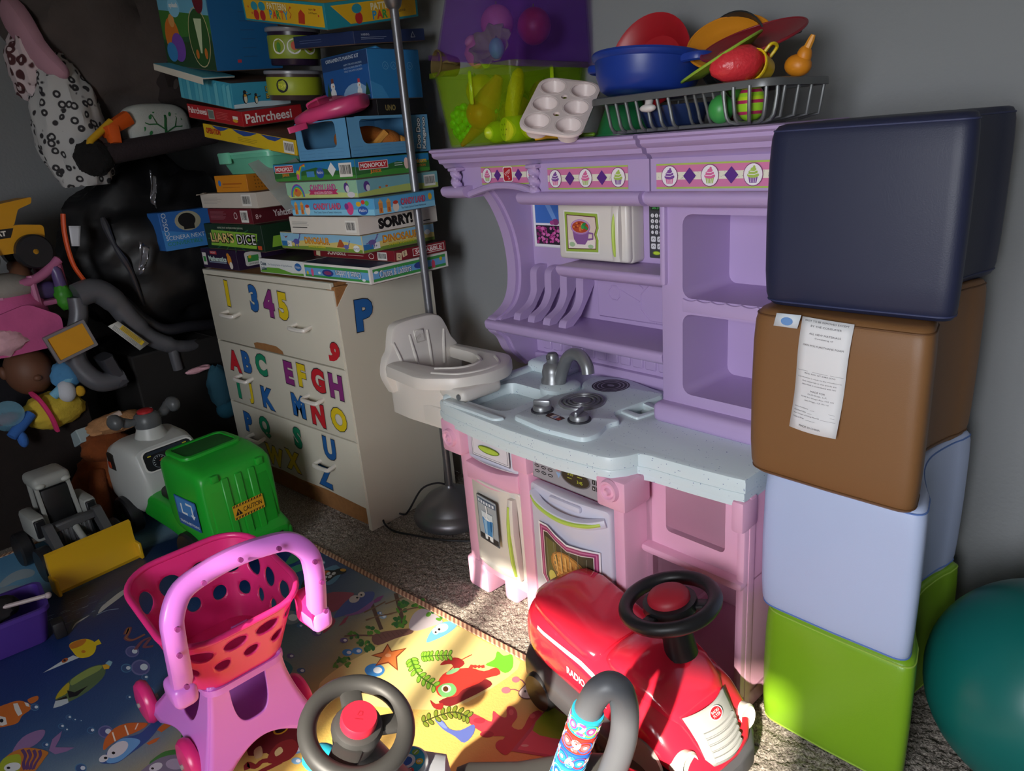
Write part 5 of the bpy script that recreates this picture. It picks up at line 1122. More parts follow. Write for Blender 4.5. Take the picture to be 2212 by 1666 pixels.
sea('snail_print', cc, [('l', '#8a4a5a', [(1700, 1105), (1670, 1070), (1640, 1062)], .003), ('l', '#8a4a5a', [(1665, 1150), (1620, 1130), (1575, 1135)], .003), ('e', '#c8707c', 1630, 1065, 26, 20), ('e', '#c8707c', 1565, 1135, 30, 22), ('s', '#6a4a44', [(1645, 1155), (1678, 1108), (1722, 1074), (1785, 1086), (1875, 1085), (1848, 1145), (1765, 1186), (1680, 1192)]), ('s', '#dccaca', [(1652, 1152), (1684, 1112), (1724, 1080), (1778, 1092), (1868, 1092), (1840, 1138), (1760, 1178), (1682, 1184)]), ('e', '#1a1a1e', 1692, 1142, 8, 8), ('e', '#1a1a1e', 1712, 1112, 8, 8)])
sea('coral_print', cc, [('s', '#c0404e', [(1325, 1352), (1340, 1290), (1400, 1312), (1470, 1342), (1480, 1272), (1520, 1302), (1568, 1312), (1572, 1245), (1622, 1250), (1640, 1312), (1602, 1372), (1670, 1392), (1722, 1300), (1780, 1268), (1812, 1312), (1750, 1400), (1640, 1500), (1560, 1562), (1500, 1502), (1560, 1440), (1450, 1432)]), ('e', '#a83040', 1390, 1335, 40, 20), ('e', '#d8606c', 1600, 1280, 16, 20), ('e', '#d8606c', 1740, 1305, 20, 16), ('e', '#a83040', 1440, 1425, 46, 22), ('e', '#c0404e', 1540, 1500, 44, 40)])
sea('shell_print', cc, [('s', '#5f6fb8', [(1095, 1325), (1150, 1338), (1190, 1388), (1262, 1400), (1352, 1360), (1352, 1420), (1290, 1482), (1230, 1440), (1150, 1392)]), ('s', '#7c90cc', [(1100, 1330), (1145, 1345), (1180, 1385), (1150, 1380)])])
sea('picture_print', cc, [('p', '#b8506e', [(1880, 1192), (2110, 1258), (2110, 1620), (1600, 1536)]), ('p', '#d8607e', [(1876, 1222), (2090, 1280), (2090, 1600), (1640, 1525)]), ('s', '#90ac2e', [(1885, 1222), (2000, 1250), (2090, 1290), (2040, 1440), (1950, 1462), (1740, 1400)]), ('s', '#7a4044', [(1960, 1400), (1990, 1360), (2060, 1370), (2050, 1430), (1990, 1450)]), ('l', '#7a5a44', [(1890, 1240), (1960, 1290), (2030, 1290)], .008), ('e', '#e0b0b8', 1690, 1500, 26, 8)])
sea('coral_print', cc, [('s', '#34707c', [(40, 960), (80, 930), (130, 950), (160, 990), (130, 1040), (60, 1030)])])

# ================================================================== RED RIDE-ON CAR
def loft(q, secs, n=28, pw=.6, T=None):
    """secs: (x, half width, z bottom, z top, y shift) ; superellipse sections"""
    vs = []; fs = []
    for x, w, z0, z1, *r in secs:
        cz, hz = (z0 + z1) / 2, (z1 - z0) / 2; yo = r[0] if r else 0; pp = r[1] if len(r) > 1 else pw
        for i in range(n):
            a = 2 * PI * i / n; c, s_ = math.cos(a), math.sin(a)
            vs.append((x, yo + w * math.copysign(abs(c) ** pp, c), cz + hz * math.copysign(abs(s_) ** pp, s_)))
    m = len(secs)
    for k in range(m - 1):
        for i in range(n): fs.append((k * n + i, k * n + (i + 1) % n, (k + 1) * n + (i + 1) % n, (k + 1) * n + i))
    fs += [tuple(range(n))[::-1], tuple((m - 1) * n + i for i in range(n))]
    q.add(vs, fs, T)
def wheel(par, pos, r_, w, tyre, hub, axis='y', name='wheel'):
    A = Matrix.Translation(pos) @ (Matrix.Rotation(R(90), 4, 'X') if axis == 'y' else Matrix.Rotation(R(90), 4, 'Y'))
    q = B(tyre); q.lathe([(r_ * .5, -w / 2), (r_ * .9, -w / 2), (r_, -w * .35), (r_, w * .35), (r_ * .9, w / 2), (r_ * .5, w / 2)], 28, A); o = q.build(name, par)
    q = B(hub); q.lathe([(0, -w * .46), (r_ * .52, -w * .46), (r_ * .58, -w * .35), (r_ * .58, w * .35), (r_ * .52, w * .46), (r_ * .15, w * .5), (0, w * .5)], 24, A); q.build('hub', o)
    return o
RED = mat('#d8243c', .2, var=.03, vscale=5, coat=.5); DGREY = plastic('#4a4a4e', .45); BLK = plastic('#1d1d20', .4); LGREY = plastic('#9fa09e', .45)
car = thing('ride_on_car', 'glossy red toddler ride-on car with black steering wheel', 'ride-on toy', (-.695, 1.03, .0065), (0, 0, R(-10.5)))
car.matrix_world = TRS((-.695, 1.03, .0065), (0, 0, R(-10.5)), (.95, .95, .99))
q = B(RED)
body = [(-.268, .02, .14, .17), (-.264, .05, .115, .21), (-.254, .074, .10, .24), (-.235, .092, .094, .262), (-.205, .104, .09, .274), (-.16, .110, .09, .272), (-.10, .112, .09, .255), (-.04, .114, .09, .240), (.0, .117, .09, .238), (.04, .120, .09, .242), (.09, .124, .09, .238), (.14, .126, .09, .224), (.18, .123, .09, .203), (.215, .114, .09, .174), (.24, .098, .09, .144), (.256, .07, .095, .122), (.264, .03, .10, .112)]
loft(q, body, 40, .72); bd = q.build('body', car, angle=60)
def car_side(x, z):
    for a, c in zip(body, body[1:]):
        if a[0] <= x <= c[0]:
            f_ = (x - a[0]) / (c[0] - a[0]); w, z0, z1 = (a[k] + (c[k] - a[k]) * f_ for k in (1, 2, 3)); cz, hz = (z0 + z1) / 2, (z1 - z0) / 2
            s_ = min(.999, abs(z - cz) / hz) ** (1 / .72); return -w * max(0, 1 - s_ * s_) ** .36
    return -.1
q = B(RED); loft(q, [(-.246, .03, .235, .25), (-.236, .062, .22, .272), (-.205, .088, .22, .287), (-.16, .097, .22, .285), (-.10, .099, .21, .267), (-.04, .098, .2, .252), (-.012, .094, .2, .247), (-.002, .08, .2, .243)], 32, .66); q.build('seat', car, angle=60)
q = B(RED); loft(q, [(.0, .05, .2, .24), (.012, .078, .2, .25), (.04, .092, .2, .262), (.09, .097, .2, .260), (.14, .092, .19, .244), (.18, .08, .17, .219), (.205, .06, .16, .193)], 32, .66); q.build('hood', car, angle=60)
q = B(DGREY)
skirt = [(-.274, .03, .055, .105), (-.266, .075, .045, .112), (-.245, .1, .04, .114), (-.15, .116, .04, .106), (.0, .125, .04, .102), (.13, .134, .04, .108), (.2, .13, .04, .108), (.24, .112, .042, .106), (.268, .075, .045, .1), (.276, .03, .05, .095)]
loft(q, skirt, 36, .4); q.build('bumper_skirt', car, angle=50)
for x, y in ((-.185, -.098), (-.185, .098), (.16, -.11), (.16, .11)): wheel(car, (x, y, .046), .046, .042, BLK, DGREY)
# grille, lights, badge
q = B(LGREY)
def nose(u, v):   # panel laid over the nose
    P = [(.205, .196), (.222, .178), (.238, .158), (.25, .134), (.258, .112)]
    t = v * 4; k = min(3, int(t)); f_ = t - k; x = P[k][0] + (P[k + 1][0] - P[k][0]) * f_; z = P[k][1] + (P[k + 1][1] - P[k][1]) * f_
    w = .062 - .012 * v; s_ = (u * 2 - 1); return (x + .009 - .016 * s_ * s_, w * s_, z + .006 - .004 * s_ * s_)
q.sheet(nose, 12, 12); gr_ = q.build('grille', car, solid=.006)
for k in range(5):
    v0 = .42 + k * .12; q = B(LGREY); q.tube([Vector(nose(.12 + u * .76 / 8, v0)) + Vector((.004, 0, .003)) for u in range(9)], .0052, 8); q.build('grille_bar', gr_)
nb = Vector(nose(.5, .16)); nx = Vector(nose(.5, .3)) - nb
printing(gr_, frame(nb + Vector((.0045, 0, .0035)), (0, 1, 0), -nx), [('e', '#e8dcdc', 0, 0, 1.75, 1.25), ('e', '#b01c28', 0, 0, 1.55, 1.08), ('t', '#f0e6e6', 'RADIO', 0, .32, .5, dict(w=2.1)), ('t', '#f0e6e6', 'FLYER', 0, -.35, .5, dict(w=2.0))], 'badge', lift=.001)
for y in (-.09, .09):
    q = B(plastic('#d8d4c8', .3)); A = Matrix.Translation((.205, y, .128)) @ Matrix.Rotation(R(78), 4, 'Y'); q.lathe([(.024, -.01), (.026, .02), (.026, .034), (.022, .038), (.019, .034), (0, .034)], 24, A); q.build('headlight', car)
# side print, following the flank
def flank(x0, z0):
    return lambda p: (x0 + p[0], car_side(x0 + p[0], z0 + p[1]) - .0012 - p[2], z0 + p[1])
zz = [(-18 + k * 1.2, 21.6 - k * .10) for k in range(17)]
o = [('p', '#e8e4e4', [zz[k], zz[k + 1], (zz[k + 1][0], zz[k + 1][1] + .75), (zz[k][0], zz[k][1] + .75)]) for k in range(16)]
printing(bd, Matrix(), o, 'stripe', wrap=flank(0, 0), lift=0, step=0)
printing(bd, Matrix(), [('t', '#e8e4e4', 'RADIO', -4.5, 17.4, 1.7, dict(b=.03, w=6.0, sk=-.03))], 'lettering', wrap=flank(0, 0), lift=0)
printing(bd, Matrix(), [('t', '#e8e4e4', 'FLYER', 2.4, 17.2, 1.7, dict(b=.03, w=6.0, sk=-.03))], 'lettering', wrap=flank(0, 0), lift=0)
q = B(LGREY); q.lathe([(.058, 0), (.058, .006), (.042, .008), (.0, .006)], 24, Matrix.Translation((.15, -.123, .10)) @ Matrix.Rotation(R(90), 4, 'X'), 0, 2 * PI); q.build('wheel_arch', car)
# steering wheel
sw = Matrix.Translation((.10, .02, .362)) @ Matrix.Rotation(R(-10), 4, 'Y') @ Matrix.Rotation(R(6), 4, 'X')
q = B(BLK); q.lathe([(.034, -.115), (.03, -.05), (.026, -.012), (0, -.012)], 20, sw); q.build('steering_column', car)
q = B(BLK); q.torus(.09, .0145, 48, 14, sw); q.lathe([(0, -.018), (.05, -.018), (.056, -.008), (.054, .006), (.044, .008)], 28, sw)
for a in (.5, 2.6, 4.7): q.box(.04, .085, -.014, .014, -.014, .0, .005, 2, sw @ Matrix.Rotation(a, 4, 'Z'))
w_ = q.build('steering_wheel', car)
q = B(mat('#a82030', .5, var=.04)); q.lathe([(.043, .004), (.043, .014), (.038, .022), (.024, .028), (0, .03)], 28, sw); q.build('horn_button', w_)

# ================================================================== NEAR RIDE-ON WITH NUMBER ROLLERS
RM_ = thing('activity_ride_on', 'grey and red activity ride-on with number rollers on its arched handle', 'ride-on toy', (-.63, .575, .0065), (0, 0, R(225)))
ri = RM_.matrix_world.inverted()
def rl(p): return ri @ Vector(p)
SG_ = plastic('#6e6e70', .5)
q = B(RED); loft(q, [(-.27, .03, .06, .12), (-.26, .09, .05, .19), (-.2, .12, .05, .205), (-.1, .115, .05, .2), (.03, .11, .05, .2), (.1, .115, .05, .235), (.17, .11, .05, .25), (.235, .09, .05, .21), (.26, .05, .06, .13)], 30, .5); rb = q.build('body', RM_, angle=50)
q = B(plastic('#454442', .6)); loft(q, [(-.20, .04, .205, .232), (-.19, .085, .19, .244), (-.12, .1, .19, .24), (-.03, .1, .19, .232), (.05, .098, .19, .246), (.07, .085, .19, .252), (.078, .05, .2, .25)], 28, .42); q.build('seat', RM_, angle=50)
q = B(plastic('#a8abb4', .45)); loft(q, [(.075, .05, .2, .262), (.085, .09, .19, .282), (.13, .1, .18, .29), (.19, .092, .18, .272), (.22, .06, .18, .245)], 26, .45); dash = q.build('dashboard', RM_, angle=50)
for x, y in ((-.18, -.115), (-.18, .115), (.17, -.11), (.17, .11)): wheel(RM_, (x, y, .055), .055, .045, BLK, plastic('#b01c28'))
# spinning dial
dp = rl(at_z(880, 1655, .292)); q = B(plastic('#c9ccd0', .35)); DT = Matrix.Translation((dp.x, dp.y, .284)); q.lathe([(.034, 0), (.034, .008), (.03, .011), (0, .011)], 30, DT); dial = q.build('number_dial', RM_)
o = [('p', '#1ea0c0', circ(0, 0, 2.9, n=30)), ('p', '#e8f0f0', circ(0, 0, 1.4, n=20)), ('p', '#2a68c0', circ(0, 0, .9, n=16))]
for k in range(6): a = k * PI / 3; o += [('e', ('#8ac23a', '#d83a3a', '#e0c02a')[k % 3], 2.1 * math.cos(a), 2.1 * math.sin(a), .6), ('t', '#f4f4f4', str(k + 1), 2.1 * math.cos(a), 2.1 * math.sin(a), .8, dict(rot=a - PI / 2, b=.02))]
printing(dial, DT @ Matrix.Translation((0, 0, .0112)) @ Matrix.Rotation(R(-130), 4, 'Z'), o, 'number_print')
# steering wheel facing up towards the rider
sc_ = rl(at_z(772, 1572, .43)); nrm = (ri.to_3x3() @ Vector((.38, .02, .92))).normalized()
xx = (ri.to_3x3() @ RT).normalized(); yy = nrm.cross(xx).normalized(); xx = yy.cross(nrm)
SWM = Matrix(((xx.x, yy.x, nrm.x, sc_.x), (xx.y, yy.y, nrm.y, sc_.y), (xx.z, yy.z, nrm.z, sc_.z), (0, 0, 0, 1)))
WG = plastic('#3b3a39', .5)
q = B(WG); q.torus(.071, .0135, 48, 16, SWM)
q.lathe([(.0, -.05), (.03, -.05), (.034, -.02), (.038, .0), (.034, .01), (.026, .014), (0, .014)], 26, SWM)
for a, w2 in ((R(110), .016), (R(18), .014), (R(258), .022)): q.box(.022, .068, -w2, w2, -.012, .003, .005, 2, SWM @ Matrix.Rotation(a, 4, 'Z'))
sw2 = q.build('steering_wheel', RM_)
q = B(WG); lo = SWM @ Vector((0, 0, -.045)); q.tube([tuple(lo), tuple(lo.lerp(Vector((.15, 0, .27)), .5)), (.15, 0, .26)], [.03, .034, .045], 18); q.build('steering_column', RM_)
q = B(plastic('#d0263c', .4)); q.lathe([(.0265, .008), (.0265, .026), (.0245, .029), (0, .029)], 28, SWM); hb_ = q.build('horn_button', sw2)
printing(hb_, SWM @ Matrix.Translation((0, 0, .0292)), [('l', '#a01c2e', [(-.35, .1), (-.1, .75), (.3, .7), (.35, .2), (-.1, 0)], .13), ('l', '#a01c2e', [(-.6, -.5), (.5, -.45)], .13)], 'embossed_mark', lift=.0002)
# coloured bead panel glimpsed through the wheel
q = B(plastic('#2ab0c8', .4)); p_ = rl(at_z(690, 1628, .30)); q.ell((p_.x, p_.y, .285), .03, .024, .02); q.build('bead_panel', RM_)
# arched handle
AP = [(1215, 1740, .20), (1232, 1668, .272), (1252, 1590, .352), (1272, 1530, .412), (1292, 1496, .448), (1318, 1482, .462), (1340, 1496, .45), (1350, 1540, .41), (1345, 1600, .36), (1322, 1668, .30), (1290, 1740, .22)]
aw = spline([tuple(rl(at_z(*a))) for a in AP], 6)
aw = [tuple(rl(at_z(1215, 1740, .20)) + Vector((.0, 0, -.06)))] + aw + [tuple(rl(at_z(1290, 1740, .22)) + Vector((.0, 0, -.08)))]
q = B(plastic('#5b5d62', .45)); q.tube(aw, .021, 18, up=(1, 0, 0)); ah = q.build('arched_handle', RM_)
A0 = rl(at_z(1212, 1700, .245)); A1 = rl(at_z(1271, 1534, .408)); ax = (A1 - A0); L = ax.length; axn = ax.normalized()
tocam = (ri @ Vector((0, 0, CAM_H)) - A0); e1 = (tocam - axn * tocam.dot(axn)).normalized(); e2 = axn.cross(e1)
NB = 5; RR = .0245
rcol = (('#2a90d8', '#e8f0f4', '#5fc0e0', '6'), ('#3ab0e4', '#f0f4f6', '#2a58c0', '2'), ('#2a68d0', '#d83a3a', '#3aa0e0', '8'), ('#d83a2e', '#3a68c8', '#e06a6a', '1'), ('#2aa8c8', '#8ac23a', '#d84a8a', '9'))
for k in range(NB):
    z0, z1 = L * k / NB + .0006, L * (k + 1) / NB - .0006; c = rcol[k]
    RT_ = Matrix(((e1.x, e2.x, axn.x, A0.x), (e1.y, e2.y, axn.y, A0.y), (e1.z, e2.z, axn.z, A0.z), (0, 0, 0, 1)))
    q = B(plastic(c[0], .3)); q.lathe([(.019, z0), (RR, z0 + .0008), (RR, z1 - .0008), (.019, z1)], 30, RT_); ro = q.build('number_roller', RM_); ro['label'] = 'colourful number roller'
    def cyw(p_, z0=z0, z1=z1): a = p_[0] / RR; r_ = RR + .0004 + p_[2]; return (r_ * math.cos(a), r_ * math.sin(a), (z0 + z1) / 2 + p_[1])
    o = []; h_ = (z1 - z0) * 100
    for j in range(-3, 4):
        x = j * 1.5
        if j % 2 == 0: o += [('t', '#f4f4f4', str((k * 3 + j) % 10), x, 0, h_ * .72, dict(b=.05))]
        else:
            o += [('e', c[1], x, 0, h_ * .36, h_ * .36), ('e', c[2], x, 0, h_ * .22, h_ * .22), ('e', '#f0f0f0', x, 0, h_ * .1, h_ * .1)] + [('e', c[2], x + h_ * .52 * math.cos(t), h_ * .38 * math.sin(t), h_ * .09) for t in (.7, 2.4, 3.9, 5.5)]
    printing(ro, RT_, o, 'number_print', wrap=cyw, lift=0)

# ================================================================== PINK SHOPPING CART
CR = thing('toy_shopping_cart', 'pink and lilac toy shopping cart with round holes in its basket', 'toy cart', (-1.42, .50, .0065), (0, 0, R(-4)))
HOT = mat('#e0307c', .28, var=.03, vscale=5); LIL = mat('#d07ad8', .28, var=.03, vscale=5)
# basket: tapered rounded tub with round holes
def rr_pt(s, w, d, r_):
    P = rrect(-w / 2, -d / 2, w, d, r_, 8); n = len(P); seg = []; tot = 0
    for i in range(n): l_ = math.dist(P[i], P[(i + 1) % n]); seg.append((tot, l_)); tot += l_
    t = (s % 1) * tot
    for i, (t0, l_) in enumerate(seg):
        if t <= t0 + l_ + 1e-9: f_ = (t - t0) / l_ if l_ else 0; a, c = P[i], P[(i + 1) % n]; return (a[0] + (c[0] - a[0]) * f_, a[1] + (c[1] - a[1]) * f_)
    return P[0]
NU, NV = 200, 34
def bask(u, v):
    x, y = rr_pt(u, .20 + .10 * v, .185 + .085 * v, .05 + .03 * v); lift_ = .035 * (x / .15) * v * v * (-1)
    return Vector((x + .075 + .015 * v, y, .245 + .165 * v + lift_ * .6))
per = .9
holes = []
for i in range(14):
    holes.append(((i + .15) / 14, .70, .023)); holes.append(((i + .65) / 14, .38, .017))
grid = [[(i / NU, j / NV) for i in range(NU)] for j in range(NV + 1)]
def hit(u, v):
    for hu, hv, hr in holes:
        du = min(abs(u - hu), 1 - abs(u - hu)) * per; dv = (v - hv) * .19
        d = math.hypot(du, dv) / hr
        if d < 1: return True
    return False
cells = {}
for j in range(NV):
    for i in range(NU): cells[(i, j)] = not hit((i + .5) / NU, (j + .5) / NV)
pos = {}
for j in range(NV + 1):
    for i in range(NU):
        u, v = i / NU, j / NV
        adj = [cells.get(((i + a) % NU, j + c)) for a in (-1, 0) for c in (-1, 0)]
        if True in adj and False in adj:
            for hu, hv, hr in holes:
                su = u - hu; su = su - round(su); du = su * per; dv = (v - hv) * .19; d = math.hypot(du, dv)
                if 1e-6 < d < hr * 1.5: u = hu + du / d * hr / per; v = hv + dv / d * hr / .19; break
        pos[(i, j)] = bask(u, v)
q = B(HOT); idx = {}; vs = []
for k_, p_ in pos.items(): idx[k_] = len(vs); vs.append(tuple(p_))
q.add(vs, [(idx[(i, j)], idx[((i + 1) % NU, j)], idx[((i + 1) % NU, j + 1)], idx[(i, j + 1)]) for (i, j), ok in cells.items() if ok] + [tuple(idx[(i, 0)] for i in range(NU))[::-1]])
bk_ = q.build('basket', CR, solid=.004, angle=60)
q = B(HOT); q.tube([tuple(bask(i / 60, 1.0)) for i in range(60)], .0065, 10, closed=True); q.build('basket_rim', bk_)
for s in (-1, 1):
    q = B(HOT); q.prism(rpoly([(.19, .31), (.26, .315), (.265, .355), (.2, .385)], .012), -.012, .012, Matrix(((1, 0, 0, 0), (0, 0, 1, s * .128), (0, 1, 0, 0), (0, 0, 0, 1)))); q.build('handle_bracket', bk_)
# frame: flared pedestal with U-shaped openings
def side_map(k):
    def f(s, t):   # s -1..1 across, t 0..1 up
        wB, dB, wT, dT = .32, .25, .15, .15
        fl_ = (1 - t) ** 1.7; w = wT + (wB - wT) * fl_; d = dT + (dB - dT) * fl_; z = .045 + .205 * t; cx = .02 + .075 * t
        bul = .0
        return {0: Vector((cx + w / 2, s * d / 2, z)), 1: Vector((cx - w / 2, -s * d / 2, z)), 2: Vector((cx - s * w / 2, d / 2, z)), 3: Vector((cx + s * w / 2, -d / 2, z))}[k]
    return f
def arch_(s): return .16 * max(0, 1 - (s / .62) ** 2)
def u_cut(s): return 1.0 if abs(s) >= .5 else .38 + .62 * (1 - (1 - (abs(s) / .5) ** 3.2) ** (1 / 2.2))
cols = sorted(set([-1 + .1 * i for i in range(6)] + [-.5 + .5 * math.sin(PI * .5 * (i / 14 - 1)) + .5 for i in range(15)] + [.5 * math.sin(PI * .5 * i / 14) for i in range(15)] + [.5 + .1 * i for i in range(6)]))
cols = [c_ for n_, c_ in enumerate(cols) if n_ == 0 or c_ - cols[n_ - 1] > 1e-4]
for k in range(4):
    f = side_map(k); NT = 18; q = B(LIL); vs = []; fs = []
    for s_ in cols:
        t0, t1 = arch_(s_), u_cut(s_)
        for j in range(NT + 1): vs.append(tuple(f(s_, t0 + (t1 - t0) * j / NT)))
    for i in range(len(cols) - 1):
        for j in range(NT): fs.append((i * (NT + 1) + j, (i + 1) * (NT + 1) + j, (i + 1) * (NT + 1) + j + 1, i * (NT + 1) + j + 1))
    q.add(vs, fs); q.build('frame_panel', CR, solid=.006, angle=60)
q = B(LIL); q.prism(rrect(-.10, -.105, .25, .21, .03), .085, .09); q.build('lower_tray', CR)
q = B(LIL); q.prism(rrect(.02, -.085, .16, .17, .03), .228, .242); q.build('basket_seat', CR)
# handle
HP = [(.245, -.135, .335), (.262, -.135, .40), (.272, -.134, .455), (.272, -.128, .495), (.262, -.10, .528), (.255, -.05, .538), (.253, 0, .541), (.255, .05, .538), (.262, .10, .528), (.272, .128, .495), (.272, .134, .455), (.262, .135, .40), (.245, .135, .335)]
q = B(LIL); q.tube(spline(HP, 5), .0165, 12, sq=(.7, 1.15)); hd = q.build('handle', CR)
for s in (-1, 1): q = B(LIL); q.box(.205, .27, s * .137 - .022, s * .137 + .022, .305, .352, .014, 3); q.build('handle_socket', hd)
q = B(mat('#7a2a6a', .6))
for x, y, z in ((.28, -.137, .36), (.288, -.137, .43), (.29, -.13, .48), (.283, -.07, .536), (.278, .0, .545), (.283, .07, .536), (.29, .13, .48), (.288, .137, .43), (.28, .137, .36)): q.cyl((x, y, z), (x + .006, y, z + .001), .0045, n=10)
sh_ = q.build('screw_hole', hd); sh_['kind'] = 'stuff'
for x, y in ((-.165, -.125), (-.165, .125), (.095, -.125), (.095, .125)):
    A = Matrix.Translation((x, y, .052)) @ Matrix.Rotation(R(90), 4, 'X')
    q = B(HOT); q.lathe([(0, -.016), (.03, -.016), (.046, -.012), (.052, -.004), (.052, .004), (.046, .012), (.03, .016), (0, .016)], 30, A); wl = q.build('wheel', CR)
    q = B(LGREY); q.cyl((x, y * .8, .052), (x, y * 1.16, .052), .006, n=10); q.build('axle', wl)

# ================================================================== GREEN GARBAGE TRUCK RIDE-ON
GT = thing('toy_garbage_truck', 'green and white ride-on garbage truck with caution sticker', 'ride-on toy', (-2.305, .875, 0), (0, 0, R(3)))
GT.matrix_world = TRS((-2.305, .875, .0065), (0, 0, R(3)), (1, 1, .91))
GRN = plastic('#1fa82e', .38); WHT = plastic('#b9bcb9', .4)
q = B(GRN)   # chassis, +x is the back of the truck
loft(q, [(-.2, .07, .09, .15), (-.19, .1, .08, .19), (-.1, .105, .08, .2), (0, .11, .08, .2), (.12, .118, .07, .2), (.27, .125, .06, .18), (.33, .128, .06, .125), (.345, .11, .07, .12)], 28, .35); ch = q.build('chassis', GT, angle=45)
q = B(GRN); loft(q, [(.045, .085, .16, .36), (.055, .112, .15, .395), (.1, .124, .14, .412), (.2, .126, .12, .408), (.27, .123, .10, .396), (.298, .12, .09, .385), (.306, .112, .09, .372)], 36, .2); hop = q.build('hopper', GT, angle=45)
q = B(mat('#0f5a1c', .6)); q.prism(rrect(.07, -.085, .12, .17, .02), .405, .4135, r=.002); q.build('hopper_opening', hop)  # solid plate; shade of the open hopper put into its colour
q = B(GRN); q.prism([rrect(.06, -.1, .14, .2, .03), rrect(.075, -.085, .112, .17, .02)], .405, .418, r=.004); q.build('opening_rim', hop)
FX = frame((.316, 0, 0), (0, 1, 0), (-.05, 0, 1))
q = B(GRN); q.prism(rpoly([(-.102, .115), (.102, .115), (.1, .345), (.085, .372), (-.085, .372), (-.1, .345)], .025), -.02, .006, FX, r=.005); lid = q.build('tailgate', GT)
for y in (-.045, 0, .045): q = B(GRN); q.box(y - .012, y + .012, .13, .355, .006, .012, .004, 1, FX); q.build('tailgate_rib', lid)
for y in (-.075, .075): q = B(GRN); q.box(y - .012, y + .012, .352, .378, .0, .018, .005, 2, FX); q.build('hinge_clip', lid)
o = [('p', '#d8a41e', cm(rrect(-.052, -.026, .104, .052, .003)))]
for k in range(10): o += [('p', '#1d1a12', [(-5 + k, 1.9), (-4.5 + k, 1.9), (-4.2 + k, 2.5), (-4.7 + k, 2.5)]), ('p', '#1d1a12', [(-5 + k, -2.5), (-4.5 + k, -2.5), (-4.2 + k, -1.9), (-4.7 + k, -1.9)])]
o += [('p', '#1d1a12', [(-4.7, -1.2), (-2.3, -1.2), (-3.5, 1.2)]), ('t', '#d8a41e', '!', -3.5, -.3, 1.3, dict(b=.03)), ('t', '#1d1a12', 'CAUTION', 1.3, 0, 1.7, dict(w=6.3, b=.01)), ('r', '#1d1a12', -5.1, 1.72, 10.2, .12), ('r', '#1d1a12', -5.1, -1.84, 10.2, .12)]
printing(lid, FX @ Matrix.Translation((.008, .225, .0125)), o, 'caution_sticker')
q = B(GRN); q.box(.26, .345, -.13, .13, .06, .105, .015, 3); bmp = q.build('rear_bumper', GT)
printing(bmp, frame((.3455, .03, .082), (0, 1, 0), (0, 0, 1)), [('p', '#1a1a1c', cm(rrect(-.06, -.02, .12, .04, .003))), ('t', '#e0c01e', 'THIS', 1.6, 1.1, .7, dict(w=3)), ('t', '#e0c01e', 'ST', 2.4, -.5, 1.7, dict(b=.03, w=4))], 'plate')
# side sticker (viewer side is -y)
o = [('p', '#1f5a9c', cm(rrect(-.065, -.055, .13, .11, .004))), ('p', '#3f86c8', [(-5.8, -1), (2, -1), (5.8, 3.5), (5.8, 5), (-5.8, 5)]), ('l', '#e6ecf0', [(-3, 3), (-3, -.5), (0, -.5)], .9), ('l', '#e6ecf0', [(0, 3.5), (3.4, 3.5), (3.4, 0)], .9), ('p', '#e6ecf0', [(2, 0), (4.8, 0), (3.4, -1.6)]), ('t', '#e8eef2', 'TRASH & RECYCLING', 0, -4, .9, dict(w=11.5, b=.02))]
printing(hop, frame((.2, -.1265, .235), (1, 0, 0), (0, 0, 1)), o, 'side_sticker', lift=.001)
q = B(plastic('#1f1d1e', .5)); loft(q, [(-.09, .06, .18, .22), (-.07, .08, .18, .235), (.0, .085, .18, .235), (.04, .08, .18, .26), (.06, .07, .18, .29)], 20, .5); q.build('saddle', GT, angle=45)
# white cab
q = B(WHT); loft(q, [(-.42, .08, .12, .2), (-.41, .105, .1, .25), (-.36, .115, .09, .345), (-.3, .118, .09, .375), (-.2, .116, .09, .372), (-.155, .108, .12, .36), (-.13, .1, .14, .28), (-.12, .09, .15, .25)], 30, .35); cab = q.build('cab', GT, angle=45)
DX = frame((-.138, 0, .312), (0, 1, 0), (-.26, 0, 1))
o = [('p', '#dcdcd8', cm(rrect(-.09, -.042, .18, .084, .02))), ('p', '#101418', cm(rrect(-.084, -.037, .168, .074, .018))), ('p', '#1c2836', [(-7.5, 2.2), (7.5, 2.2), (6.5, 3.3), (-6.5, 3.3)])]
for cx_ in (-3.6, 3.6):
    o += [('l', '#8a96a0', circ(cx_, -.9, 2.3, n=22) + [circ(cx_, -.9, 2.3, n=22)[0]], .14)] + [('l', '#c8d0d4', [(cx_ + 1.6 * math.cos(a), -.9 + 1.6 * math.sin(a)), (cx_ + 2.05 * math.cos(a), -.9 + 2.05 * math.sin(a))], .2) for a in (k * .45 - .5 for k in range(10))] + [('l', '#d84a3a', [(cx_, -.9), (cx_ + 1.1, -.1)], .16)]
o += [('r', '#c8c02a', -7, 1.7, 1.2, .35), ('r', '#c8c02a', 5.4, 2.3, 1.4, .4), ('r', '#c8a02a', -.6, 1.4, .7, .5)]
printing(cab, DX @ Matrix.Translation((0, 0, .004)), o, 'dashboard_sticker', lift=.004)
q = B(mat('#1a1410', .6)); q.box(-.345, -.29, -.1195, -.11, .255, .325, .006, 1); q.build('side_window', cab)
q = B(plastic('#a83a1c')); q.box(-.345, -.32, -.121, -.112, .26, .29, .003, 1); q.build('window_sticker', cab)
q = B(WHT); q.lathe([(.055, .365), (.05, .38), (.042, .40), (.04, .415), (0, .415)], 22, Matrix.Translation((-.235, 0, 0))); q.build('steering_neck', GT)
q = B(plastic('#55585a', .4)); q.lathe([(.042, .41), (.045, .43), (.04, .455), (.03, .465), (0, .466)], 22, Matrix.Translation((-.235, 0, 0)))
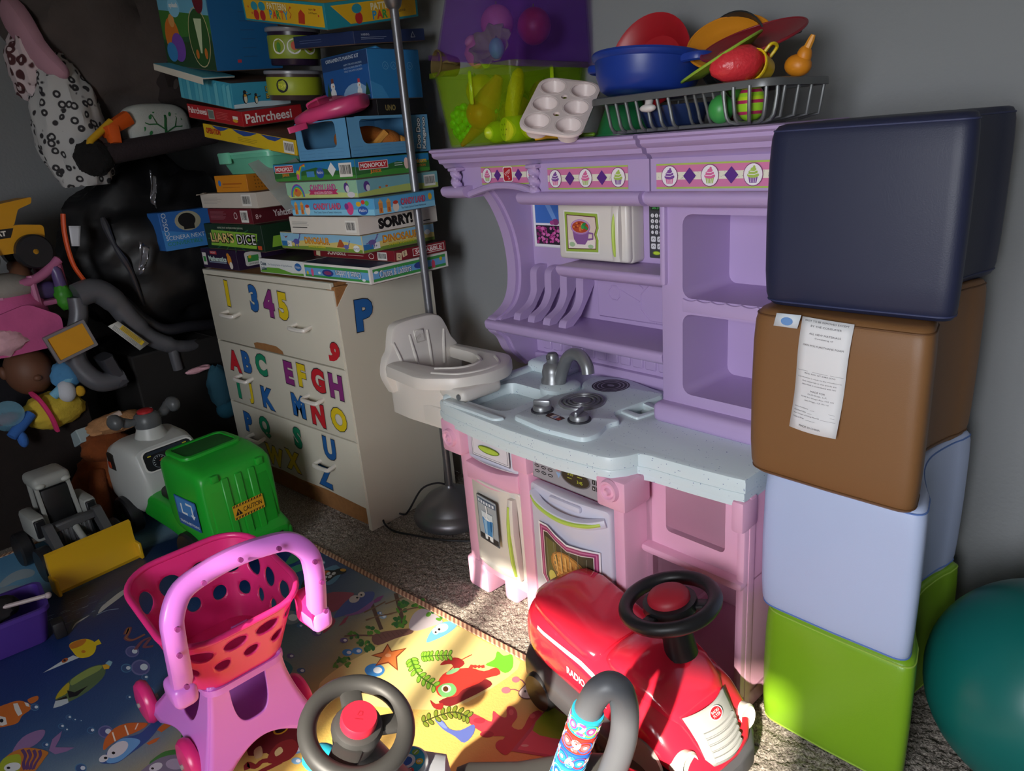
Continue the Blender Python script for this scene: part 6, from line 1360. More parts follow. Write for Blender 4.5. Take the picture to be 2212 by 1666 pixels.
for s in (-1, 1): q.tube(spline([(-.235, s * .03, .44), (-.24, s * .06, .442), (-.25, s * .085, .455), (-.245, s * .11, .462)], 4), [.014] * 4 + [.018] * 4 + [.022] * 5, 12); q.ell((-.243, s * .1, .46), .034, .024, .03)
sw3 = q.build('handlebar', GT)
q = B(plastic('#b0242a', .4)); q.lathe([(.026, .463), (.026, .473), (.02, .477), (0, .478)], 20, Matrix.Translation((-.235, 0, 0))); q.build('horn_button', sw3)
for x, y in ((-.29, -.115), (-.29, .115), (.17, -.12), (.17, .12)):
    w_ = wheel(GT, (x, y, .075), .075, .045, BLK, GRN)

# ================================================================== FRONT LOADER
LD = thing('toy_front_loader', 'grey and white toy front loader with yellow blade', 'toy vehicle', (-2.55, .55, 0), (0, 0, R(2)))
LD.matrix_world = TRS((-2.55, .55, .0065), (0, 0, R(2)), (.96, .94, .96))
LG = plastic('#9a9c98', .5); DG = plastic('#4c4d50', .5); YEL = plastic('#d8a81c', .4)
q = B(DG); q.box(-.17, .06, -.06, .06, .05, .12, .015, 2); q.box(-.02, .07, -.055, .055, .1, .16, .012, 2); bdy = q.build('chassis', LD)
for k in range(7): q = B(DG); q.box(.066, .072, -.045 + k * .014, -.037 + k * .014, .105, .155, .002, 1); q.build('vent_rib', bdy)
q = B(LG); q.box(-.14, .0, -.105, -.06, .11, .2, .015, 2); q.build('fender', LD); q = B(LG); q.box(-.14, .0, .06, .105, .11, .2, .015, 2); q.build('fender', LD)
for s in (-1, 1): q = B(BLK); q.box(-.02, .004, s * .083 - .016, s * .083 + .016, .125, .19, .004, 1); q.build('fender_window', LD)
q = B(LG)
for x, y in ((-.13, -.05), (-.13, .05), (-.03, -.052), (-.03, .052)): q.tube([(x, y, .14), (x - (.0 if x < -.1 else .025), y * .95, .28)], .007, 8, sq=(.5, 1))
cabf = q.build('cab_post', LD); cabf['kind'] = 'stuff'
q = B(plastic('#1b1b1d', .5)); q.box(-.12, -.04, -.045, .045, .12, .27, .012, 2); q.build('cab_interior', LD)
q = B(LG); q.box(-.15, -.03, -.06, .06, .272, .318, .018, 3); rf = q.build('cab_roof', LD)
for s in (-1, 1):
    q = B(plastic('#b4b6b0', .4)); q.ell((-.034, s * .04, .288), .012, .016, .01); q.build('roof_lamp', rf)
for s in (-1, 1):
    q = B(DG); q.prism(rpoly([(.04, .185), (.07, .19), (.165, .075), (.165, .05), (.13, .05), (.04, .15)], .008), -.013, .013, Matrix(((1, 0, 0, 0), (0, 0, 1, s * .078), (0, 1, 0, 0), (0, 0, 0, 1)))); q.build('lift_arm', LD)
q = B(DG); q.box(.13, .16, -.07, .07, .055, .085, .006, 1); q.build('cross_bar', LD)
q = B(DG); q.box(.045, .07, -.07, .07, .15, .18, .006, 1); q.build('cross_bar', LD)
q = B(LG); q.cyl((.07, .0, .15), (.15, .0, .1), .011, n=12); q.build('piston', LD)
q = B(YEL); pr = [(.15, .0), (.185, .0), (.19, .012), (.175, .04), (.168, .08), (.172, .135), (.16, .14), (.15, .09), (.152, .04)]
q.prism(pr, -.135, .135, Matrix(((1, 0, 0, 0), (0, 0, 1, 0), (0, 1, 0, 0), (0, 0, 0, 1)))); q.box(.145, .205, -.14, -.128, .0, .06, .003, 1); q.box(.145, .205, .128, .14, .0, .06, .003, 1); q.build('blade', LD)
for s in (-1, 1): q = B(YEL); q.box(.14, .165, s * .08 - .02, s * .08 + .02, .03, .07, .004, 1); q.build('blade_bracket', LD)
for x, y in ((-.13, -.12), (-.13, .12), (.06, -.11), (.06, .11)): wheel(LD, (x, y, .06), .06, .045, BLK, DG)

# ================================================================== BOARD GAMES ON THE DRESSER
def gbox(name, label, x, y, z, w, d, h, side, top, front=(), right=(), yaw=0.0, roll=0.0, pitch=0.0, cat='board game', inner='#6a5648', topitems=()):
    """corner (x, y, z) is the front right lower corner; w to the left, d to the back"""
    t = thing(name, label, cat, (x, y, z), (R(pitch), R(roll), R(yaw)), 'game boxes piled on the dresser')
    q = B(card(inner)); q.box(-w + .003, -.003, .003, d - .003, 0, h * .6); q.build('base_tray', t)
    q = B(card(side)); q.m(card(side)); q.box(-w, 0, 0, d, .002, h, .0012, 1)
    lid = q.build('lid', t, smooth=False)
    F = frame((-w, 0, 0), (1, 0, 0), (0, 0, 1)); G = frame((0, 0, 0), (0, 1, 0), (0, 0, 1))
    if front: printing(lid, F, front, 'front_print', lift=.0004)
    if right: printing(lid, G, right, 'side_print', lift=.0004)
    printing(lid, frame((-w, 0, h), (1, 0, 0), (0, 1, 0)), [('r', top, .1, .1, w * 100 - .2, d * 100 - .2)] + list(topitems), 'top_print', lift=.0004)
    return t
def bg(w, h, c): return [('r', c, .05, .25, w * 100 - .1, h * 100 - .3)]
# --- right-hand pile, from the dresser upwards
w, d, h = .347, .31, .051
fr = bg(w, h, '#e6e2dc') + [('r', '#3f9a4a', 1, .7, 33, 3.7), ('r', '#6aa6d8', 1, 1.4, 33, 2.2), ('e', '#d8c02a', 2.4, 1.9, .6), ('p', '#e05a8a', [(4.6, 1), (5.6, 1), (5.9, 2.6), (5.2, 3.6), (4.4, 2.7)]), ('e', '#2a3f8c', 13.5, 2.4, 3, 1.1), ('e', '#8a3a6a', 13.5, 2.4, 2.0, .6), ('e', '#e8eef0', 9, 2.2, .7, .4), ('t', '#1a2a4a', 'Chutes & Ladders', 24, 2.5, 2.2, dict(b=.03, w=13, rot=PI)), ('t', '#eef2f4', 'Chutes & Ladders', 24, 2.5, 2.0, dict(b=.0, w=12.6, rot=PI)), ('e', '#e8eef0', 31.5, 1.3, .8, .4)]
rt = bg(d, h, '#e6e2dc') + [('r', '#3f9a4a', 1, .7, 29, 3.7), ('r', '#6aa6d8', 1, 1.5, 29, 2.0), ('e', '#e8eef0', 2.2, 3.4, .8, .4), ('t', '#1a2a4a', 'Chutes & Ladders', 9.5, 2.6, 2.4, dict(b=.03, w=12.5)), ('t', '#eef2f4', 'Chutes & Ladders', 9.5, 2.6, 2.2, dict(w=12.1)), ('e', '#2a3f8c', 19, 2.7, 2.2, 1.0), ('p', '#d84a6a', [(24, .9), (25.4, .9), (25.4, 2.7), (24.7, 3.5), (24, 2.7)]), ('e', '#d8c02a', 28, 3.2, .6)]
gbox('board_game_box', 'white edged board game box with green and blue lettered sides', -1.709, 1.27, .8505, w, d, h, '#e6e2dc', '#2a4a6a', fr, rt)
w, h = .27, .051
fr = bg(w, h, '#dfe2e0') + [('p', '#6aa83a', [(.3, .4), (26.6, .4), (26.6, 1.2), (20, 1.0), (12, 2.3), (5, 2.2), (.3, 1.0)]), ('t', '#24485a', 'Chutes', 2.6, 3.4, 1.3, dict(b=.04, w=3.6)), ('t', '#24485a', 'Ladders', 2.6, 1.8, 1.3, dict(b=.04, w=3.6)), ('t', '#2a5a7a', 'The Exciting Game of Ups & Downs', 13, 3.2, .8, dict(w=15)), ('e', '#2a6ab0', 24, 3.2, 2, 1.3), ('t', '#e8eef0', 'Hasbro', 24, 3.2, .9, dict(w=2.8))]
gbox('board_game_box', 'white board game box with a rolling green hill band on its front', -2.062, 1.275, .8505, w, .30, h, '#dfe2e0', '#4a3a44', fr)
w, d, h = .42, .21, .034
fr = bg(w, h, '#7c1c26') + [('p', '#d8c8a0', [(1.4, .6), (3.6, .3), (4, 2.4), (1.8, 2.8)]), ('t', '#e8dcd0', 'SCRABBLE', 13, 1.9, 1.7, dict(b=.01, w=10)), ('r', '#d8b8b0', 19, 1.2, 8, .15)] + barcode(34, .4, 4.5, 2.4, 3) + [('e', '#e8dcd0', 31, 1.4, 1.3, .9), ('e', '#7c1c26', 31, 1.4, 1.1, .7)]
rt = bg(d, h, '#7c1c26') + [('p', '#dcc9a0', [(.6, .5), (2.6, .3), (2.9, 2.4), (.9, 2.7)]), ('t', '#2a2420', 'Q', 1.75, 1.5, 1.2), ('p', '#dcc9a0', [(3.2, 1.0), (5, 1.4), (4.8, 3.0), (3, 2.7)]), ('t', '#2a2420', 'E', 4, 2.0, 1.1), ('r', '#e8e0d8', 7.2, .7, 13, 2.2), ('r', '#9a1c2a', 7.4, .9, 12.6, 1.8), ('t', '#f0e8e4', 'SCRABBLE', 13.7, 1.8, 1.3, dict(w=11, b=.02))]
gbox('board_game_box', 'dark red word game box with letter tiles printed on its corner', -1.7, 1.36, .9025, w, d, h, '#7c1c26', '#3a2a34', fr, rt)
w, d, h = .45, .28, .055
def dino_art(W_):
    o = [('r', '#8fc0dc', .2, .3, W_ - .4, 4.9), ('p', '#dcc878', [(.2, .3), (W_ - .2, .3), (W_ - .2, 2.6), (W_ * .8, 3.4), (W_ * .6, 2.6), (W_ * .35, 3.2), (.2, 2.2)]), ('p', '#7a9a3a', [(.2, .3), (W_ - .2, .3), (W_ - .2, 1.2), (W_ * .5, 1.5), (.2, 1.0)])]
    return o
def sauropod(x, y, c, s=1.0): return [('e', c, x, y, 1.8 * s, .9 * s), ('l', c, [(x + 1.2 * s, y + .3 * s), (x + 2.4 * s, y + 1.6 * s), (x + 2.6 * s, y + 2.4 * s), (x + 3.2 * s, y + 2.5 * s)], .5 * s), ('l', c, [(x - 1.4 * s, y), (x - 2.8 * s, y - .3 * s)], .35 * s), ('r', c, x - 1.1 * s, y - 1.7 * s, .5 * s, 1.4 * s), ('r', c, x + .5 * s, y - 1.7 * s, .5 * s, 1.4 * s)]
fr = dino_art(45) + [('r', '#2a72b0', .4, 1, 3.4, 1.6), ('r', '#e8ecec', 3.8, .9, 2.6, 1.8), ('t', '#1a2a3a', '3+', 4.5, 1.8, 1.1)] + sauropod(9.5, 2.6, '#5a5aa8') + [('p', '#8a3a2a', [(1.5, 4.6), (3, 4), (5, 4.4), (3.4, 3.6)]), ('t', '#a83a1c', 'DINOSAUR', 21.5, 3.2, 2.2, dict(b=.05, w=14)), ('t', '#e8a41e', 'DINOSAUR', 21.5, 3.25, 2.0, dict(b=.02, w=13.6)), ('t', '#d8c82a', 'SNAKES & LADDERS', 21, 1.4, .8, dict(w=9.5, b=.03)), ('p', '#b0562a', [(32, 1.6), (36.5, 1.6), (34.8, 3.9), (33.8, 3.9)])] + sauropod(37, 1.9, '#6a6ab0', .7) + [('e', '#e8ecec', 42, 1.5, 1.6, 1), ('t', '#2a4a7a', 'OUTSET', 42, 1.4, .6)]
rt = dino_art(28) + [('r', '#2a72b0', .3, 1, 3.6, 1.6), ('r', '#e8ecec', 3.9, .9, 2.4, 1.8), ('t', '#1a2a3a', '3+', 4.6, 1.8, 1)] + sauropod(3.6, 3.0, '#6a5a9a', .8) + [('t', '#a83a1c', 'DINOSAUR', 14.5, 3.3, 2.3, dict(b=.05, w=14)), ('t', '#e8a41e', 'DINOSAUR', 14.5, 3.35, 2.1, dict(b=.02, w=13.6)), ('t', '#d8c82a', 'SNAKES & LADDERS', 14.5, 1.5, .8, dict(w=10, b=.03)), ('e', '#e8ecec', 25, 3, 1.2, .8)]
gbox('board_game_box', 'dinosaur board game box with orange title over a desert scene', -1.746, 1.285, .937, w, d, h, '#b9b48a', '#5a5248', fr, rt, yaw=-1)
w, d, h = .345, .31, .053
fr = bg(w, h, '#dcd6cc') + lines(1.2, 3.6, 11, 3, .45, '#8a847c', .12, 4) + [('r', '#3a3632', 1.2, 1.9, 8, .25)] + barcode(28.5, .9, 5, 3.4, 5)
rt = bg(d, h, '#dcd6cc') + [('t', '#161412', 'SORRY!', 13, 2.6, 3.4, dict(b=.11, w=13.5, rot=.05)), ('t', '#e8e4dc', 'SORRY!', 13, 2.6, 3.0, dict(b=.02, w=12.7, rot=.05))]
rt = bg(d, h, '#dcd6cc') + [('t', '#161412', 'SORRY!', 14, 2.6, 3.2, dict(b=.07, w=13.5, rot=.03)), ('r', '#161412', 25, 1.0, 3, .3)]
gbox('board_game_box', 'plain white board game box with bold black title on its end', -1.732, 1.27, .9925, w, d, h, '#dcd6cc', '#8a8478', fr, rt, yaw=1)
w, d, h = .385, .24, .049
def candy(W_, tx, tw, c2):
    o = [('r', '#58a8d8', .1, .3, W_ - .2, 4.4), ('r', '#8accea', .1, .3, W_ - .2, 1.6)]
    for x in (1.6, 4.6): o += [('r', '#d88a3a', x, .6, 1.5, 3.2), ('p', '#e0a858', [(x - .2, 3.4), (x + 1.7, 3.4), (x + .75, 4.5)]), ('r', '#b8562a', x + .5, 1, .5, 1)]
    o += [('e', '#e8d8c8', 8, 1.8, 1.2, 1.4), ('e', '#c8402a', 8, 3, 1.0, .5), ('t', '#8a1c4a', 'CANDY LAND', tx, 2.9, 1.9, dict(b=.05, w=tw)), ('t', c2, 'CANDY LAND', tx, 2.95, 1.7, dict(b=.02, w=tw - .4)), ('t', '#2a3a6a', 'The Classic Game of Sweet Adventures', tx, 1.2, .6, dict(w=tw))]
    return o
fr = candy(38.5, 17.5, 13, '#e05a7a') + [('e', '#d84a8a', 28, 2.2, 1.6, 1.8), ('e', '#8a3a8a', 26.6, 2.8, .9, .9), ('e', '#2a5ab0', 33.6, 1.6, 2.2, 1.2), ('t', '#f0f2f4', 'Hasbro', 33.6, 1.7, .9, dict(w=3.2)), ('e', '#e0b02a', 32, 3.4, 1.1, .7), ('e', '#5ab04a', 35.6, 3.6, .9, .7), ('e', '#d83a3a', 34, 3.9, .8, .6)]
rt = candy(24, 15, 10, '#d8607a') + [('e', '#e0b02a', 22, 3.2, .8, 1)]
gbox('board_game_box', 'sky blue candy board game box with a castle on its front', -1.66, 1.28, 1.047, w, d, h, '#5aa0cc', '#6a8aa0', fr, rt, yaw=3)
w, d, h = .36, .308, .05
fr = [('r', '#9acaa8', .1, .3, 35.8, 4.5), ('p', '#c8d888', [(.1, .3), (35.9, .3), (35.9, 1.4), (20, 2), (8, 1.4), (.1, 1)])]
for k, c in enumerate(('#a83ab0', '#3a6ac8', '#3ab0c0', '#5ab84a', '#e0c82a', '#e08a2a')): fr.append(('l', c, [(6 + (3.6 - k * .28) * math.cos(PI * j / 12), .6 + (3.7 - k * .28) * math.sin(PI * j / 12)) for j in range(13)], .3))
fr += [('e', '#d8803a', 6, 1.8, 1.8, 1.1), ('e', '#d83a5a', 5.4, 2.6, .6, .5), ('p', '#c83a6a', [(12, 1.2), (27, 1.2), (26, 1.9), (27, 2.6), (12, 2.6), (13, 1.9)]), ('t', '#6a2a6a', 'CANDY LAND', 19.5, 3.2, 1.9, dict(b=.05, w=13)), ('t', '#d86aa0', 'CANDY LAND', 19.5, 3.25, 1.7, dict(b=.02, w=12.6)), ('t', '#f2e4ea', 'UNICORN EDITION', 19.5, 1.7, .7, dict(w=9)), ('e', '#5a3a8a', 31.2, 3.0, 1.2, 1.4), ('e', '#dcd8e0', 31.6, 2.6, .8, 1.0), ('p', '#d8b02a', [(31.4, 4.2), (31.8, 4.2), (31.7, 4.9)]), ('e', '#dcd8e0', 33, 1, 1.8, .8)]
rt = [('r', '#7ab0b8', .1, .3, 30.6, 4.5), ('p', '#b8c46a', [(.1, .3), (30.6, .3), (30.6, 1.6), (18, 2.3), (6, 1.8), (.1, 1.2)]), ('e', '#5a3a8a', 3.4, 3, 1.1, 1.4), ('e', '#dcd8e0', 3.8, 2.5, .7, .9), ('e', '#c86a2a', 8, 2.2, .5, .3), ('e', '#c86a2a', 10.5, 2.4, .5, .3)] + barcode(25, .9, 4.6, 3.2, 8)
gbox('board_game_box', 'pastel green candy board game box with a rainbow arch', -1.713, 1.27, 1.098, w, d, h, '#8ab8a0', '#6a8a78', fr, rt)
w, d, h = .42, .276, .055
def mono(W_):
    return [('r', '#2a80b8', .1, .3, W_ - .2, 5), ('p', '#2f6a34', [(.1, .3), (W_ - .1, .3), (W_ - .1, 3.4), (W_ * .8, 2.6), (W_ * .55, 3.8), (W_ * .3, 2.6), (.1, 3.2)]), ('p', '#46903a', [(.1, .3), (W_ - .1, .3), (W_ - .1, 1.2), (W_ * .5, 1.9), (.1, 1.0)])]
def mlogo(x, y): return [('r', '#e8e2dc', x - 5.2, y - 1.1, 10.4, 2.2), ('r', '#c02430', x - 5, y - .95, 10, 1.9), ('t', '#f4ecea', 'MONOPOLY', x, y, 1.2, dict(b=.03, w=9.2)), ('t', '#e0b02a', 'JUNIOR', x + .6, y - 1.8, 1.1, dict(b=.06, w=4)), ('t', '#c8402a', 'JUNIOR', x + .6, y - 1.8, .9, dict(b=.02, w=3.7))]
fr = mono(42) + mlogo(6, 3.8)
for k, c in enumerate(('#d8402a', '#e08a2a', '#e0d02a', '#5ab84a', '#3a8ac8')): fr.append(('l', c, [(13 + k * .35, .6), (13.6 + k * .35, 2.6), (15 + k * .3, 4.2), (17.6, 5.0 - k * .3)], .36))
fr += [('e', '#d8d03a', 13.4, 2.4, .9, .9), ('e', '#d85a9a', 13.2, 1.4, .7, .9), ('e', '#2a5ab0', 25, 2.2, 2.0, 1.5), ('t', '#f0f2f4', 'Hasbro', 25, 2.4, .9, dict(w=3)), ('r', '#4a90c8', 18, 1.2, 4, 1.6), ('p', '#e8ecec', [(31, 1), (33, 3), (31, 5), (29, 3)])] + barcode(34.5, .8, 6, 3.8, 9)
rt = mono(27.6) + mlogo(6.4, 3.4) + [('e', '#e8c8c0', 18.5, 3, .9, 1.6), ('r', '#c8d0d4', 14, 2.6, 3, .2), ('r', '#c8d0d4', 14, 3.2, 3, .2), ('t', '#e0b02a', 'Unicorn', 23.6, 3.4, 1.4, dict(b=.04, w=5.6)), ('t', '#d86a2a', 'EDITION', 24, 2.0, .7)]
gbox('board_game_box', 'green and blue property board game box with red title bar', -1.708, 1.27, 1.149, w, d, h, '#2f6a44', '#4a5a50', fr, rt)
# blue window box with plush inside
w, d, h = .255, .30, .108
kb_ = thing('windowed_toy_box', 'pale blue cardboard toy box with rounded window cutouts', 'toy box', (-1.72, 1.27, 1.2055))
CB = mat('#5f9cc8', .6, var=.05)
q = B(CB); q.prism([rrect(-w, .0, w, h, .002), rpoly([(-w + .035, .035), (-.07, .035), (-.07, .13), (-w + .03, .13)], .02)[:]], 0, .002, FR(.002)) if False else None
fl_ = rpoly([(-w + .035, .032), (-.055, .032), (-.055, .103), (-w + .03, .103)], .018)
q.prism([[(-w, 0), (0, 0), (0, h), (-w, h)], fl_], 0, .002, FR(.002)); q.build('front_panel', kb_)
sl_ = rpoly([(.05, .035), (.225, .035), (.23, .1), (.04, .1)], .018)
q = B(CB); q.prism([[(0, 0), (d, 0), (d, h), (0, h)], sl_], -.002, 0, frame((0, 0, 0), (0, 1, 0), (0, 0, 1))); rp = q.build('side_panel', kb_)
q = B(CB); q.box(-w, 0, 0, d, 0, .002); q.build('bottom_panel', kb_); q = B(CB); q.box(-w, 0, d - .002, d, 0, h); q.build('back_panel', kb_); q = B(CB); q.box(-w, -w + .002, 0, d, 0, h); q.build('side_panel', kb_)
for y0_, y1_ in ((0, .03), (d - .08, d)): q = B(CB); q.box(-w, 0, y0_, y1_, h - .002, h); q.build('top_flap', kb_)
o = [('r', '#4f88b4', x, y, 3.6, .1) for x in (1, 5, 10, 15, 19) for y in (.9, 1.9, 2.8)]
printing(kb_.children[0], frame((-w, 0, 0), (1, 0, 0), (0, 0, 1)), o, 'brick_print')
o = [('r', '#4f88b4', x, y, 3.6, .1) for x in (1, 6, 11, 16, 21) for y in (.9, 1.9, 2.8)] + [('t', '#1a2a34', 'Doo Doo', 25.5, 5.4, 2.0, dict(b=.1, w=9.0, rot=R(85))), ('t', '#e8eef0', 'Doo Doo', 25.5, 5.4, 1.7, dict(b=.03, w=8.6, rot=R(85))), ('t', '#1a2a34', 'Kangaroo', 27.8, 5.4, 2.0, dict(b=.1, w=9.4, rot=R(85))), ('t', '#e8eef0', 'Kangaroo', 27.8, 5.4, 1.7, dict(b=.03, w=9.0, rot=R(85)))]
printing(rp, frame((0, 0, 0), (0, 1, 0), (0, 0, 1)), o, 'lettering')
t = thing('plush_kangaroo', 'orange brown plush toy inside the pale blue window box', 'plush toy', (-1.83, 1.42, 1.208))
q = B(mat('#a8601e', .9, var=.2, vscale=30, bump=.9, bscale=150)); q.ell((0, 0, .042), .075, .06, .042); q.ell((-.03, -.06, .05), .035, .03, .03); q.ell((.06, .02, .035), .05, .045, .035); q.build('body', t)
q = B(mat('#c88a3a', .9, bump=.9, bscale=150)); q.tube([(.03, -.05, .02), (.075, -.03, .03), (.09, .0, .06)], .012, 8); q.ell((.09, .05, .03), .02, .02, .02); q.build('tail', t)
# pink toy on top
t = thing('pink_bag', 'shiny pink plastic doll suitcase lying on the window box', 'toy bag', (-1.87, 1.34, 1.317), (R(10), R(-6), R(20)))
PK = mat('#d8457c', .3, var=.05)
q = B(PK); loft(q, [(-.11, .02, .004, .02), (-.10, .05, .0, .034), (-.05, .075, .0, .045), (.03, .08, .0, .05), (.09, .06, .002, .052), (.115, .03, .01, .046)], 24, .7); bb0 = q.build('shell', t, angle=60)
q = B(clear('#b83a6a', .1, .35)); q.ell((.0, -.01, .048), .06, .05, .014); q.build('clear_window', bb0)
q = B(PK); q.prism(rpoly([(-.09, -.05), (-.04, -.075), (-.06, -.115), (-.075, -.13)], .008), -.004, .012); q.build('strap_tail', t)
q = B(PK); q.box(-.05, .0, -.03, .03, .045, .07, .008, 2, Matrix.Rotation(R(-12), 4, 'Y')); q.build('clasp', t)
# black card game box, snowman box, navy lid, yellow pattern game
w, d, h = .20, .19, .045
gbox('card_game_box', 'black card game box with gold lettering under the snowman box', -1.765, 1.42, 1.3145, w, d, h, '#17161a', '#17161a', bg(w, h, '#17161a'), bg(d, h, '#17161a') + [('t', '#8a7a4a', 'UNO', 5, 2.2, 1.6, dict(b=.04, w=4)), ('t', '#8a7a4a', 'FLIP', 11, 2.2, 1.6, dict(b=.04, w=3.6))], yaw=2, cat='card game')
w, d, h = .235, .19, .135
def snowman(x, y, s, hat): return [('e', '#e6e8ea', x, y, 1.5 * s, 1.6 * s), ('e', '#e6e8ea', x, y + 2.2 * s, 1.1 * s, 1.1 * s), ('r', hat, x - .7 * s, y + 3.1 * s, 1.4 * s, 1.3 * s), ('e', '#d87a2a', x + .2 * s, y + 2.2 * s, .3 * s, .2 * s)]
fr = [('r', '#1f5aa0', .1, .2, 23.3, 13.1), ('e', '#dfe6ec', 6, 0.8, 7, 1.6), ('e', '#8ab0d4', 16, 1.5, 6.5, 3.6), ('r', '#1f3f70', .1, 9.5, 23.3, 3.8)] + snowman(4.5, 3.0, 1.0, '#6a3a3a') + snowman(18, 2.6, .8, '#c8404a') + [('t', '#dce6ee', 'ORNAMENTS MAKING KIT', 11, 12.2, 1.0, dict(w=17))] + [('t', '#a9c0d8', s_, 16, 10.3 - k * .9, .5, dict(w=9)) for k, s_ in enumerate(('HAPPY TIME WITH CHILDREN', 'BUILD CHILDRENS CREATIVITY', 'SPEND TIME WITH CHILDREN'))] + [('p', '#1c4a34', [(1, 2), (3.4, 2), (2.2, 6.5)]), ('p', '#1c4a34', [(20.6, 1.5), (23, 1.5), (21.8, 5)])]
rt = [('r', '#2a7ab8', .1, .2, 18.7, 13.1), ('p', '#3f8ec8', [(.1, .2), (6, .2), (4, 3.5), (.1, 5)])] + [('l', '#7ab0d4', circ(6 + k * 3, 9, 1.0, n=14) + [circ(6 + k * 3, 9, 1.0, n=14)[0]], .12) for k in range(4)] + [('l', '#7ab0d4', [(5.6 + k * 3, 8.6), (6 + k * 3, 9.4), (6.4 + k * 3, 8.6)], .14) for k in range(4)]
sb_ = gbox('craft_kit_box', 'blue craft kit box with snowmen printed on its front', -1.775, 1.415, 1.361, w, d, h, '#2a6aa8', '#2f80b8', fr, rt, cat='craft kit', yaw=-2)
q = B(card('#3a8ec8')); q.box(-.22, -.02, -.02, .03, h - .01, h + .0, .004, 1, Matrix.Rotation(R(-18), 4, 'X') @ Matrix.Translation((0, .02, .02))); q.build('open_flap', sb_)
w, d, h = .30, .26, .034
fr = bg(w, h, '#20305c') + lines(3, 2, 12, 2, .6, '#6a7aa0', .1, 6)
rt = bg(d, h, '#20305c') + [('t', '#b9c4d8', 'WARNING:', 4, 2.4, .55, dict(w=3)), ('r', '#8a96b4', 2.4, 1.6, 9, .12), ('r', '#8a96b4', 2.4, 1.2, 8, .12), ('l', '#c8d0dc', [(20.6, 1.2), (21.4, 2.6), (22.2, 1.2), (20.6, 1.2)], .2)]
gbox('board_game_box', 'flat navy game box lid with pale recycling mark', -1.772, 1.375, 1.503, w, d, h, '#20305c', '#2a3a60', fr, rt, roll=5, pitch=4, yaw=-1)
w, d, h = .41, .33, .066
fr = bg(w, h, '#1f8a9c') + [('r', '#dcae1e', .8, .7, 39.4, 5.2), ('t', '#a87a18', 'PATTERN', 18, 4.6, 1.9, dict(b=.05, w=10)), ('t', '#e8dfb8', 'PATTERN', 18, 4.7, 1.7, dict(b=.02, w=9.6))]
for k, (c_, l_) in enumerate(zip(('#2a90c0', '#d8402a', '#3a9a4a', '#e06a2a', '#2a90c0'), 'PARTY')): fr.append(('t', c_, l_, 14.6 + k * 1.9, 2.6, 2.2, dict(b=.04)))
fr += [('e', c, x, y, .3) for x, y, c in ((3, 4, '#c8402a'), (4.6, 2.4, '#c8402a'), (25, 4.8, '#c8402a'), (38, 3.4, '#c8402a'), (36.4, 4.8, '#c8402a'))] + [('t', '#3a3018', 'ages 3+', 35.5, 4.8, .6, dict(w=3.5)), ('t', '#3a3018', '2-4 Players', 35.5, 3.9, .6, dict(w=4)), ('l', '#c8402a', [(24, 2), (25, 3), (24, 4), (25, 5)], .3), ('p', '#b83a1e', [(28, 1), (31, 1), (31.6, 3.4), (30, 4.6), (28.6, 3.6)]), ('e', '#2a90a8', 6.4, 4.3, 1.8, 1.2), ('e', '#b82a2a', 6.8, 2.0, 1.4, 1.4), ('e', '#2a90a8', 10.4, 4.4, 1.8, 1.2), ('e', '#b82a2a', 10.2, 2.0, 1.4, 1.4)]
rt = bg(d, h, '#1f8a9c') + [('p', '#dcae1e', [(8, .8), (32.2, .8), (32.2, 5.8), (2, 5.8)]), ('t', '#e8dfb8', 'PATTERN', 20, 4.4, 1.8, dict(b=.04, w=9))]
for k, (c_, l_) in enumerate(zip(('#2a90c0', '#d8402a', '#3a9a4a', '#e06a2a', '#2a90c0'), 'PARTY')): rt.append(('t', c_, l_, 16.6 + k * 1.9, 2.2, 2.2, dict(b=.04)))
rt += [('e', '#b82a2a', 11, 2, 1.3, 1.5), ('e', '#2a90a8', 10.6, 4.4, 1.7, 1.2), ('t', '#5a4a1a', 'Game', 26.6, 2.6, .9)]
gbox('board_game_box', 'yellow and teal party game box tilted on top of the pile', -1.785, 1.30, 1.536, w, d, h, '#1f8a9c', '#d8a81e', fr, rt, roll=12, pitch=9, yaw=0)
# --- left-hand pile
w, d, h = .265, .20, .073
fr = bg(w, h, '#2a1838') + [('r', '#dcd8d4', .6, 1.2, 3, 4.6), ('r', '#3f9a4a', 1.1, 2.4, 2, 2), ('r', '#b02430', 7, 5.4, 5.2, 1.2), ('t', '#f0e4e4', 'POCKET', 9.6, 6, .7), ('t', '#c9e0d8', 'Mathematics', 12, 3.8, 1.9, dict(b=.04, w=13.5)), ('r', '#8a9ab0', 5.4, 2.3, 13, .4), ('e', '#d88a2a', 21, 3.6, 1.5, 2.0), ('e', '#e8e0d4', 21.6, 1.8, 1.2, 1.3), ('e', '#d88a2a', 20.4, 5.4, 1.0, .8)]
rt = bg(d, h, '#2a1838') + [('p', '#dcd8d4', cm(rrect(.03, .012, .065, .05, .008))), ('r', '#3f9a4a', 4, 2.6, 4.4, 2.2), ('e', '#e0c02a', 5, 4.4, .6, .6), ('t', '#2a5a3a', 'LEARNING', 6.2, 1.9, .6)]
gbox('math_game_box', 'dark purple card game box', -2.46, 1.262, .8505, w, d, h, '#2a1838', '#241430', fr, rt, cat='card game')['label'] = 'dark purple arithmetic game box at the bottom of the pile'
w, d, h = .40, .20, .091
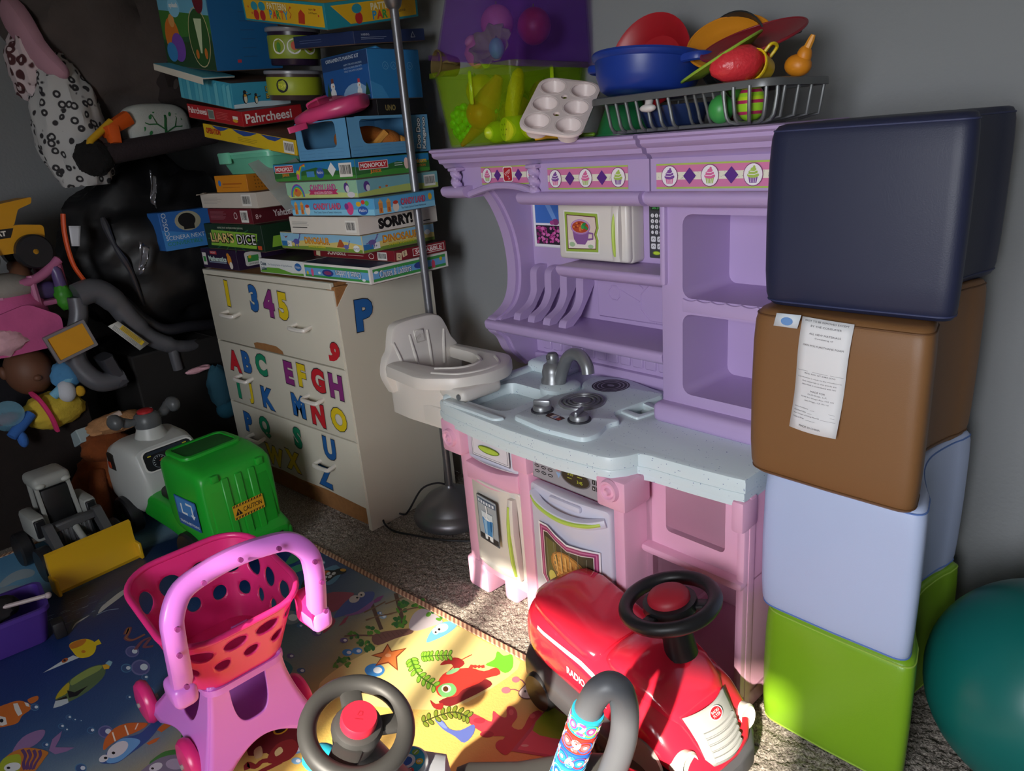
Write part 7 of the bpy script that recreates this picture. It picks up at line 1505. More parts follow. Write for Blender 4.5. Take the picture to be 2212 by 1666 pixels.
fr = bg(w, h, '#14301e') + [('l', '#2f6a44', [(19, 4), (19 + 18 * math.cos(a), 4 + 4.6 * math.sin(a))], .35) for a in (k * .4 for k in range(16))] + [('p', '#86b83a', [(3, 1.4), (35, 1.0), (37, 6.2), (5, 7.0)]), ('t', '#12120e', "LIAR'S", 12, 4.2, 3.8, dict(b=.1, w=17.5)), ('t', '#e8c87a', "LIAR'S", 12, 4.3, 3.4, dict(b=.02, w=16.8)), ('t', '#c8ccb8', 'NEVER TRUST ANYONE WHEN PLAYING', 19, 7.8, .6, dict(w=18)), ('t', '#12120e', 'DICE', 29, 4.0, 3.8, dict(b=.12, w=13.5)), ('t', '#e8e8e4', 'DICE', 29, 4.05, 3.3, dict(b=.0, w=12.6)), ('r', '#c8502a', 36, .8, 2.6, 1.3)]
rt = bg(d, h, '#14301e') + [('p', '#86b83a', [(3, 1.4), (20, 1.2), (20, 5), (4, 5)])]
gbox('dice_game_box', 'black and lime dice game box with big white dice letters', -2.262, 1.265, .9245, w, d, h, '#14301e', '#10241a', fr, rt, cat='dice game')
w, d, h = .305, .20, .052
fr = bg(w, h, '#6a1a26') + lines(1.4, 4.2, 13, 7, .45, '#a8707a', .12, 7) + barcode(23, .6, 5, 4.0, 12) + [('e', '#d8c8c8', 19.6, 2.8, 1.2, 1.2), ('e', '#6a1a26', 19.6, 2.8, .9, .9)]
rt = bg(d, h, '#581620') + [('t', '#d8b8b8', '8+', 2.4, 2.4, 1.6), ('t', '#d8c8c8', 'Yahtzee', 12, 2.8, 2.2, dict(b=.03, w=8))]
gbox('dice_game_box', 'maroon dice game box with white barcode', -2.31, 1.268, 1.0165, w, d, h, '#6a1a26', '#4a141c', fr, rt, cat='dice game')
w, d, h = .40, .26, .052
fr = bg(w, h, '#cfc6bb') + lines(2, 3.6, 14, 5, .45, '#98908a', .1, 8) + barcode(30, .8, 6.4, 3.8, 13)
wb = gbox('white_game_box', 'torn white game box lid with a barcode above the maroon box', -2.25, 1.262, 1.0695, w, d, h, '#cfc6bb', '#7a6a5c', fr, bg(d, h, '#cfc6bb'), yaw=-1)
q = B(card('#a89a8a')); q.prism([(-w - .01, h - .001), (-w + .06, h - .001), (-w + .05, h + .004), (-w - .012, h - .006)], 0, .01, frame((0, .0, 0), (1, 0, 0), (0, 0, 1))); q.build('torn_flap', wb)
w, d, h = .215, .14, .057
fr = bg(w, h, '#d88a1e') + [('e', '#3a7ac8', 3, 3.2, 1.0, 1.0), ('r', '#b8641a', 5, 2.6, 13, .5), ('r', '#b8641a', 4.6, 1.6, 12, .2)]
rt = bg(d, h, '#b8701a') + [('e', '#7a4a14', 3 + (k % 5) * 1.1, 1.4 + (k // 5) * 1.1, .25) for k in range(18)]
gbox('orange_card_box', 'small orange card game box on the torn white lid', -2.305, 1.27, 1.1225, w, d, h, '#d88a1e', '#c87e1c', fr, rt, cat='card game')
t = thing('mint_container', 'mint green plastic snap-lid container on the orange box', 'container', (-2.30, 1.37, 1.1805), (0, 0, R(-2)))
q = B(mat('#6fc4a4', .35, var=.04)); q.T = Matrix(); tub_mesh(q, .33, .2, .062, .86, .008, .02); q.build('tub', t)
q = B(mat('#7acdae', .35, var=.04)); q.prism(rrect(-.175, -.112, .35, .224, .03), .062, .07, r=.003); q.build('lid', t)
q = B(mat('#7acdae', .35, var=.04)); q.box(-.13, -.06, -.122, -.108, .035, .072, .004, 2); q.build('lid_clip', t)
w, d, h = .55, .27, .046
fr = bg(w, h, '#dcb81e') + [('p', '#2a4a94', [(6, 4.5), (8, 3.8), (11, 3.1), (14, 3.6), (17, 4.5)]), ('p', '#2a4a94', [(19, 4.5), (22, 3.6), (26, 2.9), (30, 3.4), (34, 4.5)]), ('p', '#2a4a94', [(36, 4.5), (40, 3.4), (44, 3.2), (48, 4.5)]), ('t', '#7a1c1c', 'OPERATION', 6.4, 2.6, 1.9, dict(b=.06, w=9.5)), ('t', '#c8301e', 'OPERATION', 6.4, 2.65, 1.7, dict(b=.03, w=9.2))] + lines(22, 2.2, 14, 3, .5, '#8a741c', .12, 9) + barcode(48.5, .5, 5.5, 3.4, 14)
gbox('board_game_box', 'long yellow board game box with wavy blue edge and red title', -1.985, 1.27, 1.222, w, d, h, '#dcb81e', '#6a4a34', fr, bg(d, h, '#dcb81e'), roll=9, pitch=2)
w, d, h = .355, .22, .047
fr = bg(w, h, '#b01e26') + [('t', '#f0e8e4', 'Pahrcheesi', 6.8, 2.9, 2.0, dict(b=.02, w=12.5)), ('r', '#a8a89c', 13.8, .9, 4, 3), ('r', '#6a7a74', 14.1, 1.2, 3.4, 2.4)] + lines(19, 3.4, 9, 5, .5, '#d86a6a', .12, 10) + [('r', '#e8dcd0', 29.6, 2.0, 3.2, 1.0), ('e', '#e0a82a', 31, 1.6, 1.6, .5)]
rt = bg(d, h, '#b01e26') + [('t', '#f0e8e4', 'Pahrcheesi', 9.5, 2.4, 2.9, dict(b=.02, w=17))]
gbox('board_game_box', 'bright red board game box with white title', -2.255, 1.268, 1.322, w, d, h, '#b01e26', '#6a2a24', fr, rt, roll=9, pitch=5)
w, d, h = .345, .21, .078
fr = bg(w, h, '#3aa0bc') + [('p', c_, [(k * 2.6 + .2, .3), (k * 2.6 + 2.4, .3), (k * 2.6 + 2.2, 7.4), (k * 2.6 + .3, 6.6)]) for k, c_ in enumerate(('#5ab8cc', '#4aaac4', '#6ac0d0', '#44a2be', '#5ab8cc', '#6ac0d0', '#4aaac4', '#5ab8cc', '#44a2be', '#6ac0d0', '#4aaac4', '#5ab8cc', '#6ac0d0'))]
def penguin(x, y, s): return [('e', '#1c2230', x, y, .9 * s, 1.7 * s), ('e', '#e8e0c8', x + .15 * s, y - .3 * s, .55 * s, 1.2 * s), ('e', '#1c2230', x, y + 1.8 * s, .6 * s, .6 * s), ('p', '#e0902a', [(x + .5 * s, y + 1.9 * s), (x + 1.1 * s, y + 1.7 * s), (x + .5 * s, y + 1.6 * s)]), ('l', '#1c2230', [(x + .6 * s, y + .8 * s), (x + 2.2 * s, y + 1.2 * s)], .3 * s), ('e', '#e0a02a', x + .1 * s, y + .8 * s, .45 * s, .4 * s)]
rt = bg(d, h, '#3a9cc0') + [('p', '#cfe4ec', [(.2, .3), (20.8, .3), (20.8, 1.6), (10, 2), (.2, 1.4)])] + penguin(4.4, 3.2, 1.0) + penguin(8.2, 2.6, .8) + [('t', '#1c1810', "DON'T", 15, 5.6, 1.8, dict(b=.08, w=6.4)), ('t', '#c8a84a', "DON'T", 15, 5.65, 1.5, dict(b=.02, w=6)), ('t', '#1c1810', 'BREAK', 15.4, 3.4, 1.8, dict(b=.08, w=7)), ('t', '#c8a84a', 'BREAK', 15.4, 3.45, 1.5, dict(b=.02, w=6.6))]
ib = gbox('board_game_box', 'ice blue board game box with penguins and an open top', -2.292, 1.266, 1.378, w, d, h, '#4aaac4', '#5a4434', fr, rt, roll=11, pitch=3)
q = B(card('#c9c4b8')); q.box(-w - .06, -.08, -.05, .06, .082, .086, .001, 1, Matrix.Rotation(R(3), 4, 'Y')); fp_ = q.build('open_lid', ib)
q = B(card('#5ab4cc')); q.box(-w - .06, -.08, -.05, .06, .086, .0875, .0, 1, Matrix.Rotation(R(3), 4, 'Y')); q.build('lid_print', fp_)
q = B(card('#d8d2c4')); q.box(-w - .06, -.08, -.052, -.049, .066, .087, .001, 1, Matrix.Rotation(R(3), 4, 'Y')); q.build('lid_edge', fp_)
w, d, h = .33, .24, .26
fr = bg(w, h, '#2a5a3a') + [('r', '#6ab0d0', .2, 16, 32.6, 9.7), ('p', '#3f7a34', [(.2, 8), (33, 11), (33, 16), (.2, 17)]), ('p', '#2a4a2c', [(.2, .3), (33, .3), (33, 9), (.2, 7)]), ('e', '#d8782a', 7, 9, 5, 6), ('e', '#7a4ab0', 10, 6, 4.6, 4.4), ('e', '#3a8ac8', 5, 4.4, 3.6, 3), ('e', '#e0a05a', 8, 14, 2, 2), ('e', '#8accea', 11, 18, 4, 3), ('l', '#c8b88a', circ(25, 9.5, 6.4, 8.6, 26) + [circ(25, 9.5, 6.4, 8.6, 26)[0]], .35), ('e', '#2f5a2a', 25, 9.5, 6.1, 8.3), ('p', '#c9d8b0', [(24.6, 5), (25.6, 5), (28, 15), (23, 15)]), ('e', '#c8702a', 28, 5, 1, 1.6), ('e', '#c8702a', 22.4, 4.6, 1, 1.4), ('e', '#6a1c2a', 27.5, 21, 3.4, 4.6), ('r', '#e8d8d8', 25.6, 22.4, 3.8, .5), ('r', '#e8d8d8', 25.8, 20.6, 3.4, .5), ('t', '#e8dcd0', 'Hippos', 8, 22.2, 4.0, dict(b=.1, w=13)), ('t', '#8a1c1c', 'Hippos', 8, 22.2, 3.4, dict(b=.04, w=12.2)), ('t', '#e8eef2', 'splash', 11, 18.4, 1.8, dict(b=.05, w=6))]
rt = bg(d, h, '#1f66a0') + [('r', '#2a5a88', 10, 4 + k * 2.6, 5, .3) for k in range(6)] + [('t', '#1a4470', 'WARNING', 14, 21, .8, dict(w=7)), ('r', '#c83a4a', 7.6, 2.4, 1.4, .9)]
gbox('water_toy_box', 'tall blue water toy box with a colourful splash scene', -2.352, 1.266, 1.497, w, d, h, '#1f66a0', '#2a5a80', fr, rt, roll=10, pitch=3, cat='toy box')
# tubs between the piles
def tub_thing(name, label, px, py, Y, r_, h, col, band, items):
    p = at_y(px, py, Y); t = thing(name, label, 'tub', p, (0, R(6), 0))
    q = B(mat(col, .3, var=.05)); q.lathe([(0, 0), (r_ * .93, 0), (r_ * .96, .003), (r_, h * .9), (r_ * 1.0, h), (0, h)], 32); bdy_ = q.build('tub_body', t)
    q = B(mat(band, .45)); q.lathe([(r_ * 1.0, h * .18), (r_ * 1.012, h * .2), (r_ * 1.02, h * .78), (r_ * 1.005, h * .8)], 32); lb = q.build('label_band', t)
    q = B(mat('#8a8a92', .3)); q.lathe([(r_ * 1.06, h * .9), (r_ * 1.08, h * .92), (r_ * 1.08, h * 1.0), (r_ * 1.03, h * 1.03), (0, h * 1.03)], 32); q.build('tub_lid', t)
    ang = math.atan2(-p.y, -p.x)
    def wr(q_): a = ang + q_[0] / (r_ * 1.03); rr_ = r_ * 1.025 + q_[2]; return (rr_ * math.cos(a), rr_ * math.sin(a), h * .5 + q_[1])
    printing(lb, Matrix(), items, 'label_print', wrap=wr, lift=0)
    return t
tub_thing('craft_tub', 'grey tub with lime label and round count badge', 640, 216, 1.43, .085, .085, '#4a3a3a', '#a8b42a', [('e', '#17171a', -4, 0, 2, 2), ('t', '#d8d83a', '75+', -4, 0, 1.2, dict(b=.03))])
tub_thing('craft_tub', 'dark purple tub with lime label stacked on the grey tub', 640, 142, 1.43, .078, .105, '#2a1c34', '#8a9a2a', [('e', '#dcdcd4', -5, 0, 2.2, 2.2), ('e', '#dcdcd4', 0, 0, 2.2, 2.2), ('e', '#dcdcd4', 5, 0, 2.2, 2.2), ('e', '#c8502a', 0, .2, 1, 1.2), ('e', '#4a8a3a', -5, -.2, .7, 1.4), ('e', '#a8502a', 5, 0, .9, 1.2)])
# clear blister tray leaning beside the orange box
a, c = at_y(548, 350, 1.255), at_y(632, 452, 1.255)
t = thing('blister_tray', 'clear plastic blister tray leaning against the candy game boxes', 'plastic tray', c)
X_ = (a - c).normalized(); Y_ = Vector((.25, .9, .25))
fm = frame((0, 0, 0), X_, Y_); L_ = (a - c).length
q = B(clear('#b8bcb8', .15, .45)); q.box(0, L_, -.02, .12, -.003, .0, .001, 1, fm); sh0 = q.build('sheet', t)
q = B(clear('#c8ccc8', .15, .5))
for k in range(4):
    q = B(clear('#c8ccc8', .15, .5)); q.lathe([(.019, 0), (.019, .012), (.015, .016), (0, .017)], 20, fm @ Matrix.Translation((.03 + k * L_ * .24, .012, -.0))); q.build('blister', t)

# ================================================================== THE HEAP IN THE CORNER
def blob(q, c, r_, amp=.25, freq=3.0, n=40, m=26, seed=0.0, flat=0.0, rot=None):
    """soft lumpy shape: an ellipsoid folded by noise"""
    M = Matrix.Translation(c) @ (Matrix.Rotation(rot[2], 4, 'Z') @ Matrix.Rotation(rot[1], 4, 'Y') @ Matrix.Rotation(rot[0], 4, 'X') if rot else Matrix())
    vs = []; fs = []
    for j in range(m + 1):
        ph = -PI / 2 + PI * j / m
        for i in range(n):
            a = 2 * PI * i / n; d = Vector((math.cos(ph) * math.cos(a), math.cos(ph) * math.sin(a), math.sin(ph)))
            k = 1 + amp * (noise.noise(d * freq + Vector((seed, seed, 0))) + .45 * noise.noise(d * freq * 2.7 + Vector((0, seed, seed))))
            p = Vector((d.x * r_[0] * k, d.y * r_[1] * k, d.z * r_[2] * k))
            if flat and p.z < -r_[2] * flat: p.z = -r_[2] * flat
            vs.append(tuple(p))
    for j in range(m):
        for i in range(n): fs.append((j * n + i, j * n + (i + 1) % n, (j + 1) * n + (i + 1) % n, (j + 1) * n + i))
    q.add(vs, fs, M)
def spots(base, dark, scale=28, th=.35):
    m = bpy.data.materials.new('spotted_fabric'); m.use_nodes = True; nt = m.node_tree; bs = nt.nodes['Principled BSDF']
    tc = nt.nodes.new('ShaderNodeTexCoord'); v = nt.nodes.new('ShaderNodeTexVoronoi'); v.inputs['Scale'].default_value = scale; nt.links.new(tc.outputs['Object'], v.inputs['Vector'])
    r = nt.nodes.new('ShaderNodeValToRGB'); e = r.color_ramp.elements; e[0].position = .0; e[0].color = lin(base); e[1].position = 1; e[1].color = lin(base)
    for p, c in ((.16, base), (.2, dark), (th, dark), (th + .06, base)): x = e.new(p); x.color = lin(c)
    nt.links.new(v.outputs['Distance'], r.inputs['Fac']); nt.links.new(r.outputs[0], bs.inputs['Base Color']); bs.inputs['Roughness'].default_value = .9
    return m
def P3(px, py, X): return at_x(px, py, X)
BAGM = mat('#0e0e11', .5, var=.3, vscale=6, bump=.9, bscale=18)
# big dark fabric storage cube that carries the doll and other toys
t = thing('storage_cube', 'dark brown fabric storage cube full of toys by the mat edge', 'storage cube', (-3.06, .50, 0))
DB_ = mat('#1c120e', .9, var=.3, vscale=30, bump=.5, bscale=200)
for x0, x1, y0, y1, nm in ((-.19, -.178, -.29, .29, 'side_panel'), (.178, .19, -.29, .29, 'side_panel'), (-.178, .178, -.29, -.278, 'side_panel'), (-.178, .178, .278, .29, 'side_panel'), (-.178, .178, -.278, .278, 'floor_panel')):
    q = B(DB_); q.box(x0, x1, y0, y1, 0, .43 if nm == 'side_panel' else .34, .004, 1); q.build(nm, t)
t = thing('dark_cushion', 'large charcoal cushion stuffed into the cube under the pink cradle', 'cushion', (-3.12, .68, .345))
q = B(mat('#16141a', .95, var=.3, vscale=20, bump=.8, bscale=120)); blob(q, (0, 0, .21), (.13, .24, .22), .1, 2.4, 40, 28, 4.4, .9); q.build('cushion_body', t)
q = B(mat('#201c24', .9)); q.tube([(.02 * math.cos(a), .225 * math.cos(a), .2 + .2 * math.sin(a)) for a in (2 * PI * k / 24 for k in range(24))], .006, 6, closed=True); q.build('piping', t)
# cardboard boxes and black bags behind it
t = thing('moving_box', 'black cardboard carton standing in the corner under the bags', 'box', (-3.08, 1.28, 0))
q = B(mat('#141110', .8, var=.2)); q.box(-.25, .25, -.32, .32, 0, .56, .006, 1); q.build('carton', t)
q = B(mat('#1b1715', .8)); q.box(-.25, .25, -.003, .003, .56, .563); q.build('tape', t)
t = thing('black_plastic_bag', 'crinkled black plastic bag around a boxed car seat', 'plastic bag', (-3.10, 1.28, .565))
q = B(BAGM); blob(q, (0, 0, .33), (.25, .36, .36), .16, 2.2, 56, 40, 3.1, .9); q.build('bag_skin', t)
q = B(mat('#3a3a40', .2, var=.2, bump=.6, bscale=30)); q.tube(spline([(.17, -.26, .5), (.19, -.25, .4), (.2, -.22, .3), (.19, -.2, .16)], 5), [.008, .012, .014, .012, .01, .008, .01, .012, .014, .012, .01, .009, .008, .008, .008, .006], 8); q.build('bag_neck', t)
# printed carton of the car seat showing through
A = P3(343, 462, -2.80); Bq = P3(440, 478, -2.80); Cq = P3(343, 545, -2.80)
t = thing('car_seat_label', 'blue printed carton end naming a convertible car seat', 'carton', ((A.x + Bq.x) / 2, (A.y + Bq.y) / 2, (A.z + Cq.z) / 2))
W_ = (Bq - A).length; H_ = (Cq - A).length; fm = frame((0, -W_ / 2, -H_ / 2), (0, 1, 0), (0, 0, 1))
q = B(card('#2a66b0')); q.box(-.10, .0, -W_ / 2, W_ / 2 + .03, -H_ / 2, H_ / 2, .002, 1); cb = q.build('carton_end', t)
w_, h_ = W_ * 100, H_ * 100
printing(cb, fm, [('p', '#3f86cc', [(0, 0), (w_, 0), (w_, h_ * .3), (0, h_ * .55)]), ('e', '#a8a48c', w_ * .62, h_ * .72, w_ * .3, h_ * .26), ('e', '#1c1c1e', w_ * .6, h_ * .74, w_ * .2, h_ * .19), ('r', '#1c1c1e', w_ * .5, h_ * .5, w_ * .25, h_ * .15), ('t', '#d4dce6', 'COSCO', w_ * .1, h_ * .68, w_ * .1, dict(rot=R(90), w=h_ * .6)), ('t', '#d4dce6', 'SCENERA NEXT', w_ * .5, h_ * .32, h_ * .11, dict(w=w_ * .88)), ('t', '#2f8a4a', 'CONVERTIBLE', w_ * .47, h_ * .17, h_ * .1, dict(w=w_ * .8))], 'print', lift=.0006)
cb.children[0].location.x = .0
# upper bags and fabrics
t = thing('brown_fleece_blanket', 'bundled dark brown fleece blanket on top of the corner heap', 'blanket', (-3.08, 1.24, 1.38))
q = B(mat('#4a4240', .95, var=.35, vscale=8, bump=.9, bscale=60)); blob(q, (.0, .05, .33), (.24, .34, .38), .17, 2.4, 56, 40, 9.0); q.build('fleece', t)
q = B(mat('#2a2222', .95, var=.3, vscale=10, bump=.9, bscale=60)); blob(q, (.06, .2, .16), (.2, .18, .16), .2, 2.4, 40, 26, 5.0); q.build('dark_fold', t)
t = thing('pink_throw', 'dusty pink throw hanging down the brown fleece', 'blanket', (-3.1, .98, 1.5))
q = B(mat('#b08494', .95, var=.2, vscale=10, bump=.6, bscale=80)); 
PT = [P3(20, 20, -3.06), P3(55, 70, -2.98), P3(85, 115, -2.93), P3(120, 150, -2.9), P3(140, 168, -2.9)]
o_ = Vector((-3.1, .98, 1.5)); q.tube([tuple(p - o_) for p in spline([tuple(p) for p in PT], 4) for p in [Vector(p)]], [.05, .055, .06, .06, .058, .055, .054, .05, .05, .048, .046, .044, .042, .04, .036, .03, .024], 12, sq=(.8, .6)); q.build('throw', t)
t = thing('patterned_bag', 'grey and black ring-patterned fabric bag bulging off the heap', 'fabric bag', (-3.05, .98, 1.18))
q = B(spots('#b4b4b4', '#2a282c', 30, .36)); blob(q, (.06, .03, .2), (.13, .115, .25), .18, 2.3, 48, 34, 2.0, .8); q.build('bag_body', t)
q = B(spots('#c8b8bc', '#4a2428', 22, .4)); blob(q, (.03, -.03, .40), (.09, .07, .13), .25, 2.6, 30, 22, 6.0); q.build('bag_top', t)
# tree print pillow
A = P3(287, 238, -2.86); Bq = P3(404, 240, -2.86); Cq = P3(300, 315, -2.86)
cpt = (A + Bq) / 2; cpt.z = (A.z + Cq.z) / 2
t = thing('tree_pillow', 'white pillow with a green tree print wedged above the dark bolster', 'pillow', cpt, (0, 0, R(8)))
W_ = (Bq - A).length; q = B(cloth('#b9bdb8')); q.ell((-.05, 0, 0), .055, W_ / 2 + .03, .085, 24, 16, pw=.6); pw_ = q.build('cushion', t)
def pil(p): y, z = p[0], p[1]; return (-.05 + .057 * max(0, 1 - (abs(y) / (W_ / 2 + .03)) ** 3) ** .5 * max(.05, 1 - (abs(z) / .085) ** 3) ** .5 + .001 + p[2], y, z)
tr = [('l', '#2a6a3a', [(0, -7), (-.3, -3), (0, 0), (.8, 3), (1.5, 6)], .9), ('l', '#2a6a3a', [(0, -1), (-3, 1), (-6, 1), (-9, 2.5)], .45), ('l', '#2a6a3a', [(0, -2), (4, 0), (7, 0), (10, 2)], .45), ('l', '#2a6a3a', [(-3, 1), (-4, 4), (-6, 6)], .35), ('l', '#2a6a3a', [(4, 0), (5.5, 3), (5, 6)], .35), ('l', '#2a6a3a', [(-.3, -4), (-4, -3.4), (-7, -4)], .3), ('l', '#2a6a3a', [(0, -4), (4, -3.4), (8, -4.4)], .3)]
for x, y in ((-8, 4), (-5, 3.5), (-3, 5.6), (3, 4.4), (6, 5), (8, 3), (9, .4), (-8, -.6), (-6, -2), (6, -2), (-5, -5), (6, -5)): tr.append(('e', '#2f7a44', x, y, .9, .5, 1.0))
printing(pw_, Matrix(), tr, 'tree_print', wrap=pil, lift=0)
# dark bolster with fuzzy end
a, c = P3(205, 338, -2.84), P3(462, 290, -2.84)
t = thing('plush_bolster', 'long dark maroon plush bolster lying across the black bag', 'bolster', a)
q = B(mat('#2a2024', .95, var=.3, vscale=40, bump=1.0, bscale=120)); d_ = c - a; q.tube([(0, 0, 0), tuple(d_ * .3), tuple(d_ * .7), tuple(d_)], [.036, .037, .036, .034], 18); q.build('roll', t)
q = B(mat('#0f0d0e', .98, var=.3, vscale=40, bump=1.0, bscale=120)); blob(q, (-.01, 0, -.005), (.06, .062, .06), .12, 4, 30, 22, 1.0); q.build('tufted_end', t)
# orange toy blaster
a = P3(195, 305, -2.83); t = thing('toy_blaster', 'orange and yellow toy blaster poking out of the heap', 'toy blaster', a)
c = P3(275, 255, -2.86) - a; e_ = P3(250, 312, -2.83) - a; g_ = P3(190, 330, -2.82) - a; y2 = P3(240, 262, -2.84) - a
q = B(plastic('#d85a1c', .4)); q.tube([tuple(c * .35), tuple(c * .7), tuple(c)], [.02, .024, .026], 10, sq=(.6, 1)); q.tube([tuple(c * .55), tuple(e_)], [.03, .024], 10, sq=(.6, .8)); q.build('barrel', t)
q = B(plastic('#c89a1c', .4)); q.tube([tuple(g_), (0, 0, 0), tuple(y2)], [.011, .012, .012], 10); q.build('slide_rail', t)
# foil packaging
for pts, lab in ((((322, 366), (336, 382), (340, 452), (328, 440)), 'thin silver foil wrapper hanging below the bolster'), (((300, 520), (322, 535), (318, 580), (302, 596)), 'crumpled silver foil wrapper below the blue carton')):
    V_ = [P3(x, y, -2.79) for x, y in pts]; t = thing('foil_wrapper', lab, 'wrapper', V_[0])
    q = B(mat('#9a9aa0', .25, .8, var=.2, bump=.6, bscale=60))
    q.sheet(lambda u, v: (V_[0].lerp(V_[1], u)).lerp(V_[3].lerp(V_[2], u), v) - V_[0] + Vector((.008 * math.sin(u * 7 + v * 5), 0, .004 * math.sin(v * 9))), 6, 8); q.build('foil', t, solid=.001)
# orange rimmed racket
t = thing('orange_hoop', 'bent orange plastic hoop with white paddle face against the bag', 'toy hoop', P3(160, 540, -2.86)); o_ = P3(160, 540, -2.86)
q = B(plastic('#d8501c', .4)); q.tube([tuple(Vector(p) - o_) for p in spline([tuple(P3(x, y, -2.86)) for x, y in ((136, 462), (138, 495), (146, 535), (160, 575), (182, 606))], 5)], .011, 8, sq=(.6, .6)); q.build('rim', t)
q = B(plastic('#c8ccd4', .5)); q.sheet(lambda u, v: P3(148 + 26 * u * (1 - .3 * v) + 6 * v, 488 + 44 * v, -2.865) - o_, 4, 5); q.build('paddle_face', t, solid=.004)
# grey swing frame
t = thing('baby_swing_frame', 'grey tubular baby swing frame with warning label', 'baby swing', P3(300, 760, -2.83)); o_ = P3(300, 760, -2.83)
GS = mat('#5f6066', .4, .2, var=.06)
def rodp(pts, r_, m, nm, X=-2.83, sq=None): q = B(m); q.tube([tuple(Vector(p) - o_) for p in spline([tuple(P3(x, y, X - dx)) for x, y, dx in pts], 6)], r_, 14, sq=sq); return q.build(nm, t)
mainb = rodp(((165, 640, .0), (205, 628, 0), (245, 650, 0), (285, 695, 0), (330, 732, 0), (385, 748, .0), (440, 742, .04), (480, 734, .08)), [.044] * 13 + [.04] * 8 + [.032] * 8 + [.024] * 14, GS, 'curved_arm')
rodp(((225, 622, .03), (270, 655, .03), (310, 690, .03), (355, 712, .03), (410, 705, .05), (465, 700, .1)), .022, mat('#2a2a30', .4, var=.1), 'rear_arm')
rodp(((165, 642, 0), (170, 680, 0), (160, 745, 0), (170, 790, 0), (215, 825, -.02), (265, 815, -.02)), [.03] * 12 + [.036] * 19, GS, 'foot_arm')
rodp(((222, 770, 0), (240, 800, 0), (262, 830, -.01)), .05, mat('#3f4046', .4, .2), 'foot_bracket', sq=(.5, .5))
rodp(((372, 752, -.0), (378, 775, 0), (385, 798, 0)), .02, GS, 'rear_foot')
A = P3(233, 705, -2.775); Bq = P3(255, 694, -2.775); Cq = P3(322, 742, -2.775); Dq = P3(302, 757, -2.775)
V_ = [p - o_ for p in (A, Bq, Cq, Dq)]
q = B(mat('#c9c9c4', .5)); q.add([tuple(p) for p in V_], [(0, 1, 2, 3)]); lb = q.build('warning_label', t, solid=.001)
fm = frame(V_[3], V_[2] - V_[3], V_[0] - V_[3]); L1 = (V_[0] - V_[3]).length * 100; W1 = (V_[2] - V_[3]).length * 100
fm = frame(V_[0], V_[3] - V_[0], V_[1] - V_[0]); L1 = (V_[3] - V_[0]).length * 100; W1 = (V_[1] - V_[0]).length * 100
printing(lb, fm, [('r', '#d8b81e', L1 * .25, W1 * .45, L1 * .7, W1 * .45)] + [('r', '#5a5a50', L1 * .28, W1 * (.52 + k * .1), L1 * .6, W1 * .04) for k in range(4)] + [('r', '#7a7a78', L1 * .1, W1 * (.08 + k * .1), L1 * .75, W1 * .04) for k in range(4)], 'label_print', lift=.001)
# yellow square sign in a silver frame
cS = P3(153, 738, -2.765); t = thing('framed_yellow_panel', 'small yellow square panel in a silver frame tilted on its corner', 'panel', cS)
xd = (P3(187, 692, -2.765) - P3(100, 733, -2.765)); yd = (P3(100, 733, -2.765) - P3(140, 786, -2.765)); w_ = xd.length; h_ = yd.length
fm = frame((0, 0, 0), xd, yd); q = B(mat('#8a8c90', .35, .5)); q.prism([rrect(-w_ / 2, -h_ / 2, w_, h_, .004), rrect(-w_ / 2 + .009, -h_ / 2 + .009, w_ - .018, h_ - .018, .003)], -.01, .006, fm); q.build('frame', t)
q = B(mat('#d8981a', .45, var=.1)); q.box(-w_ / 2 + .008, w_ / 2 - .008, -h_ / 2 + .008, h_ / 2 - .008, -.008, .001, .001, 1, fm); q.build('panel_face', t)
# dump truck on the pink doll cradle
cT = P3(30, 535, -2.95); t = thing('toy_dump_truck', 'yellow toy dump truck with black wheels on the pink cradle', 'toy vehicle', (cT.x, cT.y, cT.z - .075), (0, 0, R(4)))
YD_ = mat('#cf9416', .45, var=.05)
q = B(YD_); q.prism(rpoly([(-.2, .06), (.06, .06), (.085, .1), (.09, .14), (.02, .15), (-.2, .15)], .012), -.055, .055, Matrix(((0, 0, 1, 0), (1, 0, 0, 0), (0, 1, 0, 0), (0, 0, 0, 1)))); bd0 = q.build('chassis', t)
q = B(YD_); q.prism(rpoly([(-.2, .15), (.0, .15), (.025, .2), (.07, .215), (.075, .235), (-.03, .222), (-.2, .205)], .006), -.06, .06, Matrix(((0, 0, 1, 0), (1, 0, 0, 0), (0, 1, 0, 0), (0, 0, 0, 1)))); bed = q.build('dump_bed', t)
printing(bd0, frame((.0555, -.045, .128), (0, 1, 0), (0, 0, 1)), [('p', '#1b1b1c', [(-4.5, -1.6), (2.6, -1.6), (4.2, 1.4), (-4.5, 1.4)]), ('t', '#e0dcd4', 'CAT', -.6, 0, 1.7, dict(b=.05, w=4.6))], 'badge', lift=.001)
for y in (-.13, .035):
    for s in (-1, 1): wheel(t, (s * .06, y, .058), .058, .045, BLK, YD_, 'x')
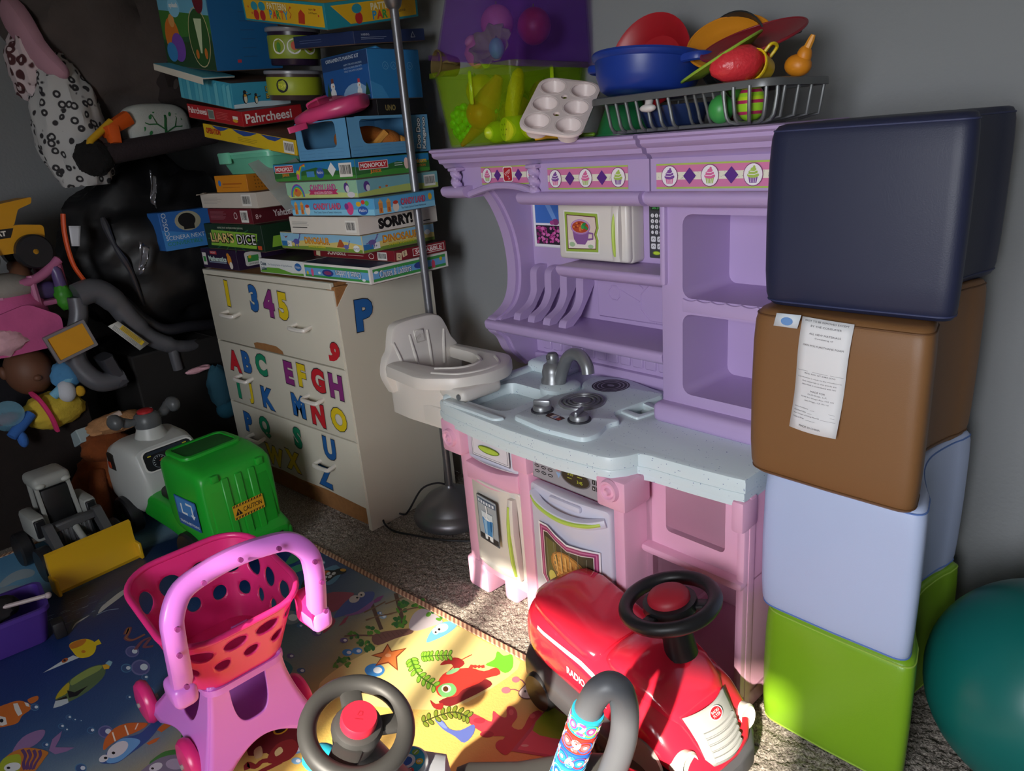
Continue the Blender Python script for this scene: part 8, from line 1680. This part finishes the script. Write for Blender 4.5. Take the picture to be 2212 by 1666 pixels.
# pink doll cradle
cP = P3(45, 640, -2.95); t = thing('doll_cradle', 'pink plastic doll cradle with rounded rails', 'doll cradle', (cP.x - .02, cP.y - .02, cP.z - .04), (0, 0, R(3)))
PKC = plastic('#b0648c', .4)
q = B(PKC); q.box(-.1, .1, -.16, .14, 0, .02, .008, 2); q.build('floor_panel', t)
for x in (-.1, .1): q = B(PKC); q.tube(spline([(x, -.17, .1), (x, -.05, .085), (x, .06, .1), (x, .14, .15)], 5), .016, 10); q.build('rail', t)
for y in (-.06, .04, .13):
    for x in (-.1, .1): q = B(PKC); q.tube([(x, y, .01), (x, y, .10 + max(0, y) * .3)], .012, 8); q.build('rail_post', t)
q = B(plastic('#4a3a6a', .5)); q.box(-.085, .085, -.15, .12, .02, .08, .02, 3); q.build('mattress', t)
q = B(PKC); q.box(-.1, .1, .13, .15, .0, .16, .02, 3); q.build('end_board', t)
# doll lying head down
hC = P3(62, 800, -2.92); t = thing('baby_doll', 'brown baby doll in a pink outfit lying head down on the toys', 'doll', (hC.x, hC.y, hC.z - .09))
SKIN = mat('#6a4430', .6, var=.06)
q = B(SKIN); q.ell((0, 0, .09), .085, .075, .088, 28, 20); q.ell((.0, -.075, .10), .018, .014, .024, 12, 8); q.ell((0, .075, .10), .018, .014, .024, 12, 8); q.ell((.082, .0, .075), .014, .014, .012, 10, 8)
q.lathe([(.034, .15), (.036, .19)], 16); loft(q, [(-.005, .05, .15, .19)], 12); q.tube(spline([(0, -.06, .2), (.03, -.12, .19), (.06, -.16, .14)], 4), [.028] * 3 + [.022] * 6, 10); q.tube(spline([(0, .06, .22), (.03, .1, .2), (.05, .12, .15)], 4), [.028] * 3 + [.022] * 6, 10)
q.build('body', t)
q = B(mat('#c0568c', .9, var=.15, vscale=20, bump=.5, bscale=90)); q.lathe([(.05, .165), (.085, .18), (.1, .24), (.095, .32), (.07, .36), (0, .37)], 24, Matrix.Diagonal((.9, 1.15, 1, 1))); q.prism(rpoly([(-.1, .17), (.11, .17), (.12, .27), (.03, .33), (-.1, .3)], .02), .0, .012, frame((.085, 0, 0), (0, 1, 0), (0, 0, 1))); q.build('dress', t)
q = B(mat('#d8a8b4', .9, var=.2, vscale=40, bump=.8, bscale=60)); blob(q, (.07, -.07, .22), (.05, .08, .05), .2, 4, 24, 16, 3.0); q.build('sleeve', t)
q = B(mat('#8f8a84', .9, bump=.5, bscale=90)); q.ell((-.01, .0, .38), .085, .105, .05, 24, 14); q.build('diaper', t)
for s in (-1, 1): q = B(SKIN); q.tube(spline([(0, s * .05, .38), (-.03, s * .07, .43), (-.08, s * .07, .44)], 4), [.035] * 4 + [.026] * 5, 10); q.build('leg', t)
# yellow plush with pink sash
cY = P3(115, 885, -2.88); t = thing('yellow_plush', 'yellow plush duck with a bright pink sash in the cube', 'plush toy', (cY.x, cY.y, cY.z - .06))
q = B(mat('#cdb23a', .95, var=.2, vscale=20, bump=.9, bscale=120)); blob(q, (0, 0, .06), (.07, .1, .065), .12, 3, 32, 22, 4.0); q.build('body', t)
q = B(cloth('#d83a74')); q.tube(spline([(.055, -.02, .0), (.075, -.03, .06), (.06, -.045, .12), (.0, -.05, .135)], 5), .014, 10, sq=(.6, .5)); q.build('sash', t)
q = B(cloth('#3a6ab4')); q.tube([(.05, -.08, .08), (.07, -.13, .05), (.08, -.16, .03)], [.018, .02, .016], 10); q.ell((.075, -.13, .01), .02, .016, .03); q.build('arm', t)
q = B(cloth('#7ab4d0')); q.tube(spline([(.05, .0, .12), (.06, .04, .15), (.05, .09, .19)], 4), .016, 10); q.build('ribbon', t)
# small things tucked around
def bits(name, label, cat, px, py, X, col, r_, extra=None, rough=.5):
    p = P3(px, py, X); t = thing(name, label, cat, p); q = B(mat(col, rough, var=.1, bump=.3, bscale=60)); blob(q, (0, 0, 0), r_, .15, 3, 24, 16, px * .1); q.build('body', t)
    if extra: extra(t)
    return t
def ex1(t): q = B(plastic('#5a4a7a')); q.tube([(0, 0, .04), (.01, -.005, .09), (.0, -.012, .12)], [.02, .018, .012], 10); q.build('spout', t)
bits('green_squirt_toy', 'green and violet squirt toy beside the cradle', 'toy', 138, 640, -2.88, '#3a8a24', (.03, .028, .05), ex1)
def ex2(t): q = B(cloth('#c8ccd4')); q.ell((.03, -.02, -.05), .03, .03, .04); q.build('cuff', t); q = B(cloth('#c89a2a')); q.ell((.04, .02, -.06), .012, .016, .02); q.build('badge_patch', t)
bits('striped_plush', 'blue and white striped plush behind the doll head', 'plush toy', 142, 810, -2.85, '#4a86b4', (.045, .05, .05), ex2, .9)
def ex3(t): q = B(clear('#8ac0d8', .1, .4)); q.lathe([(.0, 0), (.045, .0), (.052, .03), (.045, .06), (0, .06)], 24, Matrix.Rotation(R(60), 4, 'Y')); q.build('clear_case', t)
bits('red_spinning_top', 'red toy top in a clear blue case at the cube edge', 'toy', 15, 905, -2.87, '#b01c2a', (.03, .04, .02), ex3)
bits('pink_hair_clip', 'pale pink ruffled hair clip on the dark carton', 'hair clip', 425, 800, -2.80, '#d8a4b0', (.012, .045, .012), lambda t: [setattr(q, 'x', 0) for q in ()] or B(mat('#d8a4b0', .5)).torus(.02, .006, 20, 8, Matrix.Translation((.004, .03, .004))).build('ruffle', t))
bits('teal_cloth', 'dark teal cloth crumpled beside the dresser', 'cloth', 475, 835, -2.77, '#1c4a5c', (.03, .05, .09), lambda t: B(cloth('#1c4a5c')).ell((0, .01, -.1), .03, .045, .04).build('fold', t), .9)
# SNOW box and orange plush behind the truck
A = P3(178, 872, -2.80); Bq = P3(300, 845, -2.80)
t = thing('snow_game_box', 'pale game box with red lettering half hidden behind the garbage truck', 'board game', ((A.x + Bq.x) / 2 - .03, (A.y + Bq.y) / 2, .30), (0, R(-24), R(4)))
q = B(card('#9fb0b4')); q.box(-.14, .03, -.14, .14, 0, .05, .003, 1); sbx = q.build('carton', t)
printing(sbx, frame((-.055, 0, .05), (0, 1, 0), (-1, 0, 0)), [('t', '#a82424', 'SNOW!', 3.5, 1.5, 3.6, dict(b=.06, w=15, rot=.06)), ('p', '#c87a2a', [(-13, -7), (13, -7), (13, -4), (4, -2.4), (-13, -3.4)]), ('e', '#3f8a4a', 12, -2, .5, .5)], 'print', lift=.0006)
cO = P3(225, 1000, -2.80); t = thing('orange_plush_fox', 'large rusty orange plush animal slumped behind the loader', 'plush toy', (cO.x - .02, cO.y + .02, 0))
FO = mat('#7a3c14', .98, var=.35, vscale=25, bump=1.0, bscale=140)
q = B(FO); blob(q, (0, 0, .13), (.10, .13, .14), .14, 3, 40, 28, 7.0, .9); blob(q, (.02, .0, .27), (.07, .085, .06), .12, 3, 28, 20, 2.0); q.build('body', t)
q = B(mat('#b8865a', .98, var=.3, vscale=25, bump=1.0, bscale=140)); blob(q, (.02, .05, .345), (.06, .1, .035), .2, 3, 26, 16, 8.0); q.build('pale_ruff', t)
for s in (-1, 1): q = B(FO); q.tube(spline([(.06, s * .06, .2), (.11, s * .09, .12), (.12, s * .1, .04)], 4), [.03] * 4 + [.034] * 5, 10); q.build('paw', t)
q = B(mat('#c9b4a8', .6)); q.box(.04, .055, .1, .15, .33, .37, .003, 1, Matrix.Rotation(R(12), 4, 'X')); q.build('cloth_tag', t)
# purple play basket
cB = at_z(25, 1400, 0); t = thing('purple_basket', 'purple plastic basket with a pale rod handle on the mat', 'basket', (-2.22, .27, MZ + .001), (0, 0, R(-8)))
VP = mat('#4a2f8a', .45, var=.06)
q = B(VP); tub_mesh(q, .17, .19, .11, .82, .006, .02); q.build('tub', t)
q = B(mat('#a89a9c', .5)); q.tube(spline([(-.02, -.12, .12), (.02, -.02, .125), (.06, .1, .128)], 4), .006, 8); q.ell((.062, .105, .128), .009); q.build('rod_handle', t)
q = B(mat('#18161a', .9, bump=.6, bscale=120)); blob(q, (.0, -.02, .11), (.05, .06, .03), .2, 3, 24, 16, 3.0); q.build('stuffed_cloth', t)
q = B(mat('#17161a', .6)); q.box(.05, .09, .09, .12, .0, .05, .006, 2); q.build('buckle', t)
